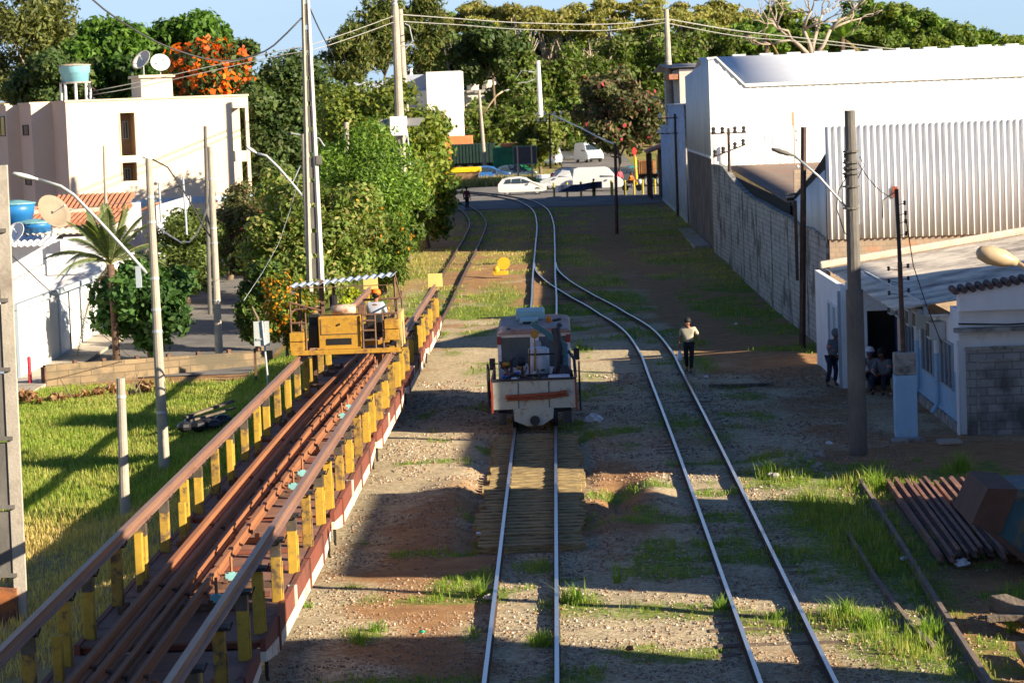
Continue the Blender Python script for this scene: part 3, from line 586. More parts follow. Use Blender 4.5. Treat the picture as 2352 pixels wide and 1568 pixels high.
# --- long block wall beside the yard
pts = [(86.2, 3.62), (90, 3.75), (94, 3.66), (98, 3.80), (103, 3.85), (108, 3.95), (114, 4.0), (119, 4.25), (124, 4.62), (128, 5.0), (131, 5.05), (135.8, 4.95)]
t = thing('block_wall', 'long grey concrete block wall with wavy top along the shaded yard', 'wall', (8.6, 86, 0))
m = MB(); vs = []; n_ = len(pts)
for y, z in pts:
    x = np.interp(y, [86, 107, 136], [.15, -.12, -.62])
    for xx, zz in ((x, -.5), (x, z), (x + .16, z), (x + .16, -.5)): m.v.append((xx, y - 86, zz))
for i in range(n_ - 1):
    for j in range(4): m.f.append((i * 4 + j, i * 4 + (j + 1) % 4, (i + 1) * 4 + (j + 1) % 4, (i + 1) * 4 + j))
m.f += [(0, 1, 2, 3), tuple((n_ - 1) * 4 + j for j in range(4))]; m.build('wall', GREYB, t)
m = MB()
for (y, z), (y2, z2) in zip(pts[:-1], pts[1:]):
    x = np.interp(y, [86, 107, 136], [.15, -.12, -.62]) + .08; x2 = np.interp(y2, [86, 107, 136], [.15, -.12, -.62]) + .08
    m.beam((x, y - 86, z + .03), (x2, y2 - 86, z2 + .03), .26, .09)
m.build('coping', MOSS, t)
for y in (92, 98.5, 105, 111.5, 118, 124.5, 131):
    x = np.interp(y, [86, 107, 136], [.15, -.12, -.62]); MB().box(x - .03, x, y - 86, y - 85.75, -.4, np.interp(y, [q[0] for q in pts], [q[1] for q in pts]) - .05).build('pier', MOSS, t)
# --- low white and blue building
t = thing('yard_office', 'low white and pale blue office with grey sheet roof beside the yard', 'building', (9.75, 64.5, 0))
# walls: blue dado below 1.35, white above; side wall faces the tracks
MB().box(0, .15, 0, 11, -.3, 1.35).build('lower_side_wall', LBLUE, t); MB().box(0, .15, 0, 11, 1.35, 2.72).build('upper_side_wall', PLAST, t)
MB().box(-.06, 0, 0, 11, -.3, .12).build('plinth', MOSS, t)
# recessed door wall
MB().box(-1.55, -.95, 11.05, 11.2, -.3, 2.95).box(-.95, -.05, 11.05, 11.2, 2.1, 2.95).box(-.05, .15, 11.05, 11.2, -.3, 2.95).build('entrance_wall', PLAST, t)
MB().box(-.95, -.05, 11.6, 11.7, -.3, 2.1).build('doorway', BLACK, t); MB().box(-.95, -.90, 11.22, 11.6, -.3, 2.1).box(-.10, -.05, 11.22, 11.6, -.3, 2.1).build('door_reveal', mat('blue_door', (.03, .06, .18), .7), t)
MB().box(-1.7, -1.55, 11.05, 18.5, -.3, 2.85).build('end_wall', PLAST, t)
window(t, 12.0, 12.9, .9, 2.2, -1.7, 'x', fm=PLAST); window(t, 13.4, 14.3, .9, 2.2, -1.7, 'x', fm=PLAST)
MB().box(-1.78, -1.70, 11.08, 11.25, -.3, 2.7).build('corner_pipe', PVC, t)
# roof
corr_roof('sheet_roof', -1.35, 7.0, 1.5, 18.6, lambda x, y: 3.0 + (x + .55) * .135, FIBRE, t, 1.1, .03, 'x', .04)
m = MB(); m.beam((-1.5, 18.75, 2.98), (6.2, 18.75, 4.0), .35, .22); m.build('mortar_verge', MORT, t, bevel=.04)
MB().prism([(-.62, 2.72), (-.50, 2.72), (-.50, 3.0), (-.62, 3.05)], 1.6, 14.4).build('fascia', PVC, t); MB().box(-.52, .0, 1.7, 14.4, 2.68, 2.72).build('eave_board', PLAST, t)
MB().tube([(-.70, 1.7, 2.80), (-.70, 14.5, 2.95)], .08, 8).build('gutter', PVC, t)
# gable room in front
MB().prism([(0, 2.95), (7.2, 2.95), (7.2, 4.3), (.0, 3.42)], -.35, .15).build('gable_parapet', PLAST, t)
MB().box(.02, 7.2, -.05, 1.4, -.3, 2.95).build('gable_room', PLAST, t); MB().box(-.12, 7.2, -.42, -.05, 2.42, 2.52).build('ledge', MOSS, t)
m = MB()
for i in range(34): m.tube([(-.1 + i * .215, -.45, 3.44 + i * .0263), (-.1 + i * .215, .3, 3.48 + i * .0263)], .085, 7)
m.build('tile_row', TILED, t)
MB().tube([(.0, -.09, 2.62), (1.2, -.09, 2.56), (4, -.09, 2.6), (7, -.09, 2.62)], .02, 5).build('cable', DARK, t)
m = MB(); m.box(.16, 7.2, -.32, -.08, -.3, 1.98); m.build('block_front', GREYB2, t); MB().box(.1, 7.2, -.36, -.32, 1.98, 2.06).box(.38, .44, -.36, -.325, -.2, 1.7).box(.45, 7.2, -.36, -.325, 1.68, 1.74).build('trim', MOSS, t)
for x in (.12,): MB().tube([(-.05, -.12, -.2), (-.05, -.12, 2.2)], .045, 8).build('downpipe', PLAST, t)
for y in (.5, 3.9, 7.4):
    window(t, y + .3, y + 2.4, .85, 2.05, 0, 'x', fm=PVC, mull=2)
for y in (3.1, 6.8, 9.8):
    MB().tube([(-.1, y, 2.7), (-.1, y, .3), (-.25, y, .05)], .065, 8).build('downpipe', LBLUE, t); MB().tube([(-.1, y, 2.66), (-.1, y, 1.6)], .068, 8).build('pipe_sleeve', PLAST, t)
for i, y in enumerate((2.0, 4.6, 6.0, 8.2, 9.9)):
    a = MB().box(-.42, -.01, y, y + .62, 2.05 + .05 * (i % 2), 2.5 + .05 * (i % 2)).build('air_conditioner', mat('ac_case', (.50, .52, .52), .5, .08, 5), t, bevel=.02)
    MB().box(-.43, -.42, y + .05, y + .57, 2.12 + .05 * (i % 2), 2.45 + .05 * (i % 2)).build('grille', DARK, a)
# stub pillar with an old iron pole
t = thing('gate_pillar', 'short blue and white masonry pillar carrying an old insulator pole', 'pillar', (8.38, 64.3, 0))
MB().box(-.27, .27, -.2, .2, -.2, 1.42).build('blue_base', LBLUE, t, bevel=.015); MB().box(-.265, .265, -.195, .195, 1.42, 1.98).build('white_top', MOSS, t, bevel=.03)
t = thing('insulator_pole', 'thin iron pole with small insulators rising from the blue pillar', 'pole', (8.36, 64.3, 1.9))
MB().tube([(0, 0, 0), (-.03, 0, 2.3)], .06, 8).build('lower_pole', RUSTY, t); MB().tube([(-.03, 0, 2.3), (-.07, 0, 4.1)], .05, 8).build('upper_pole', DARK, t)
INSUL = mat('dark_insulator', (.05, .045, .045), .35, .1, 3, spec=.6)
for dx, z in ((.17, 3.75), (.19, 3.5), (.19, 3.3), (.2, 3.0), (-.26, 2.15), (-.26, 1.85), (-.26, 1.55), (.22, 2.2), (.22, 1.9), (.22, 1.6)):
    MB().lathe([(.02, -.05), (.045, -.02), (.02, 0), (.045, .03), (.02, .06)], (dx - .05, 0, z), 8).tube([(-.05, 0, z - .05), (dx - .05, 0, z)], .008, 4).build('insulator', INSUL, t)
MB().tube([(-.07, 0, 4.05), (-.4, 0, 3.85), (-.42, 0, 3.4)], .012, 4).tube([(.13, 0, 3.5), (.3, 0, 2.2), (.55, -.2, 1.3), (.9, -.3, .3)], .012, 4).build('wires', DARK, t)
# ------------------------------------------------------------------ buildings, left side
CREAM = mat('cream_render', (.66, .56, .45), .85, .04, .8, bump=.05)
CREAM2 = mat('cream_trim', (.62, .53, .40), .85, .05, .8)
t = thing('apartment_block', 'cream rendered three storey apartment block with tall stairwell openings', 'building', (-26.75, 143, 0), R(22)); t.scale = (.915, 1, 1)
z1 = 9.55
m = MB().box(0, 3.25, 0, .25, -1, z1).box(4.15, 10.2, 0, .25, -1, z1).box(3.25, 4.15, 0, .25, 8.85, z1).box(3.25, 4.15, 0, .25, 6.12, 6.5).box(3.25, 4.15, 0, .25, -1, 5.1)
m.box(0, .25, .25, 3.8, -1, z1).box(-1.3, .25, 3.8, 4.05, -1, z1).box(-1.3, -1.05, 4.05, 7.5, -1, z1).box(-2.1, -1.05, 7.5, 7.75, -1, z1).box(-2.1, -1.85, 7.75, 17, -1, z1).box(-2.1, 10.2, 16.8, 17, -1, z1).box(10.0, 10.2, 1.9, 16.8, -1, z1)
m.build('walls', CREAM, t)
MB().box(.25, 10.0, .25, 16.8, z1 - .35, z1 - .15).box(-1.85, .25, 7.75, 16.8, z1 - .35, z1 - .15).build('roof_slab', CREAM2, t)
MB().box(-.06, 11.3, -.06, .3, z1, z1 + .1).box(-.06, .3, .3, 3.9, z1, z1 + .1).box(-1.36, .3, 3.9, 4.1, z1, z1 + .1).box(-1.36, -1.0, 4.1, 7.6, z1, z1 + .1).box(-2.16, -1.8, 7.6, 17, z1, z1 + .1).box(10, 11.3, .3, 17, z1, z1 + .1).build('coping', CREAM2, t)
# balconies at the right end
MB().box(10.2, 11.25, .0, .22, 8.9, z1).box(11.05, 11.25, .22, 3.5, 8.9, z1).box(11.05, 11.25, 0, .22, -1, 8.9).box(10.2, 11.25, 1.9, 2.1, -1, 9.5).box(10.2, 11.05, .22, 1.9, 6.35, 6.5).box(10.2, 11.05, 0.02, .12, 5.9, 6.5).box(10.2, 11.05, .22, 1.9, 3.4, 3.6).build('balconies', CREAM, t)
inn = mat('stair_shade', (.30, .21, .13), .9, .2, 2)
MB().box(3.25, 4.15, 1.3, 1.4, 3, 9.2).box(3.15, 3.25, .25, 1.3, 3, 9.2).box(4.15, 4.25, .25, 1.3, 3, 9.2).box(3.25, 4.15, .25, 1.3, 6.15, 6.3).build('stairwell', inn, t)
window(t, 3.68, 4.05, 7.4, 8.4, 1.3, 'y'); window(t, 3.68, 4.05, 5.1, 5.8, 1.3, 'y')
MB().box(3.2, 3.26, -.03, 0, 6.5, 8.85).box(3.2, 3.26, -.03, 0, 5.1, 6.1).build('opening_trim', CREAM2, t)
for z0, z_1 in ((7.8, 8.95), (5.0, 6.15)):
    window(t, 7.95, 10.9, z0, z_1, -2.1, 'x', fm=DARK); window(t, 12.3, 15, z0, z_1, -2.1, 'x', fm=DARK); window(t, 4.7, 6.4, z0, z0 + .6, -1.3, 'x', fm=DARK, mull=0)
MB().box(-.02, 11.25, -.04, 0, 3.7, 4.05).build('blue_band', mat('blue_band', (.35, .5, .68), .8), t)
tw = MB().box(4.9, 6.85, 1.0, 3.4, z1 - .2, 10.75).build('stair_tower', CREAM, t); MB().box(4.75, 7.0, .85, 3.55, 10.75, 10.9).build('tower_slab', CREAM2, tw)
def dish(name, label, loc, r, az, el, m, mast=.8, mesh=False):
    t = thing(name, label, 'satellite dish', loc); pr = [(r * q, r * .35 * q * q) for q in (.02, .3, .55, .8, 1.0)]; pr2 = [(a * .98, b_ + .015) for a, b_ in reversed(pr)]
    b_ = MB().lathe(pr + pr2, (0, 0, 0), 22); Mx = Matrix.Translation((0, 0, mast)) @ Matrix.Rotation(az, 4, 'Z') @ Matrix.Rotation(math.pi / 2 - el, 4, 'X')
    b_.move(Mx).build('reflector', m, t, smooth=True); MB().tube([(0, 0, 0), (0, 0, mast)], .035, 6).build('mast', PVC, t)
    MB().tube([Mx @ Vector((0, 0, 0)), Mx @ Vector((r * .3, 0, r * .9))], .02, 5).ball(Mx @ Vector((r * .3, 0, r * .9)), .06, 6).build('feed_arm', PVC, t); return t
CREAMD = mat('cream_dish', (.72, .66, .56), .5, .05, 2)
dish('satellite_dish', 'oval cream dish, left one of two on the apartment stair tower', (-22.9, 146.4, 10.9), .62, R(-35), R(35), CREAMD, .75)
dish('satellite_dish', 'round pale grey dish, right one of two on the apartment stair tower', (-22.0, 146.6, 10.9), .55, R(15), R(30), mat('grey_dish', (.6, .62, .66), .5, .05, 2), .6)
TANKB = mat('blue_tank', (.10, .36, .52), .5, .1, 3, col2=(.35, .42, .42), mixs=3, mixp=.66)
t = thing('water_tank', 'light blue water tank on a ring of white posts on the apartment roof', 'water tank', (-27.1, 148.2, 9.3))
MB().lathe([(.76, 1.42), (.80, 1.9), (.86, 1.92), (.88, 2.3), (.90, 2.32)], (0, 0, 0), 22).build('tank', mat('pale_blue_tank', (.26, .60, .74), .55, .1, 3, col2=(.5, .5, .42), mixs=2.5, mixp=.68, mixw=.1), t, smooth=True)
MB().lathe([(.94, 2.32), (.92, 2.37), (.4, 2.43), (.05, 2.45)], (0, 0, 0), 22).build('lid', mat('tank_lid', (.42, .33, .26), .9, .2, 3), t)
MB().lathe([(.9, 1.33), (.9, 1.42)], (0, 0, 0), 22).build('platform', MOSS, t)
for i in range(8):
    a = i * math.pi / 4 + .2; MB().tube([(.82 * math.cos(a), .82 * math.sin(a), 0), (.82 * math.cos(a), .82 * math.sin(a), 1.34)], .07, 8).build('post', PLAST, t)
MB().tube([(.9, 0, 1.5), (1.0, -.1, 0)], .03, 5).tube([(.6, .3, 1.4), (1.9, .5, 0)], .03, 5).build('pipe', RUSTY, t)
# white house with tank, dishes and tiled roof
LIL = mat('lilac_white_wall', (.74, .73, .76), .85, .06, 1, col2=(.55, .54, .55), mixs=.8, mixp=.68, mixw=.15)
t = thing('white_house', 'white two storey house with corrugated awning and red tiled roof, left edge', 'house', (-20.5, 116, -.8))
def z_(v): return v + .8
MB().box(-13, 0, 0, .2, -.3, z_(1.69)).build('front_wall', LIL, t)
MB().box(-.2, 0, .2, 12, -.3, z_(2.2)).build('side_wall', LIL, t)
MB().box(-13, 0, .2, 1.6, z_(1.5), z_(1.6)).box(-13, -2.5, -.02, .22, z_(1.73), z_(2.15)).box(-2.4, -.02, -.05, .24, z_(1.69), z_(2.62)).build('balcony', PLAST, t)
MB().box(-13, -1.8, 1.5, 1.7, z_(1.6), z_(3.2)).box(-1.8, 0, 1.0, 1.2, z_(1.7), z_(3.3)).box(-1.95, -1.8, 1.0, 1.5, z_(1.7), z_(3.2)).build('upper_wall', LIL, t)
MB().box(-6.4, -6.05, .3, .6, z_(1.6), z_(3.1)).build('pillar', mat('grey_blue_pillar', (.33, .38, .46), .8), t)
corr_roof('awning', -13, -2.2, -.3, 2.4, lambda x, y: z_(3.05) + (y + .3) * .13, PLAST, t, .28, .10, 'y')
corr_roof('flat_roof', -13, 0, 2.4, 5.5, lambda x, y: z_(3.42) + (y - 2.4) * .05, FIBRE, t, .3, .07, 'y')
MB().box(-12.9, -.1, 5.4, 5.6, z_(2), z_(3.75)).box(-12.8, 0, 11.8, 12, 0, z_(4.4)).build('rear_wall', LIL, t)
m = MB(); 
for i in range(54): m.tube([(-12.9 + i * .24, 5.3, z_(3.72)), (-12.9 + i * .24, 10, z_(4.35))], .12, 6)
m.build('tiled_roof', TILE, t); m = MB()
for i in range(16): m.tube([(-3.9 + i * .24, 8.5, z_(4.2)), (-3.9 + i * .24, 11.5, z_(4.85))], .12, 6)
m.build('upper_tiles', TILE, t)
MB().box(-5.6, -1.1, 8.0, 8.4, z_(3.9), z_(4.35)).build('low_parapet', MORT, t)
def tank(label, loc, r, h):
    t = thing('water_tank', label, 'water tank', loc); MB().lathe([(r * .82, 0), (r * .9, h * .5), (r * .93, h * .52), (r, h)], (0, 0, 0), 20).build('tank', mat('blue_tank_new', (.02, .16, .42), .4, .08, 2), t, smooth=True)
    MB().lathe([(r * 1.05, h), (r * 1.04, h + .06), (r * .4, h + .17), (.05, h + .2)], (0, 0, 0), 20).build('lid', mat('teal_lid', (.16, .36, .40), .5, .1, 2), t); return t
p = at(36, 503, 121); tank('larger deep blue water tank on the white house roof, at the left edge', (p.x, p.y, 3.75), .92, 1.0)
p = at(81, 528, 119.5); tank('smaller half hidden blue tank in front of the tiled roof', (p.x, p.y, 3.45), .85, .45)
p = at(40, 545, 115.5); dish('satellite_dish', 'small white dish above the awning of the white house', (p.x, p.y, p.z - .4), .5, R(-30), R(30), PLAST, .55)
p = at(118, 508, 117); dish('satellite_dish', 'large beige mesh dish on the white house roof behind the palm', (p.x, p.y, p.z - .9), 0.85, R(48), R(30), mat('mesh_dish', (.26, .21, .15), .7, .1, 5), 1.2)
# fence of white panels
t = thing('panel_fence', 'tall white metal panel fence with grey frame along the pavement', 'fence', (-20.15, 95.8, -.9))
seam = [0, 2.4, 5.0, 7.9, 10.2, 13.2, 16.4, 19.2, 21.5]
for i, (a, c_) in enumerate(zip(seam[:-1], seam[1:])):
    MB().box(-.02, .02, a + .06, c_ - .06, 0, 2.42).build('panel', WHITE if i != 3 else mat('blue_white_panel', (.62, .70, .8), .5), t)
for i, a in enumerate(seam): MB().box(-.05, .06, a - .06, a + .06, -.1, 2.5).build('post', PVC if i != 4 else DARK, t)
MB().box(-.07, .07, -.1, 21.6, 2.5, 2.72).build('top_rail', PVC, t); MB().box(-1.6, -.08, -.15, -.1, -.1, 2.5).build('side_gate', mat('blue_grey_gate', (.22, .30, .42), .6), t)
p = gp(70, 885, -1.0); t = thing('bollard', 'short red post standing at the corner of the white panel fence', 'bollard', (p.x, p.y, -1.0)); MB().lathe([(.07, 0), (.07, 1.02), (.05, 1.05)], (0, 0, 0), 10).build('post', mat('red_paint', (.55, .03, .05), .5), t)
# retaining wall beside the street
RW = brick_mat('old_block', (.20, .15, .09), (.30, .22, .13), (.15, .11, .07), .9, .26, .02, axis='XZ', stain=(.11, .09, .06), spos=.5)
t = thing('retaining_wall', 'old low block wall with iron stubs between the street and the grass bank', 'wall', (-18.7, 93.4, 0), math.atan2(5.3, 7.3))
MB().prism([(0, -1.6), (9.4, -1.6), (9.4, -.52), (5, -.38), (0, -.26)], 0, .22).build('wall', RW, t)
MB().box(-.06, 0.0, -.05, .27, -1.4, -.33).build('end_post', RUSTY, t)
for x in (1.15, 2.3, 3.65, 4.95, 6.2, 7.5, 8.8): MB().box(x, x + .14, .04, .18, -.6, -.50 + .34 - .022 * x).build('stub', RUSTY, t)
# small houses down the street
t = thing('street_house', 'small house with porch and red tile roof at the end of the street', 'house', (-17.9, 152, .1))
MB().box(-7, 0, 0, 6, -1, 2.6).build('wall', CREAM2, t); MB().prism([(-7.3, 2.6), (.3, 2.6), (-3.5, 4.0)], -.3, 6.3).build('roof', TILE, t)
MB().prism([(-4.0, 2.15), (.6, 2.1), (.6, 2.2), (-4, 2.3)], -2.6, -.3).build('porch_roof', TILE, t)
for x in (-.1, -1.2): MB().box(x, x + .35, -2.4, -2.1, -1, 2.1).build('porch_column', CREAM2, t)
MB().box(-2.6, -1.7, -.03, 0, -.6, 1.5).build('door', mat('red_door', (.35, .04, .03), .6), t); window(t, -3.9, -3.0, .2, 1.4, 0, 'y')
t = thing('garden_wall', 'pale garden wall running up the right side of the little street', 'wall', (-11.6, 140, 0)); MB().box(0, .2, 0, 34, -1, 2.2).build('wall', mat('peach_wall', (.62, .50, .36), .9, .12, 1), t)
t = thing('white_hut', 'tiny white hut with a tiled lean-to roof among the garden bushes', 'hut', (-21.3, 138, 0)); MB().prism([(0, -1), (1.6, -1), (1.6, 4.3), (0, 3.9)], 0, 2).build('wall', PLAST, t); MB().prism([(-.9, 3.6), (0, 3.95), (0, 4.05), (-.9, 3.7)], 0, 2).build('roof', TILE, t)
# ------------------------------------------------------------------ far buildings
t = thing('white_block', 'tall white industrial block with a projecting tower behind the trees', 'building', (-22.6, 292, 2.6)); t.scale = (.9, .9, .96)
FW = mat('far_white', (.80, .78, .74), .8, .05, .5); FB = mat('far_blue_grey', (.42, .46, .56), .8, .08, .4)
MB().box(0, 6.0, 4, 14, 0, 9.6).box(6.0, 10.6, 2, 14, 0, 10.2).build('rear_wing', FB, t); 
m = MB().box(9.4, 13.6, -2, 8, 0, 10.4); m.build('tower', FW, t)
MB().box(8.0, 9.4, 0, 8, 0, 8.3).build('side_wing', FW, t)
for x in (6.5, 7.3): MB().lathe([(.25, 0), (.25, 1.6), (.12, 1.9), (.2, 2.4)], (x, 3, 8.6), 8).build('vent', FW, t)
t = thing('low_white_building', 'low white building with flat roof right of the tall white block', 'building', (-11.3, 330, 3))
MB().box(0, 10.5, 0, 8, 0, 7.3).build('wall', FW, t); MB().box(-.3, 11, -.3, 8.3, 7.3, 7.7).build('roof', mat('grey_slab', (.4, .39, .37), .8), t); MB().lathe([(.9, 0), (.9, .9), (.5, 1.2)], (3, 3, 7.7), 10).lathe([(.8, 0), (.8, .8), (.4, 1.1)], (1, 3, 7.7), 10).build('roof_tank', CREAMD, t)
MB().box(.5, 10.5, -3, -.05, 0, 4.6).build('brick_annex', mat('brown_annex', (.30, .22, .15), .9, .2, .5), t)
for x in (1.5, 4.2, 7): window(t, x, x + 1.2, 2.6, 3.8, -3.0, 'y')
# unseen blocks added right of the yard, shaped to cast shade on it
def block(label, x0, x1, y0, y1, h, m=CREAM):
    t = thing('apartment_block', label, 'building', (x0, y0, -.2)); MB().box(0, x1 - x0, 0, y1 - y0, -.3, h).build('walls', m, t)  # unseen shading block, added under the shared apartment name
    MB().box(-.2, x1 - x0 + .2, -.2, y1 - y0 + .2, h, h + .3).build('roof_slab', CREAM2, t)
    for k in range(int(h / 3)):
        for j in range(int((y1 - y0) / 3)): window(t, 1 + j * 3, 2.3 + j * 3, 1 + 3 * k, 2.3 + 3 * k, 0, 'x')
# ------------------------------------------------------------------ trees
BARK = mat('bark', (.16, .12, .085), .95, .3, 4, bump=.6, stretch=(1, 1, .3)); BARKP = mat('pale_bark', (.36, .30, .24), .9, .25, 3, stretch=(1, 1, .4))
def leaves(centers, radii, n_, size, cols, w=None, squash=.8, shell=.55, droop=0.0, aspect=.5):
    """leaf quads in shells around clump centres"""
    centers = np.asarray(centers, float); radii = np.asarray(radii, float); p = radii ** 2; p = p / p.sum()
    k = rng.choice(len(centers), n_, p=p); d = rng.normal(0, 1, (n_, 3)); d /= np.linalg.norm(d, axis=1)[:, None]
    rr = radii[k] * (shell + (1 - shell) * rng.random(n_)) * rng.uniform(.8, 1.12, n_); P = centers[k] + d * rr[:, None] * np.array([1, 1, squash])
    nrm = d + rng.normal(0, .75, (n_, 3)) + np.array([0, 0, .35]); nrm /= np.linalg.norm(nrm, axis=1)[:, None]
    t = rng.normal(0, 1, (n_, 3)) + np.array([0, 0, -droop]); a = np.cross(nrm, t); a /= np.linalg.norm(a, axis=1)[:, None] + 1e-9; b_ = np.cross(nrm, a)
    if droop: a, b_ = b_, a
    s = size * rng.uniform(.55, 1.35, n_)[:, None]; a = a * s; b_ = b_ * s * aspect
    V = np.stack([P - a, P + b_ * 1.0 - a * .1, P + a, P - b_ * 1.0 - a * .1], 1)
    cols = np.asarray(cols, float); wt = np.ones(len(cols)) if w is None else np.array(w, float); ci = rng.choice(len(cols), n_, p=wt / wt.sum())
    clump = rng.uniform(.72, 1.25, len(centers))[k]
    c = cols[ci] * (rng.uniform(.8, 1.2, n_) * clump)[:, None]
    return V, c
def tree(name, label, cat, base, cc, r3, size, n_, cols, w=None, clumps=22, cr=(.22, .42), trunk=.18, bark=None, flowers=None, group=None, squash=.85, seed=0, limbs=7, lean=0, aspect=.5, droop=0, top=0.0, shell=.5, skirt=0):
    """base = (x,y,z) foot of the trunk, cc = crown centre, r3 = crown radii"""
    t = thing(name, label, cat, base, 0, group); base = np.array(base, float); cc = np.array(cc, float) - base; r3 = np.array(r3, float)
    g = np.random.default_rng(seed + int(abs(cc.sum() * 997) + abs(base.sum() * 31)))
    if name == 'shrub' or skirt:
        tp = cc[2] + r3[2]; bt_ = max(.1, tp * (0 if name == 'shrub' else skirt)); cc[2] = (tp + bt_) / 2; n_ = int(n_ * min(2.2, (tp - bt_) / 2 / r3[2])); clumps = int(clumps * min(2, (tp - bt_) / 2 / r3[2])); r3[2] = (tp - bt_) / 2
    d = g.normal(0, 1, (clumps, 3)); d /= np.linalg.norm(d, axis=1)[:, None]; rr = g.random(clumps) ** .42
    C_ = cc + d * rr[:, None] * r3 * .82; C_[:, 2] += top * (r3[2]) * (1 - rr)
    m_ = r3.mean(); rad = g.uniform(cr[0], cr[1], clumps) * m_
    V, c = leaves(C_, rad, n_, size, cols, w, squash, shell, droop, aspect)
    k = V[:, :, 2].min(1) > .02; V = V[k]; c = c[k]; N = len(V)
    npmesh('crown', V.reshape(-1, 3), np.arange(N * 4).reshape(-1, 4), LEAF, t, tint=np.repeat(c, 4, 0))
    m = MB(); fork = cc * np.array([.5, .5, 0]) + np.array([0, 0, max(.3, cc[2] - r3[2] * .75)]); b0 = np.array([0, 0, -.3])
    m.tube([b0, fork * .5 + g.normal(0, .08, 3), fork], [trunk * 1.25, trunk, trunk * .8], 8)
    for i in g.choice(clumps, min(limbs, clumps), replace=False):
        e = C_[i]; mid = (fork + e) / 2 + g.normal(0, .12 * m_, 3); m.tube([fork, mid, e], [trunk * .6, trunk * .35, trunk * .12], 6)
    m.build('trunk', bark or BARK, t, smooth=True)
    if flowers:
        fc_, fn, fs, region = flowers; kk = [i for i in range(clumps) if region(C_[i] - cc, r3)]
        if kk:
            V, c = leaves(C_[kk], rad[kk] * 1.12, fn, fs, fc_, None, squash, .85, 0, .8); npmesh('flowers', V.reshape(-1, 3), np.arange(len(V) * 4).reshape(-1, 4), LEAF, t, tint=np.repeat(c, 4, 0))
    return t
G1 = [(.085, .15, .02), (.065, .115, .018), (.14, .19, .03)]; G2 = [(.11, .20, .025), (.075, .15, .02), (.17, .26, .04)]
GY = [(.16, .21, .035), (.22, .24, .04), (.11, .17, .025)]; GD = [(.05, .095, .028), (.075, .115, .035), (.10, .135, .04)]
OL = [(.11, .13, .035), (.15, .16, .045), (.08, .10, .03)]; MOT = [(.18, .22, .05), (.13, .19, .04), (.25, .23, .08), (.10, .15, .03), (.12, .18, .035)]
ORG = [(.75, .17, .015), (.65, .10, .01)]; YO = [(.72, .30, .02), (.65, .22, .015)]
def X_(px, py, Y): return at(px, py, Y)
def TR(label, px, py, Y, rx, rz, size, n_, cols, ry=None, name='tree', **k):
    c = at(px, py, Y); z0 = zg(c.x, Y); return tree(name, label, k.pop('cat', 'tree'), (c.x, Y, z0), (c.x, Y, c.z), (rx, ry or rx, rz), size, n_, cols, **k)
# beside the street and the left track
TR('wide bushy tree with mottled brownish green leaves at the foot of the twin power pole', 712, 530, 111, 3.4, 2.6, .13, 24000, MOT, clumps=50, cr=(.2, .4), skirt=.12, flowers=(YO, 60, .07, lambda d, r: d[0] > r[0] * .5))
TR('bright green dense tree in front of the taller yellowish one', 842, 425, 124, 3.2, 3.3, .14, 20000, G2, clumps=42, droop=.8, aspect=.32, skirt=.1)
TR('tall yellow green tree wrapping the pole with the solar panel', 872, 292, 138, 3.6, 3.3, .16, 19000, GY, clumps=44, skirt=.25)
TR('narrow leafy tree closest to the tracks, its right edge lined with yellow creeper', 975, 385, 147, 1.75, 4.1, .16, 12000, G1 + [(.3, .22, .03)], w=[3, 3, 2, .8], clumps=40, skirt=.02)
TR('low dark shrub tree under the narrow tree beside the left track', 935, 480, 138, 1.5, 1.9, .14, 6000, GD + G1, clumps=20, skirt=.02)
TR('small shrub tree with drooping leaves right of the wide bushy tree', 880, 540, 118, 1.6, 1.6, .12, 7000, G1, clumps=20, droop=1, aspect=.3, flowers=(YO, 90, .07, lambda d, r: d[2] > 0), name='shrub', cat='shrub')
TR('orange flowering shrub behind the left end of the yellow gantry', 655, 668, 99, 1.0, .95, .08, 5000, GY, clumps=18, flowers=(YO, 900, .075, lambda d, r: True), name='shrub', cat='shrub', trunk=.06)
TR('yellow leaved shrub seen through the gantry under its roof', 800, 680, 97.5, .75, .6, .08, 2600, [(.32, .34, .02), (.2, .27, .02)], clumps=12, name='shrub', cat='shrub', trunk=.05)
TR('dark green shrub reaching over the street kerb behind the orange flowers', 590, 640, 104, 1.25, 1.5, .11, 6000, GD + G1, clumps=20, name='shrub', cat='shrub')
TR('broad dense tree with large glossy leaves beside the palm', 345, 690, 101.5, 2.25, 1.95, .17, 8500, [(.05, .12, .03), (.08, .16, .04), (.035, .085, .02)], clumps=36, cr=(.25, .42), aspect=.55)
TR('feathery light green shrub over the small house roofs', 425, 515, 126, 2.0, 1.2, .11, 7000, [(.12, .17, .05), (.16, .2, .05), (.09, .13, .03)], clumps=24, name='shrub', cat='shrub')
TR('bougainvillea with sparse pink flowers climbing beside the garden wall', 558, 470, 131, 1.7, 1.7, .11, 7500, [(.13, .15, .06), (.2, .16, .08), (.09, .12, .04)], clumps=26, flowers=([(.6, .10, .14)], 130, .08, lambda d, r: True), name='shrub', cat='shrub')
TR('green shrub on the left of the bougainvillea by the tiled porch', 520, 560, 140, 1.2, 1.4, .11, 4000, G1, clumps=16, name='shrub', cat='shrub')
TR('round low bush beside the street end', 520, 612, 150, 1.0, .7, .12, 2500, GD, clumps=10, name='shrub', cat='shrub')
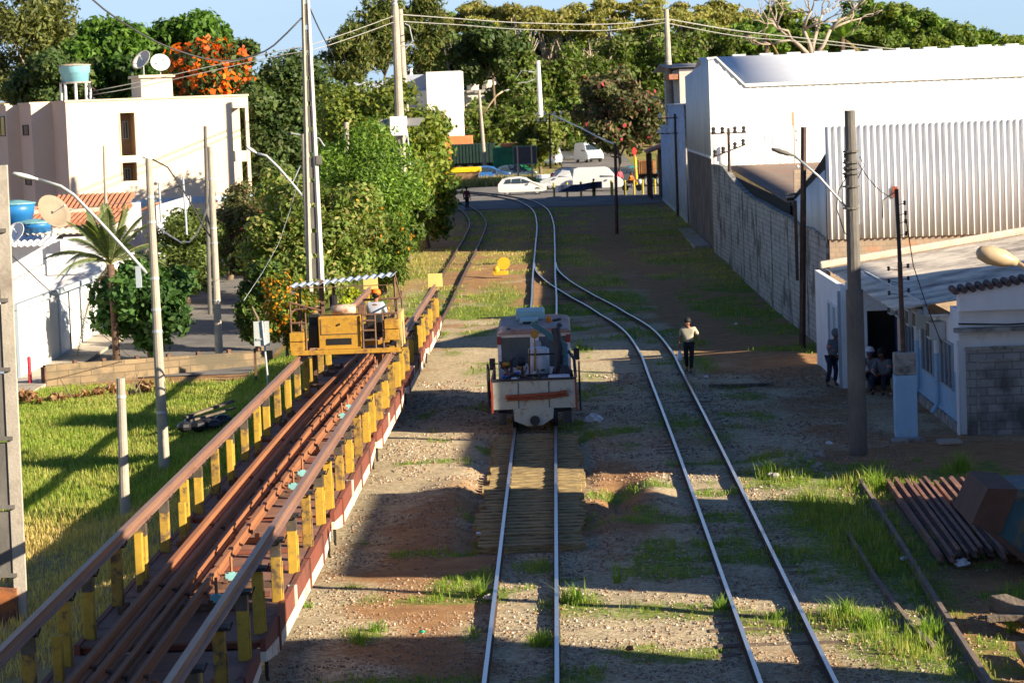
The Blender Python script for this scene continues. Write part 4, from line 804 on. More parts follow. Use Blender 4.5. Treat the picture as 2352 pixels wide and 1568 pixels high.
# behind the apartment block
FT = lambda d, r: d[2] > -r[2] * .1
TR('tree topped with bright orange red flowers right of the apartment stair tower', 520, 205, 158, 4.0, 3.1, .2, 13000, GD, clumps=40, flowers=(ORG, 1900, .2, FT))
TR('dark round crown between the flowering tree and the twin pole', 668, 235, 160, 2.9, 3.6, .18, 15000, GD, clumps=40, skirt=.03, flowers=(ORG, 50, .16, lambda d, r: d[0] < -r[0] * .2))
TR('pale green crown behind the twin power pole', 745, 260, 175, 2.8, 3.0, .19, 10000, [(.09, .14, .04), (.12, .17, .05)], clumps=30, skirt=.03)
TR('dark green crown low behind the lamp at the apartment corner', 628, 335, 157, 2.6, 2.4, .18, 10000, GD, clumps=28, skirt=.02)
TR('huge olive tree filling the top left corner', 50, 95, 190, 5.2, 5.8, .24, 17000, OL, clumps=60, cr=(.16, .34), aspect=.35, bark=BARKP)
TR('bright green tree with pointed leafy tops behind the water tank', 250, 130, 178, 4.2, 3.0, .26, 11000, [(.08, .17, .02), (.055, .12, .015), (.11, .2, .03)], clumps=40, top=.3)
TR('dense green crown with spiky tops behind the stair tower', 430, 105, 182, 3.6, 2.9, .26, 10000, [(.075, .16, .02), (.045, .1, .015), (.1, .19, .03)], clumps=36, top=.3)
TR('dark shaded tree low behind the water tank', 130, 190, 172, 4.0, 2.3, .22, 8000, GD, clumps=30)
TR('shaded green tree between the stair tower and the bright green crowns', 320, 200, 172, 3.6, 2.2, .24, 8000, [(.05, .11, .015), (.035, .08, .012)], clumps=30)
TR('small distant crown left of the big gap of sky', 545, 120, 215, 2.0, 1.8, .24, 3500, GD, clumps=14)
# centre background
BAM = [(.17, .17, .045), (.10, .13, .03), (.06, .09, .02)]
for lab, px, py, Y, rx, rz in (('leftmost dark bamboo like clump right of the twin pole', 795, 125, 310, 3.0, 5.0), ('tall bamboo clump with drooping golden tips behind the solar panel pole', 880, 80, 314, 3.6, 6.0), ('third bamboo clump against the top edge right of the two poles', 965, 70, 318, 3.8, 6.2)):
    TR(lab, px, py, Y, rx * 1.08, rz * 1.08, .34, 7500, BAM, clumps=36, droop=1.2, aspect=.3, group='bamboo clumps on the skyline', name='bamboo', cat='bamboo')
TR('dark spreading tree overhanging the tall white block', 1130, 118, 318, 6.0, 4.2, .38, 9000, GD, clumps=40, cr=(.16, .3))
TR('large tree with red mottled leaves beside the level crossing', 1420, 262, 246, 4.7, 5.0, .27, 13000, [(.13, .135, .06), (.08, .10, .035), (.22, .14, .09), (.055, .075, .025)], clumps=60, cr=(.16, .3), flowers=([(.5, .05, .08)], 150, .2, lambda d, r: True), skirt=.10)
TR('round light green tree over the road sign', 1238, 312, 262, 2.9, 2.5, .26, 7000, [(.15, .18, .035), (.11, .14, .03)], clumps=26, skirt=.12)
def umbrella(label, px, py, Y, rx, rz, seed=0):
    c = at(px, py, Y); z0 = zg(c.x, Y); t = thing('acacia_tree', label, 'tree', (c.x, Y, z0), 0, 'flat topped trees on the skyline'); g = np.random.default_rng(seed); h = c.z - z0
    n0 = 26; a = g.uniform(0, 6.28, n0); r = rx * np.sqrt(g.random(n0)); C_ = np.stack([r * np.cos(a), r * np.sin(a), h + rz * (1 - (r / rx) ** 2) * .8 + g.normal(0, .5, n0)], -1)
    V, cl = leaves(C_, g.uniform(.9, 1.9, n0), 4600, .36, [(.23, .23, .06), (.30, .26, .07), (.15, .17, .04)], None, .42, .3, 0, .4); npmesh('crown', V.reshape(-1, 3), np.arange(len(V) * 4).reshape(-1, 4), LEAF, t, tint=np.repeat(cl, 4, 0))
    m = MB(); f = np.array([g.normal(0, .5), 0, h * .35]); m.tube([(0, 0, -.5), f], [.45, .35], 7)
    for j in range(9):
        e = C_[g.integers(n0)]; mid = f * .45 + e * .55 + np.array([g.normal(0, .6), g.normal(0, .6), -1.2]); m.tube([f, mid, e], [.28, .17, .06], 6)
        for q in range(2): e2 = mid + (C_[g.integers(n0)] - mid) * .55; m.tube([mid, e2], [.12, .04], 5)
    m.build('trunk', BARKP, t, smooth=True); return t
UM = [(1165, 60, 340, 6.5, 2.2), (1262, 52, 352, 6, 2), (1345, 75, 345, 5.5, 1.8), (1432, 40, 356, 6.5, 2.2), (1520, 62, 350, 6, 2), (1610, 45, 360, 7, 2.3), (1690, 70, 352, 5.5, 2), (1060, 55, 350, 5.5, 2)]
UL = ['flat topped tree just right of the tall white block', 'flat topped tree above the thin white utility post', 'smaller flat topped tree with bare limbs left of the mottled tree', 'wide flat topped tree over the mottled red tree', 'flat topped tree just left of the tall concrete pole', 'widest flat topped tree above the warehouse corner', 'flat topped tree left of the bare branching tree', 'flat topped tree touching the bamboo clumps']
for i, (q, l) in enumerate(zip(UM, UL)): umbrella(l, *q, seed=i + 5)
UG = [('dark undergrowth tree right of the low white building', 1190, 180, 322, 4, 4.5), ('shaded green tree behind the thin white utility post', 1265, 200, 325, 4, 4.5), ('shaded tree left of the mottled tree top', 1330, 160, 330, 4.2, 4.2), ('dark tree above the mottled tree', 1420, 140, 335, 4.5, 4), ('green tree behind the concrete pole', 1530, 125, 335, 5, 4.2), ('green tree peeking over the warehouse corner', 1640, 110, 338, 5, 4), ('dark hedge like tree behind the round light green tree', 1215, 265, 300, 4.5, 2.6), ('brownish scrub tree behind the green truck', 1120, 275, 300, 4.2, 2.2), ('scrub tree right of the round light green tree', 1320, 270, 300, 3.6, 3.0)]
for l, px, py, Y, rx, rz in UG: TR(l, px, py, Y, rx, rz, .34, 4800, G1 + [(.17, .17, .06), (.12, .16, .05)], clumps=24, skirt=.1, group='undergrowth trees behind the crossing')
# trees on the hill to the right
HL = [(1745, 95, 345, 5, 3.2, 0), (1800, 55, 370, 5, 3, 1), (1935, 95, 350, 5, 3.2, 2), (2000, 45, 380, 6, 3.4, 0), (2065, 60, 375, 5.5, 3.6, 1), (2125, 75, 372, 5, 3, 0), (2180, 92, 370, 5.5, 3, 2), (2240, 108, 372, 5.5, 2.8, 0), (2300, 118, 380, 5.5, 2.6, 1), (2352, 122, 384, 5.5, 2.6, 2), (2040, 110, 345, 6, 2.8, 2), (2120, 125, 340, 5, 2, 1), (1990, 100, 340, 4, 2.4, 2), (1860, 90, 366, 5, 3.2, 0)]
KL = ['deep green', 'yellowish green', 'olive green']; PLc = ['nearest the bare tree on its left', 'left of the bare branching tree', 'just right of the bare branching tree', 'at the hill top, left of the peak', 'on the peak of the wooded hill', 'right of the peak', 'halfway down the wooded slope', 'lower on the slope near the far white post', 'right of the far white post', 'at the right edge of the picture', 'in front of the peak, above the roof ridge', 'low behind the roof ridge', 'small, in front of the hill left of the peak', 'behind the bare branching tree']
for (px, py, Y, rx, rz, k), pl in zip(HL, PLc): TR(KL[k] + ' hillside tree ' + pl, px, py, Y, rx, rz, .36, 5200, [G2, GY, G1][k] + [(.14, .19, .04)], clumps=34, cr=(.16, .34), group='trees on the wooded hill')
MG = [(.10, .15, .03), (.13, .18, .04), (.075, .115, .025)]
BK = [('broad green tree filling the skyline left of the white block', 1000, 175, 352), ('low green tree behind the roof of the low white building', 1110, 190, 356), ('green tree behind the lamp on the curved pole', 1170, 215, 350), ('mid green tree right above the thin white post', 1250, 120, 366), ('mid green tree left behind the mottled tree', 1365, 190, 352), ('mid green tree directly behind the mottled tree', 1475, 190, 352), ('mid green tree just right of the mottled tree', 1560, 175, 350), ('light green tree above the hall roof', 1610, 120, 372), ('mid green tree under the flat crowns at the centre', 1480, 105, 372), ('mid green tree under the flat crowns by the bamboo', 1120, 95, 372), ('green tree above the warehouse parapet', 1705, 105, 368), ('green tree between bamboo and flat topped trees', 1035, 110, 366), ('green tree under the flat crowns, right of the white post', 1330, 95, 374)]
for i, (l, px, py, Y) in enumerate(BK): TR(l, px, py, Y, 6.2, 5.0, .42, 6500, [MG, GY, G1][i % 3] + MG, clumps=40, cr=(.18, .36), skirt=.35, group='background trees behind the crossing')
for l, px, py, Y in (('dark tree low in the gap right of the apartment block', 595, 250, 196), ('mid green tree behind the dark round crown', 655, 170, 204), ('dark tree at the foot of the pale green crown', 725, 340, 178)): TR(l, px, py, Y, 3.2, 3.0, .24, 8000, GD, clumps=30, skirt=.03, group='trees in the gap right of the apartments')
def branching(m, p, d, l, r, depth, g, spread=.55):
    p = Vector(p); d = Vector(d).normalized(); mid = p + d * l * .5 + Vector(g.normal(0, .06 * l, 3)); e = p + d * l + Vector(g.normal(0, .08 * l, 3)); m.tube([p, mid, e], [r, r * .85, r * .68], 7 if depth > 2 else 5)
    if depth == 0: return
    for i in range(2 if g.random() < .6 else 3):
        nd = d + Vector(g.normal(0, spread, 3)); nd.z = nd.z * .7 + .25; branching(m, e, nd, l * g.uniform(.62, .85), r * .62, depth - 1, g, spread)
c = at(1866, 135, 262); t = thing('bare_tree', 'leafless tree with pale forking branches above the warehouse roof', 'tree', (c.x, 262, 2)); m = MB(); g = np.random.default_rng(4)
m.tube([(0, 0, -.5), (.1, 0, 6), (0, 0, c.z - 1.5)], [.45, .4, .36], 8)
for d in ((-.9, 0, .8), (-.15, .1, 1.1), (.75, 0, 1.0), (.3, .3, 1.2)): branching(m, (0, 0, c.z - 2), d, 3.0, .24, 4, g)
m.build('branches', BARKP, t, smooth=True)
def palm(label, base, h, L_, nf, seed, lw=.35, cols=((.10, .14, .055), (.14, .18, .07)), lean=0.0, rt=.17, dead=3):
    t = thing('palm_tree', label, 'palm', base); g = np.random.default_rng(seed); m = MB(); m.tube([(0, 0, -.3), (lean * .4, 0, h * .5), (lean, 0, h)], [rt * 1.2, rt, rt * 1.15], 9).build('trunk', mat('palm_trunk', (.14, .085, .06), .95, .4, 5, bump=.8, stretch=(1, 1, 4)), t, smooth=True)
    Vs = []; Cs = []; rm = MB()
    for i in range(nf):
        a = i * 2.4 + g.normal(0, .2); el = g.uniform(.35, 1.45) if i >= dead else g.uniform(-.9, -.3); d = np.array([math.cos(a), math.sin(a)]); P = []
        for s in np.linspace(0, 1, 12):
            P.append([lean + d[0] * L_ * s * math.cos(el) * (1 - .1 * s), d[1] * L_ * s * math.cos(el), h + L_ * (s * math.sin(el) - .55 * s * s * (1.1 - .4 * el))])
        P = np.array(P); rm.tube(P, np.linspace(.035, .008, 12), 4); K = 90; s = np.linspace(.12, 1, K); Q = np.stack([np.interp(s, np.linspace(0, 1, 12), P[:, j]) for j in range(3)], -1)
        side = np.array([-d[1], d[0], 0]); sg = np.where(np.arange(K) % 2, 1, -1)[:, None]; l = lw * L_ * .5 * np.sin(np.pi * (s * .85 + .12))[:, None] * g.uniform(.8, 1.2, (K, 1))
        fwd = np.gradient(Q, axis=0); fwd /= np.linalg.norm(fwd, axis=1)[:, None]; e = Q + side * sg * l * .75 + fwd * l * .7 + np.array([0, 0, -.45]) * l; wd = fwd * .028 * max(1, L_ / 3)
        Vs.append(np.stack([Q - wd, Q + wd, e + wd * .3, e - wd * .3], 1)); cc_ = np.array(cols[i % len(cols)] if i >= dead else (.30, .2, .09)); Cs.append(np.tile(cc_, (K, 1)) * g.uniform(.7, 1.3, (K, 1)))
    V = np.concatenate(Vs); c_ = np.concatenate(Cs); npmesh('fronds', V.reshape(-1, 3), np.arange(len(V) * 4).reshape(-1, 4), LEAF, t, tint=np.repeat(c_, 4, 0)); rm.build('frond_stems', mat('frond_stem', (.2, .2, .08), .7, .2, 3), t); return t
palm('palm with upright fronds and hanging dead leaves beside the white panel fence', (-17.35, 100.6, -1.0), 3.9, 3.5, 24, 3, lw=.22, lean=-.05, rt=.13, dead=2)
for px, py, Y, s, lab in ((1935, 80, 300, 8, 'bright palm crown right of the bare branching tree'), (1760, 75, 300, 9, 'palm crown left of the bare branching tree')):
    c = at(px, py, Y); palm(lab, (c.x, Y, 2), c.z - 2 - .5, 3.8, 18, s, lw=.4, cols=((.13, .24, .04), (.16, .26, .05)), rt=.25, dead=1)
# dead leaves and cut branches by the wall
p = gp(110, 915, -1.1); t = thing('dead_branches', 'heap of dry brown leaves and cut branches against the low block wall', 'branches', (p.x + .6, p.y - 1, -1.1))
ccs = np.stack([rng.uniform(-1.2, 3.6, 16), rng.uniform(-.8, .5, 16), rng.uniform(0, .35, 16)], -1); ccs[:, 1] += (ccs[:, 0]) * .35
V, c = leaves(ccs, rng.uniform(.15, .4, 16), 1500, .10, [(.34, .18, .09), (.22, .11, .05), (.42, .26, .14)], None, .6, .2); npmesh('dry_leaves', V.reshape(-1, 3), np.arange(len(V) * 4).reshape(-1, 4), LEAF, t, tint=np.repeat(c, 4, 0))
m = MB()
for i in range(9): a = rng.uniform(-1, 3); m.tube([(a, -.6 + .35 * a, .1), (a + rng.normal(0, .6), .2 + .35 * a, .5 + rng.uniform(0, .4))], [.03, .01], 5)
m.build('twigs', BARK, t)
# ------------------------------------------------------------------ rail carrying wagons with guide rails on posts
WYEL = mat('wagon_yellow', (.46, .29, .035), .65, .2, 4, col2=(.15, .10, .05), mixs=5.5, mixp=.60, mixw=.06)
WYELD = mat('wagon_yellow_dirty', (.33, .20, .035), .75, .25, 5, col2=(.09, .06, .04), mixs=6, mixp=.55, mixw=.07); WYELM = mat('wagon_yellow_worn', (.44, .27, .04), .7, .2, 4, col2=(.12, .08, .05), mixs=4, mixp=.53, mixw=.06)
GREASE = mat('greasy_post_top', (.09, .075, .06), .45, .3, 4, col2=(.35, .2, .04), mixs=6, mixp=.62, mixw=.05)
WRED = mat('wagon_oxide_red', (.24, .065, .04), .75, .2, 2, col2=(.12, .055, .04), mixs=2, mixp=.52, mixw=.1)
WWHT = mat('wagon_white_edge', (.72, .62, .50), .75, .12, 3, col2=(.4, .22, .14), mixs=2.5, mixp=.6, mixw=.08)
DECK = mat('wagon_deck', (.27, .13, .085), .75, .2, 1.6, col2=(.15, .085, .065), mixs=1.5, mixp=.52, mixw=.15, bump=.15)
GRAIL = mat('guide_rail_steel', (.36, .21, .15), .42, .12, 2, metal=.35, col2=(.26, .13, .08), mixs=1.2, mixp=.6, mixw=.2, stretch=(4, .4, 4))
CRAIL = mat('cargo_rail_rust', (.33, .14, .06), .7, .18, 2, metal=.1, col2=(.26, .105, .055), mixs=1.2, mixp=.55, mixw=.2, stretch=(4, .4, 4))
TEAL = mat('teal_clamp', (.22, .50, .52), .55, .12, 5)
def wagon(y0):
    t = thing('flat_wagon', 'x', 'flat wagon', (-5.64, y0, 0), 0, 'flat wagons of the rail train')
    L_ = 10.75
    for i in range(9):
        MB().box(-1.32, 1.32, .05 + i * L_ / 9, .05 + (i + 1) * L_ / 9 - .03, 1.06 + .004 * (i % 2), 1.10 + .004 * (i % 2)).build('deck_plate', DECK, t)
    for y in (3.3, 5.6, 7.2): MB().box(.05, 1.05, y, y + .09, 1.11, 1.17).build('cross_member', WRED, t)
    MB().box(-1.25, 1.25, .1, L_ - .1, .98, 1.055).build('underframe', WRED, t)
    for s in (-1, 1):
        x0, x1 = (1.26, 1.34) if s > 0 else (-1.34, -1.26)
        MB().prism([(0, .94), (0, 1.12), (L_, 1.12), (L_, .94), (L_ - 1.9, .80), (1.9, .80)], x0, x1, 'x').build('side_sill', WRED, t)
        MB().prism([(.0, .80), (0, .94), (1.9, .80), (L_ - 1.9, .80), (L_, .94), (L_, .80), (L_ - 1.5, .60), (1.5, .60)], x0 - .004, x1 + .004, 'x').build('white_edge', WWHT, t)
        for y in (1.7, 4.1, 6.5, 8.9): MB().box(x0 - .02, x1 + .03 * s if s > 0 else x1, y - .06, y + .06, .62, 1.12).build('stake_pocket', WRED if y != 4.1 else WWHT, t)
        for i, y in enumerate((.55, 2.95, 5.35, 7.75, 10.15)):
            xc = 1.2 * s; hh = 2.02; sp = (i * 7 + (s > 0)) % 3
            wy_ = (WYEL, WYELD, WYEL, WYELM)[(i + (s > 0) * 2) % 4]; pb = MB().box(xc - .075, xc + .075, y - .09, y + .09, 1.0, hh if sp == 1 else 1.78).box(xc + s * .085 - .012, xc + s * .085 + .012, y - .03, y + .03, 1.02, 1.7).build('post', wy_, t, bevel=.008)
            if sp != 1: MB().box(xc - .078, xc + .078, y - .093, y + .093, 1.78, hh).build('greased_top', GREASE, pb)
            MB().box(xc - .13, xc + .13, y - .13, y + .13, hh, hh + .025).tube([(xc - .16, y - .16, hh - .02), (xc + .16, y - .16, hh + .0), (xc + .2, y - .16, hh + .1)], .014, 5).build('bracket', DARK, pb)
        for i, y in enumerate((1.6, 6.5) if s > 0 else (4.3, 9.0)):    # shorter inner posts
            xc = 1.08 * s; MB().box(xc - .06, xc + .06, y - .08, y + .08, 1.1, 1.75 if i % 2 else 1.98).build('inner_post', WYEL, t, bevel=.008)
        m = MB(); prof = [(-.075, 0), (.075, 0), (.075, .02), (.018, .035), (.018, .115), (.045, .13), (.045, .17), (-.045, .17), (-.045, .13), (-.018, .115), (-.018, .035), (-.075, .02)]
        m.prism([(a + 1.15 * s, b_ + 2.045) for a, b_ in prof], -.33, 11.06); m.build('guide_rail', GRAIL, t)
    for y in (2.3, 4.1, 8.3):
        c_ = MB().box(-1.1, 1.1, y - .05, y + .05, 1.11, 1.2)
        for j in range(9): c_.box(-1.0 + j * .25, -.93 + j * .25, y - .07, y + .07, 1.2, 1.27)
        cl = c_.build('cross_clamp', RUSTY if y < 8 else CRAIL, t)
        if y < 8: MB().box(.28, .46, y - .06, y + .06, 1.24, 1.34).box(.33, .41, y - .05, y + .05, 1.34, 1.36).build('clamp_block', TEAL, cl); MB().tube([(.37, y, 1.36), (.37, y, 1.60)], .025, 6).tube([(.2, y + .12, 1.3), (.6, y + .12, 1.3)], .02, 5).build('clamp_screw', CRAIL, cl)
    MB().box(-.25, .25, -.32, .05, .78, .98).build('coupler', DARK, t)
    for y in (1.4, 2.9, 7.9, 9.4):
        w_ = MB()
        for s in (-1, 1): w_.lathe([(.30, -.06), (.36, -.05), (.36, .0), (.33, .01), (.33, .06)], (s * .54, y, .345), 18, 'x')
        w_.tube([(-.75, y, .345), (.75, y, .345)], .06, 8); w_.build('wheelset', DARK, t)
    for y in (2.15, 8.65):
        b_ = MB()
        for s in (-.8, .8): b_.prism([(-1.1, .35), (-1.1, .5), (-.3, .68), (.3, .68), (1.1, .5), (1.1, .35), (.3, .25), (-.3, .25)], s - .05, s + .05, 'x')
        b_.box(-.8, .8, -.15, .15, .4, .9); b_.move(Matrix.Translation((0, y, 0))).build('bogie_frame', DARK, t)
    for y in (.3, 10.4): MB().box(1.28, 1.33, y - .03, y + .03, .55, .95).tube([(1.3, y, .55), (1.3, y + .12, .45)], .025, 5).build('step_iron', DARK, t)
    return t
wl = ['farthest flat wagon, the one ending in two yellow plates', 'flat wagon just beyond the yellow gantry', 'flat wagon right under the yellow gantry', 'flat wagon in front of the gantry, with black greased posts', 'second nearest flat wagon, alongside the new wooden sleepers', 'nearest flat wagon with yellow posts and a rusty deck, bottom left']
w0 = wagon(81.4); w0['label'] = wl[0]
for i, y in enumerate((70.0, 58.6, 47.2, 35.8, 24.4)): copy_tree(w0, loc=(-5.64, y, 0), label=wl[i + 1])
for s, l in ((-1, 'yellow square plate on the far end of the left guide rail'), (1, 'yellow square plate on the far end of the right guide rail')):
    t = thing('end_plate', l, 'plate', (-5.64 + 1.15 * s, 92.6, 2.0)); MB().box(-.26, .26, 0, .04, .1, .58).build('plate', mat('pale_yellow_plate', (.66, .50, .16), .6, .06, 3), t, bevel=.01); MB().box(-.04, .04, .045, .09, 0, .45).build('bracket', RUSTY, t)
CP = [(-.06, 0), (.06, 0), (.06, .015), (.013, .03), (.013, .1), (.034, .112), (.034, .15), (-.034, .15), (-.034, .112), (-.013, .1), (-.013, .03), (-.06, .015)]
def cargo(label, pts, z=1.28, s=1.0, y1=90):
    pts = catmull(pts, 2.0); t = thing('cargo_rail', label, 'rail', (0, 0, 0), 0, 'long rails loaded on the wagons'); m = rail_mb(pts, 0, lambda Y: z, s, CP, 0); m.build('rail', CRAIL, t)
    j = MB()
    for y in np.arange(27, 88, 5.7): j.box(np.interp(y, pts[:, 1], pts[:, 0]) - .075 * s, np.interp(y, pts[:, 1], pts[:, 0]) + .075 * s, y - .06, y + .06, z - .01, z + .05 * s)
    tag(j.build('fastenings', RUSTY, t), kind='stuff'); return t
cargo('topmost and leftmost loaded rail, resting on the cross clamps', [(-6.22, 21), (-6.18, 40), (-6.15, 55), (-6.05, 63), (-5.85, 72), (-5.7, 88)], 1.42, 1.15)
cargo('loaded rail just right of the topmost one', [(-6.02, 21), (-5.98, 40), (-5.96, 55), (-5.85, 63), (-5.66, 72), (-5.5, 88)], 1.36, 1.0)
cargo('third loaded rail counted from the left side of the deck', [(-5.80, 21), (-5.78, 45), (-5.72, 58), (-5.6, 66), (-5.4, 88)], 1.28)
cargo('rightmost loaded rail, nearest the middle of the deck', [(-5.52, 21), (-5.50, 45), (-5.40, 58), (-5.28, 66), (-5.15, 88)], 1.28)
# ------------------------------------------------------------------ yellow gantry on the guide rails
GYL = mat('gantry_yellow', (.44, .24, .025), .65, .2, 3, col2=(.18, .09, .035), mixs=3.2, mixp=.57, mixw=.09)
GBR = mat('gantry_brown_iron', (.14, .08, .05), .7, .25, 4)
t = thing('rail_gantry', 'yellow rail threading gantry with operator seat and tin roof riding on the wagons', 'gantry', (-5.58, 66.4, 2.22)); G = t
MB().box(-1.40, 1.40, 0, .14, .02, .14).box(-1.40, 1.40, 2.3, 2.44, .02, .14).box(-1.30, -1.16, .14, 2.3, .02, .14).box(1.08, 1.22, .14, 2.3, .02, .14).build('base_frame', GYL, t, bevel=.01)
h = MB().box(-.68, .40, .1, 1.1, .16, .98).box(-.74, .46, .05, 1.15, .14, .19).build('engine_hood', GYL, t, bevel=.02); MB().box(-.48, .16, .085, .098, .26, .42).build('vent_slot', BLACK, h)
MB().box(-.62, .34, .088, .0995, .52, .54).box(-.62, -.6, .088, .0995, .54, .92).build('door_seam', GBR, h); MB().tube([(-.14, .08, .78), (-.14, .06, .78)], .03, 8).build('latch', DARK, h)
MB().lathe([(.05, -.02), (.13, 0), (.13, .62), (.05, .64)], (-.35, .5, 1.13), 14, 'x').build('air_tank', mat('rusty_white_tank', (.5, .44, .38), .6, .2, 4, col2=(.34, .16, .08), mixs=5, mixp=.5), t, smooth=True)
MB().box(.32, .50, .4, .75, .98, 1.22).build('junction_box', RUSTY, t, bevel=.01); MB().lathe([(.1, 0), (.1, .26), (.06, .3)], (-.33, .9, 1.18), 10).tube([(-.33, .9, .98), (-.33, .9, 1.2)], .04, 6).build('silencer', BLACK, t)
MB().box(-1.42, -1.06, .02, .5, .14, .36).box(-1.42, -1.06, .02, .5, .38, .60).build('left_lockers', GYL, t, bevel=.01); MB().box(1.02, 1.38, .0, .5, .34, .60).box(1.02, 1.38, .0, .5, .62, .86).build('right_lockers', GYL, t, bevel=.01)
MB().box(1.28, 1.42, .5, 1.9, .1, 1.0).build('right_side_panel', mat('worn_cream_yellow', (.48, .36, .14), .6, .2, 3), t)
f = MB()
for a, b_ in (((-1.38, .1, .6), (-1.38, .1, 1.4)), ((-1.0, .1, .14), (-1.0, .1, 1.1)), ((-1.38, 2.2, .1), (-1.38, 2.2, 1.4)), ((-1.38, .1, 1.1), (-1.38, 2.2, 1.1)), ((-1.38, .1, .85), (-1.0, .1, .85)), ((-1.38, .1, 1.38), (-.6, .1, 1.15)),
              ((.46, .05, .14), (.46, .05, 1.0)), ((.78, .05, .14), (.78, .05, 1.0)), ((.46, .05, .35), (.78, .05, .35)), ((.46, .05, .6), (.78, .05, .6)), ((.46, .05, .85), (.78, .05, .85)), ((.98, .05, .14), (.98, .05, 1.0)), ((.46, .05, 1.0), (1.36, .05, 1.02)),
              ((1.36, .1, .86), (1.36, .1, 1.35)), ((1.36, 2.2, .1), (1.36, 2.2, 1.45)), ((1.36, .1, 1.3), (1.36, 2.2, 1.3)), ((.4, 1.2, 1.3), (1.36, 1.2, 1.32)), ((-1.38, 1.2, 1.12), (-.7, 1.2, 1.12))): f.tube([a, b_], .028, 6)
f.build('guard_rails', GBR, t)
MB().box(-.72, -.60, 1.2, 1.32, .1, 1.86).box(-.45, -.38, 2.0, 2.08, .1, 1.84).tube([(1.22, 1.9, .3), (1.20, 1.9, 1.9)], .035, 6).tube([(-1.3, 2.0, .3), (-1.3, 2.0, 1.74)], .03, 6).tube([(1.22, 1.9, 1.9), (1.4, 1.2, 1.3)], .02, 5).build('roof_posts', GBR, t)
o = corr_roof('tin_roof', -1.44, 1.30, .55, 2.0, lambda x, y: 1.85 + x * .075, mat('galvanised_tin', (.55, .62, .70), .4, .12, 3, metal=.3), t, .205, .06, 'y', .012)
MB().box(-1.35, 1.2, .58, .62, 1.70, 1.72).build('roof_batten', GBR, t)
st = MB().box(-.98, -.72, .5, .9, .16, .75).box(-1.0, -.7, .95, 1.05, .5, 1.0).build('spare_seat', mat('black_vinyl', (.02, .02, .022), .5, .2, 3), t, bevel=.03)
MB().box(.5, .95, .75, 1.2, .35, .5).box(.52, .93, .62, .72, .5, .95).build('operator_seat', mat('black_vinyl', (.02, .02, .022)), t, bevel=.03)
MB().box(.98, 1.12, .9, 1.3, .5, .78).tube([(1.05, 1.1, .78), (1.07, 1.1, 1.05)], .015, 5).ball((1.07, 1.1, 1.07), .04, 6).build('control_box', GYL, t)
for s in (-1, 1):
    for y in (.3, 2.1): MB().lathe([(.11, -.05), (.11, .03), (.14, .035), (.14, .05)], (1.12 * s - .06, y, .07), 14, 'x').build('wheel', DARK, t)
for s in (-.9, .8): MB().box(s - .06, s + .06, 1.0, 1.1, -.85, .05).tube([(s, 1.05, -.85), (s + .1, 1.05, -1.0)], .03, 5).build('lifting_leg', GBR, t)
# ------------------------------------------------------------------ motor trolley on the centre track
LAMPK = mat('roof_lamp_dark', (.12, .13, .08), .4, .1, 5)
PGR = mat('trolley_pale_green', (.46, .50, .43), .6, .14, 1.8, col2=(.20, .11, .06), mixs=3.0, mixp=.60, mixw=.07)
TWH = mat('trolley_white', (.82, .82, .82), .5, .08, 3, col2=(.4, .25, .18), mixs=4, mixp=.68)
TRED = mat('trolley_red', (.34, .045, .03), .5, .15, 3)
TROOF = mat('trolley_roof', (.34, .17, .12), .65, .2, 1.6, col2=(.42, .40, .40), mixs=1.6, mixp=.52, mixw=.16)
TDK = mat('trolley_dark', (.03, .032, .04), .5, .3, 4)
WIND = mat('trolley_windscreen', (.10, .13, .14), .1, .2, 2, spec=.9)
TB = mat('crane_teal', (.04, .15, .19), .5, .2, 4)
t = thing('motor_trolley', 'rail maintenance trolley with grey green tool bed, small crane and white cab', 'rail trolley', (-.82, 67.8, 0))
bd = MB().box(-1.08, 1.08, 0, .06, .50, 1.26).build('front_panel', PGR, t, bevel=.01)
MB().box(-1.1, 1.1, -.03, 0, 1.24, 1.30).build('panel_lip', TDK, bd); MB().box(-.42, -.40, -.015, 0, .52, 1.2).box(.38, .40, -.015, 0, .52, 1.2).build('panel_rib', TDK, bd)
MB().tube([(-.75, -.06, .84), (-.1, -.08, .86), (.55, -.06, .88), (.85, -.05, .92)], .05, 7).tube([(-.7, -.06, .76), (.3, -.08, .78), (.9, -.05, .84)], .03, 6).build('rusty_bar', mat('red_rust_bar', (.30, .08, .04), .85, .3, 5), bd)
MB().box(-1.12, -1.07, -.02, 3.6, .42, 1.3).build('left_side_board', TRED, t); MB().box(1.07, 1.12, -.02, 3.6, .42, 1.3).build('right_side_board', TRED, t)
MB().prism([(-.56, .52), (.50, .52), (.48, .24), (.20, .07), (-.20, .05), (-.54, .20)], -.05, .02).build('front_apron', PGR, t, bevel=.01)
MB().lathe([(.13, -.12), (.13, 0), (.09, .01), (.09, -.1)], (-.0, -.04, .2), 14, 'y').build('coupler_ring', TDK, t)
for s in (-1, 1): MB().box(s * .86 - .1, s * .86 + .1, -.02, .3, .1, .42).lathe([(.28, -.05), (.36, -.045), (.36, 0), (.32, .01), (.32, .06)], (s * .54, .45, .33), 18, 'x').build('wheel_guard', TDK, t)
MB().box(-1.05, 1.05, .07, 3.6, .55, .62).build('bed_floor', GBR, t)
bl = mat('blue_plastic', (.02, .10, .40), .4, .1, 3); wh = mat('white_drum', (.62, .66, .70), .45, .08, 3)
MB().lathe([(.27, 0), (.28, .3), (.27, .62), (.28, .64), (.28, 1.25), (.2, 1.3)], (.14, 2.1, .62), 18).build('white_drum', wh, t, smooth=True)
MB().box(-.85, -.45, 1.5, 2.2, .62, 1.22).build('blue_crate', bl, t, bevel=.02); MB().ball((-.42, 1.2, 1.18), .14, 8, (1, 1, .8)).build('red_can', TRED, t)
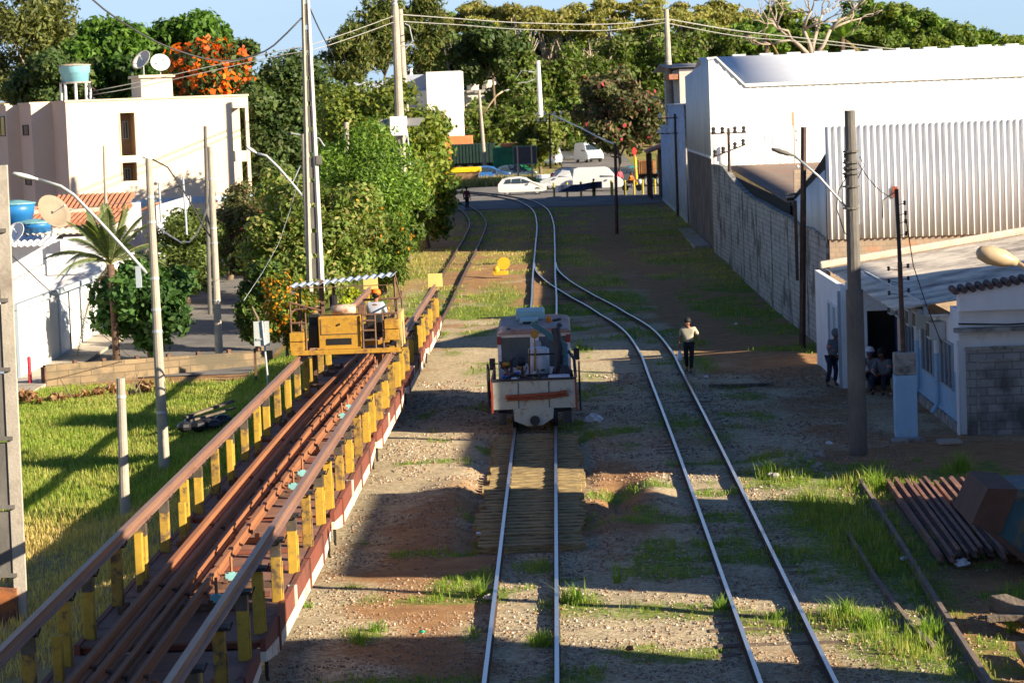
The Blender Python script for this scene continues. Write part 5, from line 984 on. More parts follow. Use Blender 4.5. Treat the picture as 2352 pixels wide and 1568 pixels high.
for (x, y, z, a, b_, m_) in ((-.7, .6, 1.05, .18, .12, wh), (-.25, .7, 1.02, .2, .1, TRED), (-.8, 1.0, 1.0, .15, .15, GYL), (.3, .5, 1.02, .2, .09, GBR), (.05, .9, 1.1, .12, .14, GYL), (-.1, 1.3, 1.05, .2, .16, TDK), (.85, 1.2, 1.2, .2, .3, TDK), (.7, 2.0, 1.2, .22, .25, TDK), (-.5, 1.0, 1.15, .09, .2, TDK)):
    MB().ball((x, y, z), 1, 6, (a, .22, b_)).build('tool', m_, t)
m = MB()
for i in range(12): a = random.uniform(-1, .9); m.beam((a, random.uniform(.15, .5), 1.12), (a + random.uniform(-.5, .5), random.uniform(1, 1.8), random.uniform(1.1, 1.5)), .035, .035)
tag(m.build('tool_handles', GBR, t), kind='stuff'); tag(MB().tube([(-.9, .3, 1.2), (-.5, .8, 1.35), (0, .4, 1.2), (.3, .9, 1.3), (-.2, 1.2, 1.25)], .03, 6).build('hose', TDK, t))
pb = MB().box(.38, .95, .08, .5, 1.24, 1.34); pb.build('crumpled_bag', mat('pale_plastic', (.62, .62, .68), .4, .1, 5), t, bevel=.05)
cr_ = MB().box(.80, .92, 1.5, 1.64, .62, 1.95).build('crane_post', TB, t); MB().beam((.90, 1.57, 1.95), (-.02, 1.57, 2.62), .12, .14).beam((.9, 1.57, 1.85), (.35, 1.57, 2.28), .07, .07).build('crane_jib', TB, cr_)
MB().tube([(.05, 1.57, 2.5), (.05, 1.57, 1.3)], .015, 5).lathe([(.1, -.03), (.1, .03)], (.05, 1.57, 2.3), 12, 'y').build('pulley', GYL, cr_)
MB().tube([(.62, 1.6, 2.45), (.68, 1.5, 1.9), (.58, 1.4, 1.3)], [.12, .1, .05], 8).build('black_hose_bundle', TDK, t)
for x in (-.15, .0, .62): MB().tube([(x, 1.8, .62), (x + .05, 1.8, 1.9)], .025, 5).build('rack_upright', GBR, t)
MB().tube([(-.15, 1.8, 1.75), (.66, 1.8, 1.75)], .025, 5).tube([(-.15, 1.8, 1.2), (.66, 1.8, 1.2)], .025, 5).build('rack_bar', TDK, t)
for s in (-1, 1):
    x = 1.2 * s; MB().tube([(x, .1, .4), (x, .1, 1.55), (x, .35, 1.66), (x, .9, 1.6), (x, 1.6, 1.35), (x, 1.9, .6)], .025, 6).tube([(x, .9, 1.6), (x, .9, .5)], .022, 6).build('hand_rail', TDK, t)
# cab
c_ = MB().box(-1.0, 1.0, 3.65, 8.2, .5, 1.15).build('cab_lower', TWH, t, bevel=.02)
fr = MB().box(-1.0, 1.0, 3.66, 3.72, 1.15, 1.22).box(-1.0, 1.0, 3.66, 3.72, 2.06, 2.16).box(-1.0, -.90, 3.66, 3.74, 1.22, 2.06).box(.90, 1.0, 3.66, 3.74, 1.22, 2.06).box(-.10, .14, 3.66, 3.74, 1.22, 2.06)
for x in (-1.0, .94):
    for y in (5.2, 6.7, 8.1): fr.box(x, x + .06, y, y + .1, 1.15, 2.16)
    fr.box(x, x + .06, 3.8, 8.2, 2.05, 2.16)
fr.build('cab_frame', TWH, t, bevel=.01)
MB().box(-.90, -.10, 3.69, 3.71, 1.22, 2.06).build('windscreen', WIND, t); MB().box(.14, .90, 3.69, 3.71, 1.22, 2.06).build('windscreen', WIND, t); MB().box(-.98, -.96, 3.8, 8.1, 1.18, 2.05).box(.96, .98, 3.8, 8.1, 1.18, 2.05).box(-.94, .94, 8.12, 8.15, 1.18, 2.05).build('side_glass', WIND, t)
for s in (-1, 1): MB().box(s * .95 - .055, s * .95 + .055, 3.62, 3.655, 1.88, 2.10).build('red_corner', TRED, t)
rf = MB().prism([(-1.03, 2.16), (1.03, 2.16), (.95, 2.25), (.6, 2.29), (-.6, 2.29), (-.95, 2.25)], 3.55, 8.4).build('roof', TROOF, t, bevel=.02)
MB().box(-.52, .30, 6.4, 7.9, 2.29, 2.55).build('roof_unit', mat('pale_teal_unit', (.34, .52, .50), .5, .08, 3), rf, bevel=.05); MB().box(-.40, .12, 5.2, 6.3, 2.29, 2.42).build('roof_unit_front', mat('pale_teal_unit', (.34, .52, .50)), rf, bevel=.04); MB().box(-.3, .1, 5.15, 5.2, 2.3, 2.36).build('slot', TDK, rf)
MB().lathe([(.08, 0), (.08, .12), (.04, .17)], (.42, 5.6, 2.29), 12).build('beacon', mat('amber', (.85, .22, .01), .3, .05), rf); MB().lathe([(.09, 0), (.05, .1)], (.72, 4.0, 2.29), 8).tube([(.55, 5.4, 2.35), (.75, 5.2, 2.4)], .04, 6).build('horn', TDK, rf)
for s, z in ((1, 1.55), (-1, 1.35)): MB().box(s * 1.16 - .08, s * 1.16 + .08, 3.6, 3.66, z - .16, z + .16).tube([(s * 1.0, 3.7, z), (s * 1.16, 3.65, z)], .015, 5).build('mirror', TDK, t, bevel=.02)
MB().lathe([(.10, -.03), (.11, 0), (.04, .03)], (.10, 3.60, 1.86), 14, 'y').build('fan_disc', PVC, t)
MB().lathe([(.03, 0), (.07, .05), (.02, .09)], (-.68, 3.75, 2.25), 8).build('roof_lamp', LAMPK, t)
for k in range(46):
    xx, yy = random.uniform(-.98, .95), random.uniform(.2, 3.3); zz = random.uniform(1.0, 1.22) + .08 * yy; s_ = random.uniform(.03, .11)
    MB().box(-s_, s_, -s_ * .7, s_ * .7, -s_ * .5, s_ * .5).move(Matrix.Translation((xx, yy, zz)) @ Matrix.Rotation(random.uniform(0, 3), 4, 'Z') @ Matrix.Rotation(random.uniform(-.6, .6), 4, 'X')).build('bed_clutter', random.choice([TDK, TDK, GBR, GBR, RUSTY, TRED, GYL, wh, bl, PVC]), t, bevel=.01)
MB().tube([(-.6, 2.6, .7), (-.62, 2.5, 1.55), (-.5, 2.5, 1.62)], .05, 6).tube([(-.3, 2.7, .7), (-.34, 2.6, 1.45)], .04, 6).lathe([(.12, -.1), (.14, 0), (.12, .1)], (-.34, 2.6, 1.5), 10, 'x').build('small_engine', TDK, t)
MB().tube([(.72, 2.4, .7), (.74, 2.4, 1.6), (.95, 2.3, 1.75), (1.08, 1.8, 1.6), (1.1, 1.0, 1.2)], .045, 7).build('exhaust_hose', TDK, t)
for y in (4.6, 7.6):
    for s in (-1, 1): MB().lathe([(.30, -.06), (.36, -.05), (.36, .0), (.33, .06)], (s * .54, y, .34), 18, 'x').build('wheel', TDK, t)
MB().box(-.95, .95, .3, 8.1, .36, .5).build('chassis', TDK, t)
# ------------------------------------------------------------------ poles, lamps, wires
CPOLE = mat('concrete_pole', (.40, .36, .30), .9, .12, 2.5, col2=(.27, .23, .19), mixs=1.5, mixp=.6, mixw=.15, bump=.15)
DPOLE = mat('old_and_shaded_concrete', (.17, .16, .145), .95, .2, 2.5, col2=(.09, .085, .08), mixs=1.8, mixp=.55, mixw=.15, bump=.3, stretch=(1, 1, .4))
IRON = mat('rail_iron_pole', (.07, .045, .035), .8, .3, 4, col2=(.2, .08, .04), mixs=2, mixp=.64, mixw=.06)
LAMPG = mat('lamp_grey', (.55, .57, .58), .5, .08, 4); LAMPC = mat('lamp_cream', (.46, .35, .22), .45, .12, 4)
GALV = mat('galvanised', (.50, .53, .56), .45, .08, 4, metal=.3); INS_W = mat('white_insulator', (.75, .75, .76), .3, .05, 4)
def pole(label, Y, base, top, r0, r1, m=CPOLE, name='utility_pole', cat='pole', sides=12, group=None, bands=()):
    """base, top in picture pixels; Y = distance"""
    b_ = at(*base, Y); a = at(*top, Y); t = thing(name, label, cat, b_, 0, group); a = a - b_
    MB().tube([(0, 0, -.4), (0, 0, 0), a], [r0 * 1.02, r0, r1], sides).build('shaft', m, t, smooth=False)
    if bands:
        o = MB()
        for s in bands: c = Vector((0, 0, 0)).lerp(a, s); rr = r0 + (r1 - r0) * s + .012; o.tube([c - Vector((0, 0, .035)), c + Vector((0, 0, .035))], rr, 12)
        for k, s in enumerate(bands): pass
        tag(o.build('clamp_bands', GALV, t), kind='stuff')
    return t, a
def lamp(t, path, head, tip, m=GALV, hm=LAMPG, r=.045, w_=.16, hh=.07):
    """arm along path; head from head to tip (all local)"""
    MB().tube(path, r, 7).build('lamp_arm', m, t, smooth=True); a = Vector(head); b_ = Vector(tip); d = b_ - a
    o = MB(); pts = [a + d * s for s in (0, .12, .35, .7, .93, 1)]; rr = [.4, .55, .95, 1, .7, .25]; n = 10; side = d.cross(Vector((0, 0, 1))).normalized(); up = side.cross(d).normalized(); k = 0
    for p, q in zip(pts, rr):
        for j in range(n): an = 2 * math.pi * j / n; o.v.append(tuple(p + side * math.cos(an) * w_ * q + up * math.sin(an) * hh * q))
    for i in range(5):
        for j in range(n): o.f.append((i * n + j, i * n + (j + 1) % n, (i + 1) * n + (j + 1) % n, (i + 1) * n + j))
    o.f += [tuple(range(n)), tuple(5 * n + j for j in range(n))]; o.build('lamp_head', hm, t, smooth=True)
def arc(a, b_, up=.5, n=9, pw=1.0):
    a = Vector(a); b_ = Vector(b_); return [a.lerp(b_, s) + Vector((0, 0, up * math.sin(math.pi * s ** pw))) for s in [i / (n - 1) for i in range(n)]]
def L_at(t, px, py, Y): return at(px, py, Y) - t.location
t, a = pole('street light pole standing in the grass with a long arm reaching left', 68.7, (378, 1080), (341, 366), .155, .085, bands=(.19, .45, .52, .62, .80, .88))
e = L_at(t, 88, 412, 68.7); s_ = L_at(t, 338, 628, 68.7); mid = [s_, L_at(t, 290, 575, 68.7), L_at(t, 230, 510, 68.7), L_at(t, 170, 448, 68.7), L_at(t, 140, 428, 68.7), e]
lamp(t, mid, e, L_at(t, 28, 398, 68.7)); MB().box(-.5, -.36, -.06, .1, (1080 - 650) / 88., (1080 - 600) / 88.).build('junction_box', PVC, t)
t, a = pole('street light pole behind the low block wall with an arm bending left', 100.4, (504, 826), (482, 337), .16, .10, bands=(.28, .55, .62, .85))
s_ = L_at(t, 484, 545, 100.4); e = L_at(t, 350, 366, 100.4); lamp(t, [s_, L_at(t, 462, 510, 100.4), L_at(t, 420, 435, 100.4), L_at(t, 385, 384, 100.4), e], e, L_at(t, 328, 361, 100.4), DARK, LAMPG, .03, .1, .05)
pole('slender dark pole close behind the street light pole by the wall', 108, (482, 700), (471, 290), .09, .07, m=DPOLE)
pole('short cut off concrete post standing in the sunny grass', 60.4, (288, 1190), (277, 868), .125, .10, bands=(.87,))
pole('thin pole in front of the apartment facade, left of the street light', 112, (247, 600), (239, 335), .075, .065)
pole('thin blue pipe post beside the bushes near the white hut', 124, (428, 520), (420, 405), .05, .05, m=PVC)
pole('thin blue pipe post with an aerial left of the bushes', 118, (369, 490), (365, 420), .05, .05, m=PVC)
# H shaped twin pole
t = thing('twin_power_pole', 'tall H shaped concrete power pole made of two flanges and webs', 'pole', at(726, 640, 103)); a = at(700, -60, 103) - t.location
for dx, nm in ((-.26, 'left_flange'), (.20, 'right_flange')):
    MB().tube([(dx, 0, -.5), (a.x + dx * .35, a.y, a.z)], [.13, .07], 4).build(nm, CPOLE if dx < 0 else mat('pale_flange', (.5, .49, .47), .8, .08, 3), t)
m = MB()
for k in range(12):
    s0 = k / 12; c = a * s0; w1 = .20 * (1 - .62 * s0); m.box(c.x - w1 * 1.2, c.x + w1, c.y - .03, c.y + .03, c.z, c.z + a.z / 12 * .82)
tag(m.build('web', DPOLE, t), kind='stuff'); MB().box(.22, .42, -.15, .05, 4.5, 4.85).build('meter_box', DPOLE, t)
t, a = pole('short street light pole pressed against the twin power pole', 106, (706, 560), (697, 308), .11, .09)
s_ = L_at(t, 699, 455, 106); e = L_at(t, 590, 352, 106); lamp(t, [s_, L_at(t, 670, 420, 106), L_at(t, 640, 385, 106), L_at(t, 612, 358, 106), e], e, L_at(t, 566, 338, 106), hm=LAMPG, w_=.12, r=.05)
MB().tube([L_at(t, 668, 306, 106), L_at(t, 733, 318, 106), L_at(t, 745, 336, 106)], .03, 5).tube([L_at(t, 690, 380, 106), L_at(t, 672, 420, 106)], .025, 5).build('upper_bracket', GALV, t)
p = at(572, 300, 158); t = thing('street_lamp', 'curved street lamp arm rising behind the right corner of the apartment block', 'street lamp', p); MB().tube([(0, 0, -5), (0, 0, 0)], .1, 8).build('shaft', CPOLE, t)
lamp(t, [(0, 0, -.3), (.2, 0, .3), (.7, 0, 1.0), (1.2, 0, 1.45), L_at(t, 622, 239, 158)], L_at(t, 622, 239, 158), L_at(t, 640, 232, 158), w_=.1)
# solar pole pair
t, a = pole('tall concrete pole carrying a solar panel and a white box', 133, (924, 420), (907, 14), .26, .17)
MB().prism([(-1.45, .0), (.85, 0), (1.15, .42), (-1.15, .42)], 0, .05, 'z').move(Matrix.Translation((.15, -.6, (420 - 292) / 45.1)) @ Matrix.Rotation(R(38), 4, 'X') @ Matrix.Diagonal((.95, 1.5, 1, 1))).build('solar_panel', mat('solar_panel', (.20, .20, .20), .35, .05, 3, spec=.6), t)
MB().box(-.48, .38, -.62, -.28, (420 - 312) / 45.1, (420 - 268) / 45.1).build('control_box', PLAST, t, bevel=.03); MB().tube([(.38, -.4, 2.5), (.46, -.4, .9)], .05, 6).build('conduit', PVC, t)
MB().lathe([(.1, 0), (.16, .1), (.1, .2), (.15, .3), (.05, .4)], (0, 0, 8.9), 8).build('top_insulator', GALV, t)
m = MB(); m.tube([L_at(t, 895, 96, 133), L_at(t, 905, 108, 133), L_at(t, 925, 106, 133), L_at(t, 950, 103, 133)], .035, 5).tube([L_at(t, 930, 55, 133), L_at(t, 940, 60, 133), L_at(t, 948, 95, 133), L_at(t, 930, 115, 133)], .03, 5); m.build('cable_loops', GALV, t)
pole('second tall pole, half hidden directly right of the solar panel pole', 141, (934, 330), (918, 22), .23, .16)
pole('short stump of a concrete pole poking out of the yellowish tree', 131, (797, 360), (795, 281), .13, .12)
t, a = pole('concrete street light pole beside the green truck', 268, (1114, 385), (1100, 208), .22, .14)
lamp(t, [L_at(t, 1108, 265, 268), L_at(t, 1125, 240, 268), L_at(t, 1140, 220, 268), L_at(t, 1155, 210, 268)], L_at(t, 1155, 210, 268), L_at(t, 1170, 206, 268), m=LAMPC, r=.09, w_=.15)
t, a = pole('thin white utility post with a small bracket above the round tree', 292, (1242, 262), (1236, 140), .26, .2, m=PLAST)
MB().tube([(0, 0, 4.1), (-1.2, 0, 3.6), (-2.4, 0, 3.5)], .05, 5).tube([(0, 0, 4.6), (-1.2, 0, 4.7)], .05, 5).tube([(-.1, 0, 4.6), (-1.9, 0, 4.9), (-2.6, 0, 4.0)], .03, 5).build('bracket', GALV, t)
pole('tall concrete pole beside the mottled tree and the white warehouse', 186, (1540, 262), (1530, 22), .28, .17, bands=(.5,))
t, a = pole('distant white post on the wooded hill above the roof ridge', 300, (2290, 140), (2287, 104), .28, .22, m=PLAST); MB().tube([(0, 0, .9), (.9, 0, 1.0)], .05, 5).tube([(-.7, 0, .3), (0, 0, .5)], .05, 5).build('bracket', GALV, t)
p = at(1533, 262, 196); t = thing('street_lamp', 'small curved street lamp left of the blue corrugated shed', 'street lamp', p); MB().tube([(0, 0, -4), (0, 0, 0)], .09, 8).build('shaft', CPOLE, t)
lamp(t, [(0, 0, -.2), (-.25, 0, .6), (-.45, 0, 1.0), (-.7, 0, 1.25)], (-.7, 0, 1.25), (-1.0, 0, 1.3), w_=.1)
# old rail iron telegraph poles
def tele(label, Y, base, top, arms, r=.07, ins=INS_W, tilt=0.0, group='old iron telegraph poles beside the track', flip=1):
    t, a = pole(label, Y, base, top, r, r * .85, m=IRON, name='telegraph_pole', sides=4, group=group)
    for dz, hw_, nn_, til in arms:
        c = a + Vector((0, 0, -dz)); p0 = c + Vector((-hw_, -.08, -til)); p1 = c + Vector((hw_, -.08, til)); o = MB().beam(p0, p1, .07, .07).build('crossarm', IRON, t); i_ = MB()
        for k in range(nn_):
            s = (k + .3) / nn_ if k < nn_ / 2 else (k + .7) / nn_; q = p0.lerp(p1, min(1, max(0, s))); i_.lathe([(.04, 0), (.12, .06), (.07, .15), (.12, .23), (.05, .32)], q, 7)
        tag(i_.build('insulators', ins, o), kind='stuff')
    return t, a
tele('dark thin iron pole standing alone in the shaded yard', 154, (1417, 537), (1413, 330), [], .10)
tele('iron telegraph pole with two rows of white insulators before the blue shed', 171, (1557, 495), (1550, 262), [(.25, 1.15, 4, 0), (1.25, 1.2, 6, 0)], .09)
tele('iron telegraph pole with a tilted lower crossarm beside the block wall', 126, (1681, 610), (1673, 294), [(.25, .85, 4, 0), (1.1, .8, 4, .28)], .085, ins=INSUL)
t, a = tele('thick dark iron pole in front of the block wall end, with two insulators', 88.5, (1843, 792), (1846, 292), [], .11)
MB().box(-.16, -.06, -.08, .08, 2.2, 4.9).build('splice_bar', IRON, t)
m = MB()
for z in (7.2, 6.9, 6.0): m.lathe([(.03, 0), (.06, .04), (.03, .1)], (0, -.12, z), 8)
tag(m.build('insulators', INS_W, t), kind='stuff')
tele('far iron telegraph pole with white insulators in front of the round tree', 248, (1264, 378), (1262, 262), [(.1, 1.3, 4, 0), (.7, 1.3, 4, 0)], .10)
p = at(1823, 262, 134); t = thing('roof_aerial', 'thin cream aerial mast standing at the warehouse front', 'aerial', (p.x, 134, 4.4)); MB().tube([(0, 0, 0), (0, 0, p.z - 4.4)], .03, 5).box(-.12, .0, -.05, .05, p.z - 5.0, p.z - 4.3).build('mast', LAMPC, t)
# concrete pole by the office with lamp
t, a = pole('stepped old concrete pole in front of the office with a lamp arm to the left', 61.6, (1972, 1040), (1952, 254), .20, .125, m=DPOLE)
MB().tube([(0, 0, .0), (a * .48)], [.22, .205], 12).build('lower_jacket', DPOLE, t)
s_ = L_at(t, 1952, 486, 61.6); e = L_at(t, 1825, 358, 61.6); lamp(t, [s_, L_at(t, 1925, 455, 61.6), L_at(t, 1880, 405, 61.6), e], e, L_at(t, 1772, 342, 61.6), m=GALV, hm=DPOLE, r=.03, w_=.10, hh=.06)
m = MB()
for py in (350, 375, 388, 400, 430, 480): q = L_at(t, 1955, py, 61.6); m.tube([q, q + Vector((0, 0, .04))], .2, 10)
tag(m.build('clamp_bands', DPOLE, t), kind='stuff')
for py in (358, 372, 388, 404): q = L_at(t, 1941, py, 61.6); MB().lathe([(.02, -.05), (.05, -.02), (.02, 0), (.05, .03), (.02, .06)], (q.x, q.y - .05, q.z), 8).tube([(q.x, q.y - .05, q.z), (q.x + .14, q.y, q.z)], .01, 4).build('insulator', INSUL, t)
m = MB().tube([L_at(t, 1948, 400, 61.6), L_at(t, 1925, 440, 61.6), L_at(t, 1922, 480, 61.6), L_at(t, 1940, 535, 61.6), L_at(t, 1956, 548, 61.6), L_at(t, 1960, 520, 61.6)], .012, 4)
m.tube(arc(L_at(t, 1968, 370, 61.6), L_at(t, 2050, 455, 64), -.15), .012, 4).tube([L_at(t, 1975, 360, 61.6), L_at(t, 1985, 380, 61.6), L_at(t, 1970, 410, 61.6)], .01, 4); m.build('cable_loops', DARK, t)
# lamp head at the right edge
p = at(2420, 640, 40); t = thing('street_lamp', 'close cream lamp head hanging in from the right edge over the roof', 'street lamp', (p.x, 40, -.1)); q = Vector((0, 0, p.z + .1))
MB().tube([(.0, 0, 0), (0, 0, q.z + 1.0)], [.14, .10], 12).build('shaft', CPOLE, t); e = L_at(t, 2337, 602, 40); tip = L_at(t, 2243, 578, 40)
lamp(t, [(0, 0, q.z - .5), (-.1, 0, q.z - .2), (-.25, 0, q.z + .05), e], e, tip, m=LAMPC, hm=LAMPC, r=.035, w_=.17, hh=.15)
# lattice post at the left edge
t = thing('concrete_lattice_post', 'massive H section concrete post with cross webs on the left edge', 'pole', at(20, 1420, 47.5)); a = at(-14, 380, 47.5) - t.location
def seg_(s): return a * s
o = MB()
for dx, nm, wd in ((.24, 'right_flange', .11), (-.30, 'left_flange', .11)):
    b0 = Vector((dx, 0, -.4)); b1 = a + Vector((dx * .55, 0, 0)); MB().beam(b0, b1, wd, .22).build(nm, mat('flange_concrete', (.42, .38, .32), .9, .15, 3, col2=(.28, .24, .2), mixs=1.4, mixp=.6, bump=.3), t)
m = MB()
for k in range(6):
    s0, s1 = .10 + k * .152, .10 + (k + 1) * .152 - .012
    c0, c1 = a * s0, a * s1; m.add([(c0.x - .25, .03, c0.z), (c0.x + .2, .03, c0.z), (c1.x + .2 - .02, .03, c1.z), (c1.x - .25, .03, c1.z), (c0.x - .25, -.03, c0.z), (c0.x + .2, -.03, c0.z), (c1.x + .2 - .02, -.03, c1.z), (c1.x - .25, -.03, c1.z)], [(0, 1, 2, 3), (7, 6, 5, 4), (0, 4, 5, 1), (1, 5, 6, 2), (2, 6, 7, 3), (3, 7, 4, 0)])
    m.box(c0.x - .26, c0.x + .2, -.10, .08, c0.z - .05, c0.z + .02)
m.build('webs', DPOLE, t)  # webs coloured darker than the flanges, standing for shade under grazing sun
MB().box(-.34, .20, -.14, .12, -.5, .58).build('rusty_base', mat('rusty_clamp', (.34, .12, .04), .85, .3, 4, col2=(.12, .06, .04), mixs=3, mixp=.5), t)
# wires
def wire(label, pts, r=.022, m=None, sag=0.0):
    P = [at(px, py, Y) for px, py, Y in pts]; c = catmull([tuple(p) for p in P], 3.0); t = thing('power_line', label, 'cable'); MB().tube([Vector(q) for q in c], r, 5).build('wire', m or GALV, t, smooth=True); return t
WG = mat('pale_wire', (.34, .34, .32), .5, .1, 5); WD = mat('dark_wire', (.05, .05, .055), .6, .1, 5)
wire('upper pale cable from the solar panel pole to the tall right hand pole', [(920, 34, 133), (1060, 44, 145), (1200, 53, 158), (1395, 56, 172), (1529, 44, 186)], .03, WG)
wire('lower pale cable from the solar panel pole to the tall right hand pole', [(925, 50, 133), (1060, 58, 145), (1200, 68, 158), (1395, 70, 172), (1529, 52, 186)], .025, WG)
wire('upper pale cable running off right from the tall concrete pole', [(1532, 44, 186), (1700, 72, 200), (1880, 92, 220), (2100, 118, 250), (2354, 137, 285)], .04, WG)
wire('lower pale cable running off right from the tall concrete pole', [(1532, 54, 186), (1700, 84, 200), (1880, 100, 220), (2100, 124, 250), (2354, 142, 285)], .03, WG)
wire('upper pale cable from the solar panel pole down to the left', [(908, 36, 133), (810, 72, 130), (715, 103, 128), (640, 118, 128), (340, 185, 128), (200, 212, 128)], .02, WG)
wire('lower pale cable from the solar panel pole down to the left', [(908, 50, 133), (810, 86, 130), (715, 116, 128), (640, 128, 128), (340, 196, 128), (200, 220, 128)], .02, WG)
wire('thick dark cable sagging from the top left to the twin pole', [(160, -50, 96), (213, 0, 97), (269, 44, 98), (359, 97, 100), (436, 126, 101), (487, 138, 102), (528, 140, 103), (588, 126, 103), (630, 104, 103), (693, 42, 103)], .035, WD)
wire('thin dark cable slanting from the twin pole into the bamboo', [(712, 20, 103), (733, 67, 112), (766, 130, 130)], .03, WD)
wire('stay wire falling from the lattice post across the white wall', [(20, 580, 47.6), (150, 700, 80), (300, 820, 95)], .012, WD)
wire('pale cable drooping between the small post and the street light pole', [(482, 400, 101), (478, 470, 106), (450, 540, 110), (415, 556, 112), (340, 505, 114)], .03, GALV)
wire('pale cable loop hanging in the yellowish tree', [(935, 300, 134), (925, 335, 134), (890, 358, 134), (860, 350, 134), (820, 320, 134)], .035, GALV)
wire('twisted bluish cable from the far telegraph pole to the dark iron pole', [(1264, 262, 248), (1330, 292, 215), (1380, 318, 175), (1413, 332, 154)], .06, GALV)
wire('thin wire crossing the apartment facade', [(0, 540, 118), (170, 480, 120), (300, 465, 122), (420, 425, 124), (480, 405, 108)], .018, WD)
wire('guy wire crossing the bushes right of the twin pole', [(690, 400, 106), (640, 560, 100), (560, 690, 92)], .008, GALV)
# sign seen from the back
p = gp(617, 880, -.5); Y = p.y; t = thing('road_sign', 'back of a grey two plate sign on a thin post by the wagons', 'sign', (p.x, Y, -.5)); s = 6000 / Y
MB().tube([(0, 0, -.3), (-.12, 0, (880 - 735) / s)], .035, 8).build('post', GALV, t); z0 = (880 - 793) / s; z1 = (880 - 736) / s
MB().box(-.42, -.12, .03, .05, z0, z1).box(-.06, .10, .03, .05, z0, z1).build('plates', mat('sign_back', (.48, .52, .52), .5, .06, 4), t); MB().box(-.34, -.02, .0, .028, z0 + .2, z0 + .26).build('brace', GALV, t)
p = gp(588, 862, -.6); t = thing('iron_post', 'thin rusty iron post left of the two plate sign', 'post', (p.x, p.y, -.6)); MB().box(-.04, .04, -.04, .04, -.2, .95).build('post', RUSTY, t)
# ------------------------------------------------------------------ vehicles
TYRE = mat('tyre', (.02, .02, .02), .8, .2, 5); RIM = mat('rim', (.45, .46, .48), .35, .1, 5, metal=.5)
CGL = mat('car_glass', (.03, .045, .06), .08, .1, 2, spec=.9); REDL = mat('tail_light', (.5, .02, .02), .3, .05); HEADL = mat('headlight', (.75, .77, .8), .2, .03)
def carpaint(n, c): return mat(n, c, .3, .04, 2, spec=.6)
def wheels(t, xs_, w, r=.31, x0=0):
    for x in xs_:
        for s in (-1, 1):
            o = MB().lathe([(r * .7, -.1), (r * .96, -.1), (r, -.07), (r, .07), (r * .96, .1), (r * .7, .1)], (x, s * (w / 2 - .11), r), 20, 'y').build('wheel', TYRE, t); MB().lathe([(r * .2, s * .105), (r * .62, s * .09), (r * .66, s * .104)], (x, s * (w / 2 - .11), r), 14, 'y').build('rim', RIM, o)
def car(label, loc, rz, paint, w, L_, prof, glass, wx, r=.31, name='car', cat='car', group=None, top=.80, belt=.9):
    """side profile in x,z (nose at +x); glass = list of side window polygons; body narrows above the belt line"""
    t = thing(name, label, cat, loc, rz, group); n = len(prof); m = MB()
    def hw(z): return w / 2 * (1 if z < belt else 1 - (1 - top) * min(1, (z - belt) / .55))
    for s in (-1, 1):
        for f_ in (1.0, .93):
            for x, z in prof: m.v.append((x * (1 if f_ == 1 else 1.0), s * hw(z) * f_, z + (0 if f_ == 1 else .03 if z > belt else 0)))
    def idx(s, f_, i): return (s * 2 + f_) * n + i % n
    for i in range(n):
        m.f.append((idx(0, 0, i), idx(0, 0, i + 1), idx(0, 1, i + 1), idx(0, 1, i))); m.f.append((idx(1, 0, i), idx(1, 0, i + 1), idx(1, 1, i + 1), idx(1, 1, i))); m.f.append((idx(0, 1, i), idx(0, 1, i + 1), idx(1, 1, i + 1), idx(1, 1, i)))
    m.f.append(tuple(idx(0, 0, i) for i in range(n))); m.f.append(tuple(idx(1, 0, i) for i in range(n)))
    m.build('body', paint, t, bevel=.02)
    for g in glass['side']:
        for s in (-1, 1):
            o = MB(); k = len(g); o.v = [(x, s * (hw(z) + .004), z) for x, z in g] + [(x, s * (hw(z) - .03), z) for x, z in g]; o.f = [tuple(range(k)), tuple(range(k, 2 * k))] + [(i, (i + 1) % k, (i + 1) % k + k, i + k) for i in range(k)]; o.build('side_window', CGL, t)
    for nm, (a, b_) in glass['ends'].items():
        o = MB(); d = Vector((b_[0] - a[0], 0, b_[1] - a[1])).normalized(); nn_ = Vector((-d.z, 0, d.x)); nn_ = nn_ if nn_.z > 0 else -nn_; e = nn_ * .036
        o.v = [(a[0] + e.x, -hw(a[1]) * .9, a[1] + e.z), (a[0] + e.x, hw(a[1]) * .9, a[1] + e.z), (b_[0] + e.x, hw(b_[1]) * .9, b_[1] + e.z), (b_[0] + e.x, -hw(b_[1]) * .9, b_[1] + e.z)]; o.v += [(x - e.x * .8, y, z - e.z * .8) for x, y, z in o.v]
        o.f = [(0, 1, 2, 3), (7, 6, 5, 4), (0, 4, 5, 1), (1, 5, 6, 2), (2, 6, 7, 3), (3, 7, 4, 0)]; o.build(nm, CGL, t)
    wheels(t, wx, w, r); xn = max(p[0] for p in prof); xr = min(p[0] for p in prof)
    for s in (-1, 1):
        MB().box(xn - .32, xn - .02, s * w * .40 - .14, s * w * .40 + .14 + .02 * s, .62, .78).build('headlight', HEADL, t, bevel=.03); MB().box(xr - .01, xr + .12, s * w * .42 - .1, s * w * .42 + .1, .75, 1.0).build('tail_light', REDL, t, bevel=.02)
        MB().box(xn - 1.5, xn - 1.36, s * (w / 2 + .02), s * (w / 2 + .16), .92, 1.04).build('mirror', paint, t, bevel=.02)
    MB().box(xr - .02, xr + .1, -w * .42, w * .42, .3, .5).build('rear_bumper', paint, t, bevel=.03); MB().box(xn - .1, xn + .02, -w * .42, w * .42, .25, .45).build('front_bumper', TYRE, t, bevel=.03); return t
HATCH = [(-2.05, .30), (-2.08, .62), (-2.02, .95), (-1.72, 1.36), (-1.2, 1.50), (-.3, 1.53), (.35, 1.42), (1.0, 1.02), (1.7, .86), (2.02, .68), (2.08, .34), (1.7, .25), (-1.7, .25)]
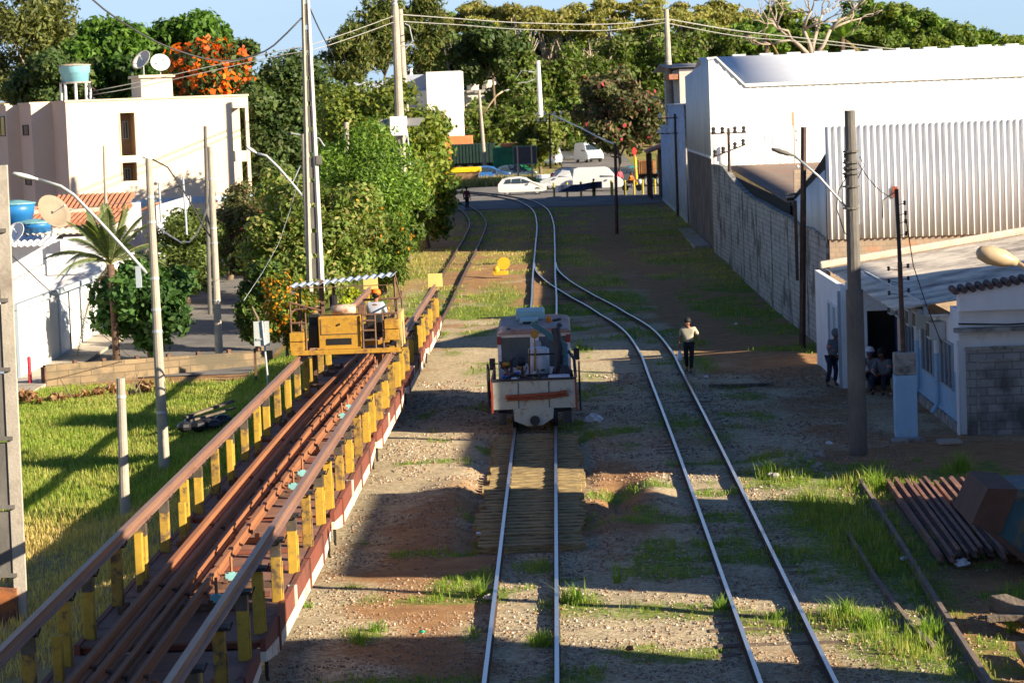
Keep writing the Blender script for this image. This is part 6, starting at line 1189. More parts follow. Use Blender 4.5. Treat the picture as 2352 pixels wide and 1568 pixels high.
HG = {'side': [[(-1.55, 1.0), (-1.4, 1.32), (-.95, 1.40), (-.95, 1.0)], [(-.88, 1.0), (-.88, 1.41), (-.1, 1.43), (-.1, .99)], [(-.03, .99), (-.03, 1.42), (.3, 1.36), (.85, 1.02)]], 'ends': {'windscreen': ((.42, 1.38), (.98, 1.05)), 'rear_window': ((-2.0, 1.02), (-1.74, 1.33))}}
VAN = [(-2.15, .35), (-2.18, 1.1), (-2.05, 1.95), (-1.7, 2.05), (.6, 2.05), (.95, 1.92), (1.55, 1.25), (2.05, 1.0), (2.22, .75), (2.24, .35), (1.8, .28), (-1.8, .28)]
VG = {'side': [[(.15, 1.2), (.15, 1.72), (.85, 1.72), (1.35, 1.2)]], 'ends': {'windscreen': ((1.0, 1.86), (1.52, 1.28)), 'rear_window': ((-2.17, 1.2), (-2.07, 1.8))}}
def spot(px, py, Y):
    p = at(px, py, Y); return p.x
def onroad(px, Y): return (spot(px, 440, Y), Y, zg(spot(px, 440, Y), Y) + .04)
car('white hatchback crossing the rails on the road', onroad(1200, 224), 0, carpaint('car_white', (.62, .62, .60)), 1.68, 4.1, HATCH, HG, (-1.28, 1.28))
t = car('white windowless van behind the yellow posts of the crossing', onroad(1374, 226), 0, carpaint('van_white', (.55, .56, .58)), 1.75, 4.4, VAN, VG, (-1.35, 1.35), .32, name='van', cat='van', belt=1.2, top=.9)
PK = [(-2.4, .4), (-2.42, .95), (-.55, 1.0), (-.4, 1.55), (.3, 1.62), (.9, 1.1), (1.9, .95), (2.3, .75), (2.32, .35), (1.9, .3), (-1.9, .3)]
PG = {'side': [[(-.3, 1.05), (-.25, 1.45), (.25, 1.5), (.7, 1.07)]], 'ends': {'windscreen': ((.35, 1.56), (.87, 1.15)), 'rear_window': ((-.54, 1.08), (-.43, 1.5))}}
car('white pickup with low bed on the road behind the van', onroad(1300, 236), R(180), carpaint('pickup_white', (.50, .52, .54)), 1.7, 4.8, PK, PG, (-1.5, 1.4), name='pickup', cat='pickup')
car('dark blue hatchback parked left of the white pickup', onroad(1318, 246), R(10), carpaint('car_navy', (.02, .04, .10)), 1.68, 4.1, HATCH, HG, (-1.28, 1.28))
car('blue hatchback by the dry grass behind the road', (spot(1126, 400, 262), 262, zg(0, 262) + .05), R(0), carpaint('car_blue', (.03, .12, .35)), 1.68, 4.1, HATCH, HG, (-1.28, 1.28))
car('dark blue grey car under the road sign', (spot(1186, 400, 262), 262, zg(0, 262) + .05), R(0), carpaint('car_slate', (.04, .07, .12)), 1.68, 4.1, HATCH, HG, (-1.28, 1.28))
car('white car farthest up the side street', (spot(1312, 355, 300), 300, zg(2, 300) + .05), R(15), carpaint('car_white', (.62, .62, .60)), 1.68, 4.1, HATCH, HG, (-1.28, 1.28))
car('white utility vehicle at the right of the side street, nose toward the road', (spot(1352, 365, 285), 285, zg(4, 285) + .05), R(-70), carpaint('van_pearl', (.7, .75, .76)), 1.8, 4.4, VAN, VG, (-1.35, 1.35), name='van', cat='van', belt=1.2, top=.9)
car('white van half hidden by the round tree', (spot(1265, 375, 280), 280, zg(0, 280) + .05), R(80), carpaint('van_white2', (.66, .70, .74)), 1.8, 4.4, VAN, VG, (-1.35, 1.35), name='van', cat='van', belt=1.2, top=.9)
car('teal hatchback between the stop sign and the orange truck', onroad(1478, 247), R(5), carpaint('car_teal', (.05, .22, .25)), 1.68, 4.1, HATCH, HG, (-1.28, 1.28))
car('dark grey hatchback behind the motorcycle', onroad(1442, 243), R(0), carpaint('car_grey', (.06, .065, .07)), 1.68, 4.1, HATCH, HG, (-1.28, 1.28))
# green truck with tipping body
def truck(label, loc, rz, cab, body, L_=6.5, h=2.2, cabL=1.9, ribs=12, group=None):
    t = thing('truck', label, 'truck', loc, rz, group); m = MB().box(-L_, 0, -1.2, 1.2, 1.15, 1.15 + h); m.build('cargo_body', body, t, bevel=.02); m = MB()
    for i in range(ribs):
        for s in (-1, 1): m.box(-L_ + .2 + i * (L_ - .4) / ribs, -L_ + .34 + i * (L_ - .4) / ribs, s * 1.2 - .05, s * 1.2 + .05, 1.2, 1.1 + h)
    m.build('ribs', body, t); MB().box(-L_, 2.3, -.45, .45, .75, 1.12).build('chassis', DARK, t)
    c = MB().prism([(.2, .7), (.2, 2.75), (.6, 2.95), (1.6, 2.9), (2.05, 1.75), (2.25, 1.6), (2.3, .7)], -1.15, 1.15).build('cab', cab, t, bevel=.04)
    MB().box(.75, 1.55, -1.165, 1.165, 1.85, 2.55).build('side_window', CGL, c); MB().add([(1.66, -1, 2.75), (1.66, 1, 2.75), (2.06, 1, 1.85), (2.06, -1, 1.85), (1.72, -1, 2.78), (1.72, 1, 2.78), (2.12, 1, 1.88), (2.12, -1, 1.88)], [(0, 1, 2, 3), (4, 7, 6, 5), (0, 4, 5, 1), (2, 6, 7, 3), (1, 5, 6, 2), (0, 3, 7, 4)]).build('windscreen', CGL, c)
    wheels(t, (-L_ + .8, -L_ + 1.9, 1.3), 2.4, .5); return t
GRN = mat('truck_green', (.01, .20, .10), .5, .15, 2, col2=(.01, .1, .06), mixs=1); DGRN = mat('tarp_dark_green', (.008, .03, .025), .8, .3, 2); ORC = mat('container_orange', (.70, .22, .08), .6, .12, 1.5, col2=(.6, .3, .2), mixs=1.5, mixp=.6); ORY = mat('truck_orange', (.50, .16, .015), .5, .1, 2)
truck('green cabbed truck with a dark ribbed cargo body behind the yellow skip', (spot(1138, 385, 272), 272, zg(0, 272)), R(0), GRN, DGRN, 4.5, 2.0)
o = thing('green_container', 'bright green covered box of a truck beside the light pole', 'container', (spot(1133, 385, 266), 265.5, zg(0, 266))); MB().box(0, 4.2, 0, 2.3, 1.0, 3.1).box(.2, 4.0, .1, 2.2, .4, 1.0).build('box', GRN, o, bevel=.05); MB().box(.8, 2.8, .2, 2.1, 3.12, 3.5).build('salmon_cover', ORC, o, bevel=.1)
wheels(o, (.9, 3.3), 0, .45)
for ch in o.children:
    if ch.name.startswith('wheel'): ch.location.y = 1.0
p = at(1018, 345, 285); t = thing('container', 'salmon orange container left of the dark green truck body', 'container', (p.x - .8, 285, zg(0, 285))); MB().box(0, 4.0, 0, 2.4, 0, 3.4).build('box', ORC, t, bevel=.03); MB().box(-.02, 4.0, -.04, 0, 0, .9).build('pink_stripe', mat('pink_band', (.6, .25, .2), .7), t)
t = truck('orange and brown dump truck at the right end of the crossing', (spot(1506, 425, 234), 234, zg(6, 234)), 0, ORY, mat('brown_load', (.28, .13, .05), .8, .3, 2), 1.5, 1.2)
# yellow skip
p = at(1026, 425, 257); t = thing('skip', 'yellow rimmed rusty brown skip in dry grass beyond the road', 'skip', (p.x, 257, zg(-9, 257))); MB().prism([(.5, 0), (2.8, 0), (3.3, 1.5), (0, 1.5)], 0, 1.8).build('hull', mat('skip_brown', (.24, .14, .07), .8, .3, 2), t); MB().box(-.1, 3.4, -.12, 0, 1.4, 1.9).box(-.1, .02, -.12, 1.9, 1.35, 1.9).box(3.3, 3.4, .0, 1.9, 1.4, 1.85).build('rim', mat('bright_yellow', (.80, .52, .01), .5, .1, 3), t)
# green and white drum
p = at(1247, 405, 240); t = thing('planter_drum', 'green drum with a white top band at the roadside', 'drum', (p.x, 240, zg(0, 240))); MB().lathe([(.55, 0), (.62, .7)], (0, 0, .2), 18).build('green_part', mat('drum_green', (.02, .18, .1), .5), t); MB().lathe([(.62, .9), (.66, 1.25)], (0, 0, 0), 18).build('white_band', PLAST, t)
# stop sign and other roadside furniture
p = at(1464, 434, 232); t = thing('stop_sign', 'red octagonal stop sign on a yellow post, seen nearly edge on', 'stop sign', (p.x, 232, zg(6, 232))); MB().tube([(0, 0, -.2), (-.12, 0, 2.7)], .10, 8).build('post', mat('bright_yellow', (.80, .52, .01)), t)
MB().tube([(-.12, 0, 2.3), (-.16, 0, 2.9)], .09, 8).build('orange_top', ORC, t)
MB().lathe([(.33, -.02), (.33, .02)], (0, 0, 0), 8, 'y').move(Matrix.Translation((-.17, -.14, 3.22)) @ Matrix.Rotation(R(55), 4, 'Z')).build('plate', mat('stop_red', (.65, .02, .02), .5), t)
p = at(1200, 400, 252); t = thing('direction_sign', 'back of a large dark road sign on two posts', 'sign', (p.x, 252, zg(0, 252)))
for x in (-.4, .95): MB().tube([(x, 0, -.2), (x, 0, 3.8)], .09, 8).build('post', LAMPC, t)
MB().box(-.85, 1.45, -.06, 0, 1.95, 3.75).build('board', mat('sign_dark_back', (.045, .05, .065), .6), t); MB().box(-.85, 1.45, -.09, -.06, 3.68, 3.75).box(-.85, 1.45, -.09, -.06, 1.95, 2.02).box(-.85, -.8, -.09, -.06, 2.02, 3.68).box(1.4, 1.45, -.09, -.06, 2.02, 3.68).build('frame', mat('sign_frame', (.15, .3, .25), .6), t)
YP = mat('dull_yellow_post', (.38, .32, .04), .6, .15, 4)
BL = [1273, 1303, 1335, 1364, 1406, 1436, 1457, 1477, 1505]
for i, px in enumerate(BL):
    x = spot(px, 450, 214); t = thing('crossing_post', 'x', 'post', (x, 214, zg(x, 214)), 0, 'yellow posts along the crossing')
    t['label'] = ['first yellow crossing post from the left, holding the banner end', 'second yellow crossing post from the left, behind the dark banner', 'third yellow crossing post, at the middle of the dark banner', 'fourth yellow crossing post, beside the dark figure at the banner', 'thicker yellow crossing post right of the dark banner', 'yellow crossing post below the motorcycle rider', 'yellow crossing post just right of the motorcycle', 'yellow crossing post below the stop sign', 'rightmost yellow crossing post near the blue shed'][i]
    MB().tube([(0, 0, -.2), (0, 0, 1.25)], .13 if i == 4 else .09, 8).build('post', YP, t)
x0 = spot(1275, 430, 213.8); x1 = spot(1383, 430, 213.8); t = thing('banner', 'dark blue banner strung between the yellow crossing posts', 'banner', (x0, 213.8, .95)); o = MB(); n = 16
for i in range(n + 1):
    s = i / n; sg = .12 * math.sin(s * 9); 
    for z in (.30 + sg * .4 + .25 * s, .85 + sg * .3 + .25 * s): o.v.append((s * (x1 - x0), -.05 + .06 * math.sin(s * 20), z))
for i in range(n): o.f.append((2 * i, 2 * i + 2, 2 * i + 3, 2 * i + 1))
q = o.build('cloth', mat('banner_navy', (.03, .045, .10), .8), t); md = q.modifiers.new('thick', 'SOLIDIFY'); md.thickness = .01
# motorcycle
x = spot(1452, 440, 222); t = thing('motorcycle', 'red motorcycle carrying its rider past the crossing posts', 'motorcycle', (x, 222, zg(x, 222) + .04), R(-25)); 
for xx in (-.62, .65): MB().lathe([(.2, -.05), (.29, -.05), (.3, 0), (.29, .05), (.2, .05)], (xx, 0, .3), 18, 'y').build('wheel', TYRE, t)
MB().ball((.15, 0, .85), 1, 8, (.32, .15, .16)).build('tank', TRED, t); MB().ball((.75, 0, .8), 1, 8, (.16, .14, .2)).build('headlight', HEADL, t); MB().tube([(.65, 0, .3), (.5, 0, 1.0)], .04, 6).tube([(-.62, 0, .3), (.1, 0, .45), (.5, 0, .95)], .05, 6).tube([(.45, -.35, 1.08), (.45, .35, 1.08)], .02, 6).build('frame', DARK, t); MB().box(-.65, .0, -.13, .13, .78, .86).build('seat', TYRE, t, bevel=.03); MB().ball((.05, 0, .42), .2, 8).build('engine', RIM, t)
MOTO = t
# dry grass verge beyond the road
X = rng.uniform(-16, 0, 5000); Y = rng.uniform(251, 260, 5000); v, tt, c = blades('v', X, Y, np.full(5000, .75), .07, gcol(X, Y, (.16, .2, .06), (.40, .33, .15), 1.2), nb=3, spread=.3); tag(npmesh('dry_verge', v, tt, GRASSM, tint=c), 'tall dry grass along the verge beyond the crossing road', 'grass', kind='stuff')
# ------------------------------------------------------------------ things lying about on the right
OLDR = mat('buried_rail', (.17, .135, .12), .8, .2, 3, col2=(.26, .19, .14), mixs=2, mixp=.55)
t = thing('old_rail', 'single old rusty rail lying in the grass on the right', 'rail', (0, 0, 0)); rail_mb(np.array([(6.35, 56.5), (6.25, 52), (6.12, 47), (5.98, 42), (5.84, 36), (5.8, 33)]), 0, lambda Y: .02, 1.1).build('rail', OLDR, t)
t = thing('old_rail', 'short dark rail end half buried left of the old rusty rail', 'rail', (0, 0, 0)); rail_mb(np.array([(5.35, 50), (5.30, 45), (5.35, 41), (5.45, 39.3)]), 0, lambda Y: -.04, .9).build('rail', OLDR, t)
PRL = mat('pile_rail_rust', (.19, .10, .08), .75, .2, 3, col2=(.30, .16, .11), mixs=2, mixp=.55)
lab = ['first', 'second', 'third', 'fourth', 'fifth', 'sixth', 'seventh', 'eighth', 'ninth', 'tenth', 'eleventh', 'twelfth']
for i in range(12):
    x = 6.78 + i * .155 + random.uniform(-.03, .03); t = thing('stacked_rail', lab[i] + ' rusty rail from the left in the stack on the ground', 'rail', (0, 0, 0), 0, 'rusty rails stacked on the ground')
    rail_mb(np.array([(x + .12, 55.8 + random.uniform(-.3, .5)), (x, 51), (x - .12, 46.6 + random.uniform(-.4, .3) - .0)]), 0, lambda Y, k=i: .06 + .03 * (k % 3), 1.0).build('rail', PRL, t)
# blue skip
SKB = mat('skip_blue', (.02, .085, .12), .6, .2, 2, col2=(.16, .12, .06), mixs=2.2, mixp=.57, mixw=.07); SKR = mat('skip_rust', (.09, .05, .038), .8, .25, 3)
t = thing('skip_container', 'rusty blue steel skip with sloping end at the right edge', 'skip', (8.15, 44.9, -.1))
MB().prism([(.05, .0), (3.4, 0), (3.4, 1.5), (-.95, 1.5), (-1.1, 1.05)], 0, 2.0).build('hull', SKB, t); MB().prism([(-1.22, .98), (-.72, .80), (-.40, 1.56), (-.92, 1.6)], -.07, 2.05).build('lip_plate', SKR, t); MB().box(-.45, 3.4, -.06, 0, 1.42, 1.56).box(-.1, 3.4, -.05, 0, .98, 1.03).build('ribs', SKB, t)
MB().prism([(-1.05, .92), (-.85, .86), (.22, -.02), (.0, -.02)], -.055, -.005).build('bottom_edge', SKR, t); MB().box(.75, 1.6, -.075, -.055, 1.08, 1.14).build('rust_bar', RUSTY, t)
m = MB()
for k, (x, s) in enumerate(((.72, 'C'), (1.0, 'E'))):
    m.box(x, x + .05, -.012, -.0, .62, .82); m.box(x + .05, x + .2, -.012, 0, .78, .82); m.box(x + .05, x + .2, -.012, 0, .62, .66)
m.build('faded_letters', mat('faded_yellow', (.30, .24, .07), .7), t)
WOOD = mat('grey_timber', (.20, .16, .125), .95, .25, 3, col2=(.09, .075, .06), mixs=2.5, mixp=.5, bump=.6, stretch=(1, .3, 1))
t = thing('timber_log', 'thick weathered sleeper end with rusty tip leaning at the right edge', 'timber', (7.3, 40.2, 0)); MB().beam((-.55, 1.0, .22), (.15, -.55, .12), .34, .26).build('log', WOOD, t, bevel=.03); MB().beam((.15, -.55, .12), (.19, -.64, .115), .3, .22).build('rusty_tip', ORC, t)
t = thing('timber_log', 'flat grey plank lying left of the thick sleeper end', 'timber', (6.75, 39.9, -.1)); MB().beam((-.3, .4, .25), (.75, .2, .3), .22, .08).build('plank', WOOD, t)
t = thing('timber_log', 'second sleeper lying against the thick sleeper end, in its shadow', 'timber', (7.0, 40.9, -.1)); MB().beam((-.1, .6, .12), (.9, -.7, .1), .26, .2).build('log', WOOD, t, bevel=.02)
t = thing('steel_beam', 'dark rusted steel channel lying towards the viewer in the grass', 'beam', (6.65, 37.4, -.08)); MB().beam((.05, 1.3, .12), (.0, -.25, .08), .2, .14).build('beam', TDK, t)
# loose litter
PLA = mat('white_plastic', (.72, .73, .78), .4, .08, 6)
def litter(label, px, py, s, m=PLA, cat='litter', z=-.1, name='plastic_litter', sq=.5):
    p = gp(px, py, z); t = thing(name, label, cat, (p.x, p.y, z)); o = MB().ball((0, 0, s * sq * .6), s, 7, (1, .8, sq)); g = np.random.default_rng(px); o.v = [(a + g.normal(0, s * .16), b_ + g.normal(0, s * .16), max(.0, c + g.normal(0, s * .16))) for a, b_, c in o.v]; o.build('scrap', m, t); return t
litter('crumpled white sack dumped right of the motor trolley', 1362, 970, .26, name='plastic_sack', cat='sack')
litter('white scrap on the dirt below the rail stack', 2210, 1298, .14); litter('long torn white scrap left of the larger one by the rail stack', 2078, 1285, .08); litter('small white scrap between the right track and the man', 1621, 866, .07)
litter('pale blue scrap beside the left end of the new sleepers', 1099, 1226, .05); litter('small green scrap in the sunlit gravel', 970, 1452, .05, mat('green_plastic', (.02, .35, .2), .5)); litter('white scrap near the left track', 1124, 689, .1)
litter('white scrap in the shade near the block wall strip', 1560, 460, .16, z=.8); litter('white scrap on the earth path beside the wall', 1690, 745, .08); litter('pale paper on the grass before the front wall of the office', 1905, 1020, .08)
litter('reddish stone beside the right hand track', 1446, 1392 + 100, .07, mat('red_stone', (.32, .11, .05), .9), 'stone', name='stone'); litter('pale stone between the rails of the centre track', 1122, 1375, .09, mat('pale_stone', (.5, .46, .4), .9), 'stone', name='stone')
p = gp(2180, 1015, -.1); t = thing('concrete_slab', 'pale square concrete slab in front of the grey block wall', 'slab', (p.x, p.y, -.1)); MB().box(-.28, .28, -.3, .3, -.02, .05).build('slab', CONC, t, bevel=.01)
p = gp(2050, 1010, -.1); t = thing('concrete_slab', 'darker slab beside the foot of the blue and white pillar', 'slab', (p.x + .35, p.y - .1, -.1)); MB().box(-.4, .4, -.25, .25, -.03, .04).build('slab', MOSS, t, bevel=.01)
m = MB(); tr_ = gp(1830, 1070, -.1); t = thing('rubble_heap', 'heap of grey rubble and dead leaves in shade left of the concrete pole', 'rubble', (tr_.x, tr_.y, -.12))
for i in range(34): a = random.gauss(0, .42); b_ = random.gauss(0, .9); m.ball((a, b_, .03 + random.random() * .12), random.uniform(.04, .12), 4, (1, random.uniform(.5, 1), .6))
tag(m.build('rubble', MOSS, t), kind='stuff')
p = gp(1700, 888, -.1); t = thing('timber_log', 'long old plank across the path right of the right hand track', 'timber', (p.x, p.y, -.05)); MB().beam((-.9, .15, .0), (1.0, -.1, .0), .14, .08).build('plank', WOOD, t)
p = gp(830, 950, .0)
t = thing('scrap_heap', 'black plastic and scrap timber heaped in the grass beside the wagons', 'scrap', (*[float(q) for q in gp(475, 985, -.8).to_2d()], -.85))
for i in range(7): MB().ball((random.uniform(-.6, .6), random.uniform(-1, 1), .2), random.uniform(.2, .35), 6, (1, 1, .7)).build('black_bag', mat('black_bag', (.02, .02, .025), .35, .2, 6), t)
MB().beam((-.6, -.2, .45), (.7, 1.0, .75), .16, .06).beam((-.3, -.5, .4), (.8, .5, .6), .12, .05).build('boards', WOOD, t)
# ------------------------------------------------------------------ people
SKIN = mat('skin_brown', (.26, .12, .07), .6, .08, 6); SKIND = mat('skin_dark', (.16, .075, .045), .6, .08, 6)
def skin_obj(name, verts, edges, rad, m, parent, root=0, sub=2):
    me = bpy.data.meshes.new(name); me.from_pydata([tuple(v) for v in verts], edges, []); me.update(); me.materials.append(m)
    o = link(bpy.data.objects.new(name, me)); o.parent = parent
    md = o.modifiers.new('skin', 'SKIN'); md.use_smooth_shade = True; md.use_x_symmetry = False
    for i, r in enumerate(rad):
        sv_ = me.skin_vertices[0].data[i]; sv_.radius = r if hasattr(r, '__len__') else (r, r); sv_.use_root = (i == root)
    s = o.modifiers.new('smooth', 'SUBSURF'); s.levels = 1; s.render_levels = sub; return o
STAND = dict(pelvis=(0, 0, .93), waist=(0, 0, 1.06), chest=(0, 0, 1.28), neck=(0, 0, 1.45), jaw=(0, -.03, 1.56), crown=(0, 0, 1.68),
             shl=(.17, 0, 1.40), ell=(.24, .02, 1.13), wrl=(.26, -.05, .88), shr=(-.17, 0, 1.40), elr=(-.24, .02, 1.13), wrr=(-.26, -.05, .88),
             hpl=(.09, 0, .88), knl=(.10, -.02, .49), anl=(.11, .03, .09), tol=(.12, -.13, .04), hpr=(-.09, 0, .88), knr=(-.10, -.02, .49), anr=(-.11, .03, .09), tor=(-.12, -.13, .04))
def person(label, loc, rz, pose, shirt, trousers, skin=SKIN, hair=None, hat=None, scale=1.0, sleeves='long', bands=None, shoes=None, hood=False):
    """faces -y when rz = 0; one continuous skinned body, clothing and hair as children"""
    t = thing('person', label, 'person', loc, rz); J = {k: Vector(v) for k, v in STAND.items()}; J.update({k: Vector(v) for k, v in pose.items()})
    for k in J: J[k] = J[k] * scale
    sc_ = scale; V = []; E = []; Rr = []
    def add(p, r, par=None):
        V.append(Vector(p)); Rr.append((r[0] * sc_, r[1] * sc_) if hasattr(r, '__len__') else r * sc_)
        if par is not None: E.append((par, len(V) - 1))
        return len(V) - 1
    pe = add(J['pelvis'], (.13, .10)); wa = add(J['waist'], (.12, .09), pe); ch = add(J['chest'], (.145, .10), wa); ne = add(J['neck'], .055, ch); ja = add(J['jaw'], (.062, .07), ne); mid = J['jaw'].lerp(J['crown'], .5); hm = add(mid, (.075, .088), ja); cw = add(J['crown'].lerp(mid, .35), (.066, .078), hm)
    fw = (J['jaw'] - J['neck']); fwd = Vector((0, -1, 0))
    if 'face' in pose: fwd = Vector(pose['face']).normalized()
    side = fwd.cross(Vector((0, 0, 1))).normalized()
    no = add(mid + fwd * .098 * sc_ - Vector((0, 0, .012)), .012, hm)
    for s in (-1, 1): add(mid + side * s * .083 * sc_, (.01, .02), hm)
    for q in 'lr':
        sh = add(J['sh' + q], .052, ch); el = add(J['el' + q], .038, sh); wr = add(J['wr' + q], .026, el); d = (J['wr' + q] - J['el' + q]).normalized(); pa = add(J['wr' + q] + d * .06 * sc_, (.034, .018), wr)
        sd_ = d.cross(Vector((0, 1, .2))).normalized(); cl = d.cross(sd_).normalized()
        for k, (o_, l) in enumerate(((-.028, .075), (-.010, .085), (.009, .08), (.027, .062))):
            b0 = V[pa] + sd_ * o_ * sc_ + d * .03 * sc_; f1 = add(b0, .0095, pa); f2 = add(b0 + d * l * .55 * sc_ + cl * .008, .0085, f1); add(b0 + d * l * .9 * sc_ + cl * .03, .007, f2)
        th = add(V[wr].lerp(V[pa], .5) + sd_ * -.035 * sc_, .012, wr); add(V[th] + (d * .05 - sd_ * .018) * sc_, .009, th)
        hp = add(J['hp' + q], .082, pe); kn = add(J['kn' + q], .055, hp); an = add(J['an' + q], .036, kn); add(J['to' + q], (.038, .026), an)
    skin_obj('body', V, E, Rr, skin, t)
    # shirt
    v = [J['pelvis'] + Vector((0, 0, .0)), J['waist'], J['chest'], J['neck'].lerp(J['chest'], .25)]; r = [(.165, .13), (.155, .125), (.175, .13), .075]; e = [(0, 1), (1, 2), (2, 3)]
    for q in 'lr':
        k = len(v); v += [J['sh' + q], J['el' + q].lerp(J['sh' + q], 0 if sleeves == 'long' else .12)]; r += [.078, .062]; e += [(2, k), (k, k + 1)]
        if sleeves == 'long': v.append(J['wr' + q].lerp(J['el' + q], .08)); r.append(.045); e.append((k + 1, k + 2))
    skin_obj('shirt', v, e, [tuple(a * sc_ for a in x) if hasattr(x, '__len__') else x * sc_ for x in r], shirt, t)
    v = [J['pelvis'] - (J['waist'] - J['pelvis']) * .1]; r = [(.15, .12)]; e = []
    for q in 'lr': k = len(v); v += [J['hp' + q], J['kn' + q], J['an' + q].lerp(J['kn' + q], .1)]; r += [.10, .075, .06]; e += [(0, k), (k, k + 1), (k + 1, k + 2)]
    skin_obj('trousers', v, e, [tuple(a * sc_ for a in x) if hasattr(x, '__len__') else x * sc_ for x in r], trousers, t)
    for q in 'lr': skin_obj('shoe', [J['an' + q] - Vector((0, 0, .03 * sc_)), J['to' + q]], [(0, 1)], [.05 * sc_, (.05 * sc_, .036 * sc_)], shoes or TDK, t)
    hc = mid + Vector((0, 0, .02 * sc_)) - fwd * .012 * sc_
    if hair: MB().ball(hc + Vector((0, 0, .022 * sc_)) - fwd * .022, .118 * sc_, 9, (.95, 1.0, .98)).build('hair', hair, t, smooth=True)
    if hat:
        kind, hmt = hat; c = hc + Vector((0, 0, .03 * sc_))
        if kind == 'helmet': MB().lathe([(.15, .0), (.135, .012), (.125, .06), (.09, .115), (.03, .14), (.005, .142)], c, 16).build('hard_hat', hmt, t, smooth=True)
        elif kind == 'cap': MB().lathe([(.130, -.02), (.130, .05), (.10, .11), (.02, .13)], c, 14).beam(c + fwd * .08, c + fwd * .19 - Vector((0, 0, .01)), .13, .014).build('cap', hmt, t, smooth=True)
        elif kind == 'hood': MB().ball(c - fwd * .02 - Vector((0, 0, .02)), .125 * sc_, 9, (.95, 1, 1.1)).build('hood', hmt, t, smooth=True)
    if bands:
        m_ = MB()
        for a, b_, s, rr in bands: c = J[a].lerp(J[b_], s); d = (J[b_] - J[a]).normalized(); k0 = len(m_.v); m_.lathe([(rr, -.025), (rr, .025)], (0, 0, 0), 14); Mx = Matrix.Translation(c) @ d.to_track_quat('Z', 'X').to_matrix().to_4x4() @ Matrix.Diagonal((1, .8, 1, 1)); m_.v[k0:] = [tuple(Mx @ Vector(x)) for x in m_.v[k0:]]
        m_.build('reflective_band', mat('orange_band', (.75, .22, .14), .5, .05), t)
    for s in (-1, 1): MB().ball(mid + fwd * .082 * sc_ + side * s * .032 * sc_ + Vector((0, 0, .012)), .012 * sc_, 5).build('eye', BLACK, t)
    return t, J
HAIRK = mat('black_hair', (.012, .01, .009), .7, .3, 20)
BEIGE = mat('beige_shirt', (.46, .42, .32), .85, .08, 8, bump=.3); TROU = mat('black_trousers', (.016, .016, .02), .85, .2, 8); UNI = mat('grey_uniform', (.15, .16, .18), .85, .1, 8, bump=.3); NAVY = mat('navy_trousers', (.018, .022, .045), .85, .2, 8)
p = gp(1584, 856, -.12)
t, J = person('man in beige shirt and black trousers walking beside the track with a white bag', (p.x, p.y, -.11), R(-12), dict(
    jaw=(-.01, -.10, 1.50), crown=(-.005, -.06, 1.635), neck=(0, -.03, 1.44), face=(-.1, -.85, -.55), ell=(.31, .03, 1.15), wrl=(.38, -.04, .92), shl=(.19, -.01, 1.38), shr=(-.19, -.01, 1.38), elr=(-.27, .02, 1.12), wrr=(-.285, -.05, .86),
    knl=(.10, -.13, .50), anl=(.07, -.10, .09), tol=(.07, -.25, .05), knr=(-.09, -.02, .49), anr=(-.11, .22, .14), tor=(-.11, .10, .04)), BEIGE, TROU, hair=HAIRK, sleeves='short')
bg_t = thing('carrier_bag', 'white plastic bag hanging from the walking man\'s hand', 'bag', t.location, t.rotation_euler.z); w_ = J['wrr'] + Vector((0, -.02, -.09))
o = MB().lathe([(.01, 0), (.03, -.06), (.055, -.14), (.09, -.26), (.085, -.36), (.04, -.39)], w_, 10); g = np.random.default_rng(3); o.v = [(a + g.normal(0, .008), b_ + g.normal(0, .008), c) for a, b_, c in o.v]; o.build('bag', mat('bag_white', (.75, .78, .85), .35, .05), bg_t, smooth=True)
p = gp(1914, 868, -.1)
person('worker in grey uniform with orange bands leaning against the office corner', (7.78, 76.0, -.1), R(35), dict(
    pelvis=(.03, 0, .86), waist=(.06, 0, .99), chest=(.12, 0, 1.20), neck=(.15, -.02, 1.36), jaw=(.16, -.07, 1.45), crown=(.17, -.05, 1.58), shl=(.30, 0, 1.30), shr=(-.04, 0, 1.32), ell=(.30, .02, 1.05), wrl=(.18, -.17, .93), elr=(-.12, -.02, 1.07), wrr=(.0, -.19, .93),
    hpl=(.11, 0, .82), hpr=(-.06, 0, .82), knl=(.13, -.05, .46), anl=(.14, .02, .09), knr=(-.14, -.08, .46), anr=(-.24, -.05, .09), tor=(-.27, -.20, .04), face=(.1, -.9, -.35)), UNI, NAVY, SKIND, hat=('hood', UNI), bands=[('waist', 'chest', .2, .175), ('shr', 'elr', .6, .085), ('shl', 'ell', .6, .085)])
SIT = dict(pelvis=(0, .05, .42), waist=(0, 0, .55), chest=(0, -.08, .76), neck=(0, -.14, .92), jaw=(0, -.22, 1.0), crown=(0, -.19, 1.13), shl=(.18, -.1, .87), shr=(-.18, -.1, .87), ell=(.24, -.24, .63), elr=(-.24, -.24, .63), wrl=(.08, -.42, .56), wrr=(-.08, -.42, .56), hpl=(.1, .0, .40), hpr=(-.1, 0, .40), knl=(.17, -.42, .48), knr=(-.17, -.42, .48), anl=(.15, -.38, .09), anr=(-.15, -.38, .09), tol=(.16, -.53, .04), tor=(-.16, -.53, .04), face=(0, -.85, -.5))
bt = thing('bench', 'low dark bench outside the office doorway', 'bench', (9.0, 74.9, -.1)); MB().box(-.35, .65, -.2, .25, .26, .33).build('seat', WOOD, bt, bevel=.01); MB().box(-.3, -.22, -.15, .2, 0, .26).box(.52, .60, -.15, .2, 0, .26).build('legs', WOOD, bt)
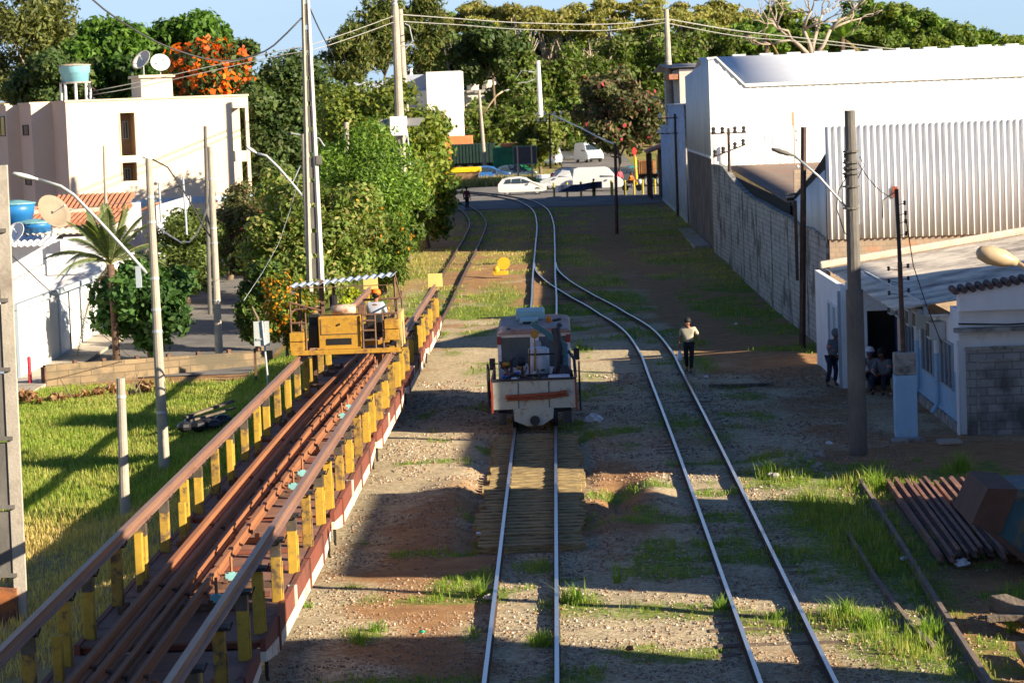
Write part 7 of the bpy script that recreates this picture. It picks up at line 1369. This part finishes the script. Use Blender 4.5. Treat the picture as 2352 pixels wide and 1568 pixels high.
p = gp(2000, 880, -.1); person('seated worker with a white hard hat and blue hood by the dark doorway', (8.87, 74.75, -.1), R(-40), SIT, UNI, NAVY, SKIND, hat=('helmet', PLAST), hair=mat('blue_cloth', (.03, .06, .4), .8), bands=[('shr', 'elr', .6, .085), ('shl', 'ell', .6, .085)])
person('bareheaded worker crouching in front of the doorway with arms on his knees', (9.05, 73.6, -.1), R(-35), SIT, UNI, NAVY, SKIND, hair=HAIRK, bands=[('waist', 'chest', .1, .18), ('elr', 'wrr', .2, .075), ('shl', 'ell', .6, .085)], scale=1.08)
person('worker with a blue cap sitting half hidden behind the blue pillar', (9.62, 73.2, -.1), R(-60), SIT, mat('pale_shirt', (.35, .36, .42), .8), mat('khaki_trousers', (.28, .27, .2), .8), SKIND, hat=('cap', mat('cap_blue', (.02, .08, .35), .7)), shoes=mat('pale_shoe', (.5, .4, .3), .7))
person('operator in grey shirt and orange cap sitting on the yellow gantry', (-5.58 + .72, 66.4 + .95, 2.22 + .33), R(168), SIT, mat('light_grey_shirt', (.42, .46, .55), .85, .06, 8, bump=.3), NAVY, SKIN, hair=HAIRK, hat=('cap', mat('cap_orange', (.80, .16, .01), .7)), scale=1.0)
p = gp(1073, 479, .9); x = spot(1073, 479, 196); person('distant pedestrian in dark red top walking along the left track', (x, 196, zg(x, 196)), R(160), dict(knl=(.1, -.12, .5), anl=(.12, -.08, .09), tol=(.12, -.2, .04), anr=(-.12, .18, .12), tor=(-.12, .06, .05)), mat('dark_red_top', (.10, .015, .025), .8), TROU, SKIND, hair=HAIRK)
x = spot(1364, 440, 213); person('dark clothed figure standing at the banner between the yellow posts', (x, 212.6, zg(x, 213)), R(190), {}, TROU, TROU, SKIND, hair=HAIRK, scale=.85)
RIDE = dict(SIT); person('motorcycle rider in an orange jacket with a dark helmet', (MOTO.location.x - .15, 222, MOTO.location.z + .42), R(65), dict(SIT, crown=(0, -.13, 1.15), jaw=(0, -.18, 1.0)), mat('orange_jacket', (.7, .18, .02), .7), mat('rider_jeans', (.12, .03, .03), .8), SKIND, hat=('helmet', TDK), hair=TDK)
x = spot(1424, 410, 232); person('distant person in a pink top behind the white van', (x, 232, zg(x, 232)), R(20), {}, mat('pink_top', (.65, .08, .12), .7), NAVY, SKIND, hair=HAIRK)
# ------------------------------------------------------------------ unseen shading blocks, added and spaced to leave sunny strips on the yard
block('tall cream shading block added beside the yard, unseen, nearest the viewer', 17, 20, 2, 25.4, 13.5)
block('stepped lower wing of the nearest added shading block, unseen', 17, 20, 25.5, 29.8, 9.8)
block('unseen white shading block added beside the yard, after the first gap', 17, 20, 36.4, 46.2, 9.5, PLAST)
block('unseen cream shading block added beside the yard, after the second gap', 17, 20, 51.4, 57.4, 8.7)
block('unseen taller white shading block added beside the yard', 17, 20, 57.6, 66.0, 10.7, PLAST)
block('unseen tower added behind the shading blocks beside the yard', 20.2, 22.5, 61, 63.6, 15.5)
block('unseen lowest cream shading block added beside the office', 17.1, 20, 66.2, 69.8, 8.3)
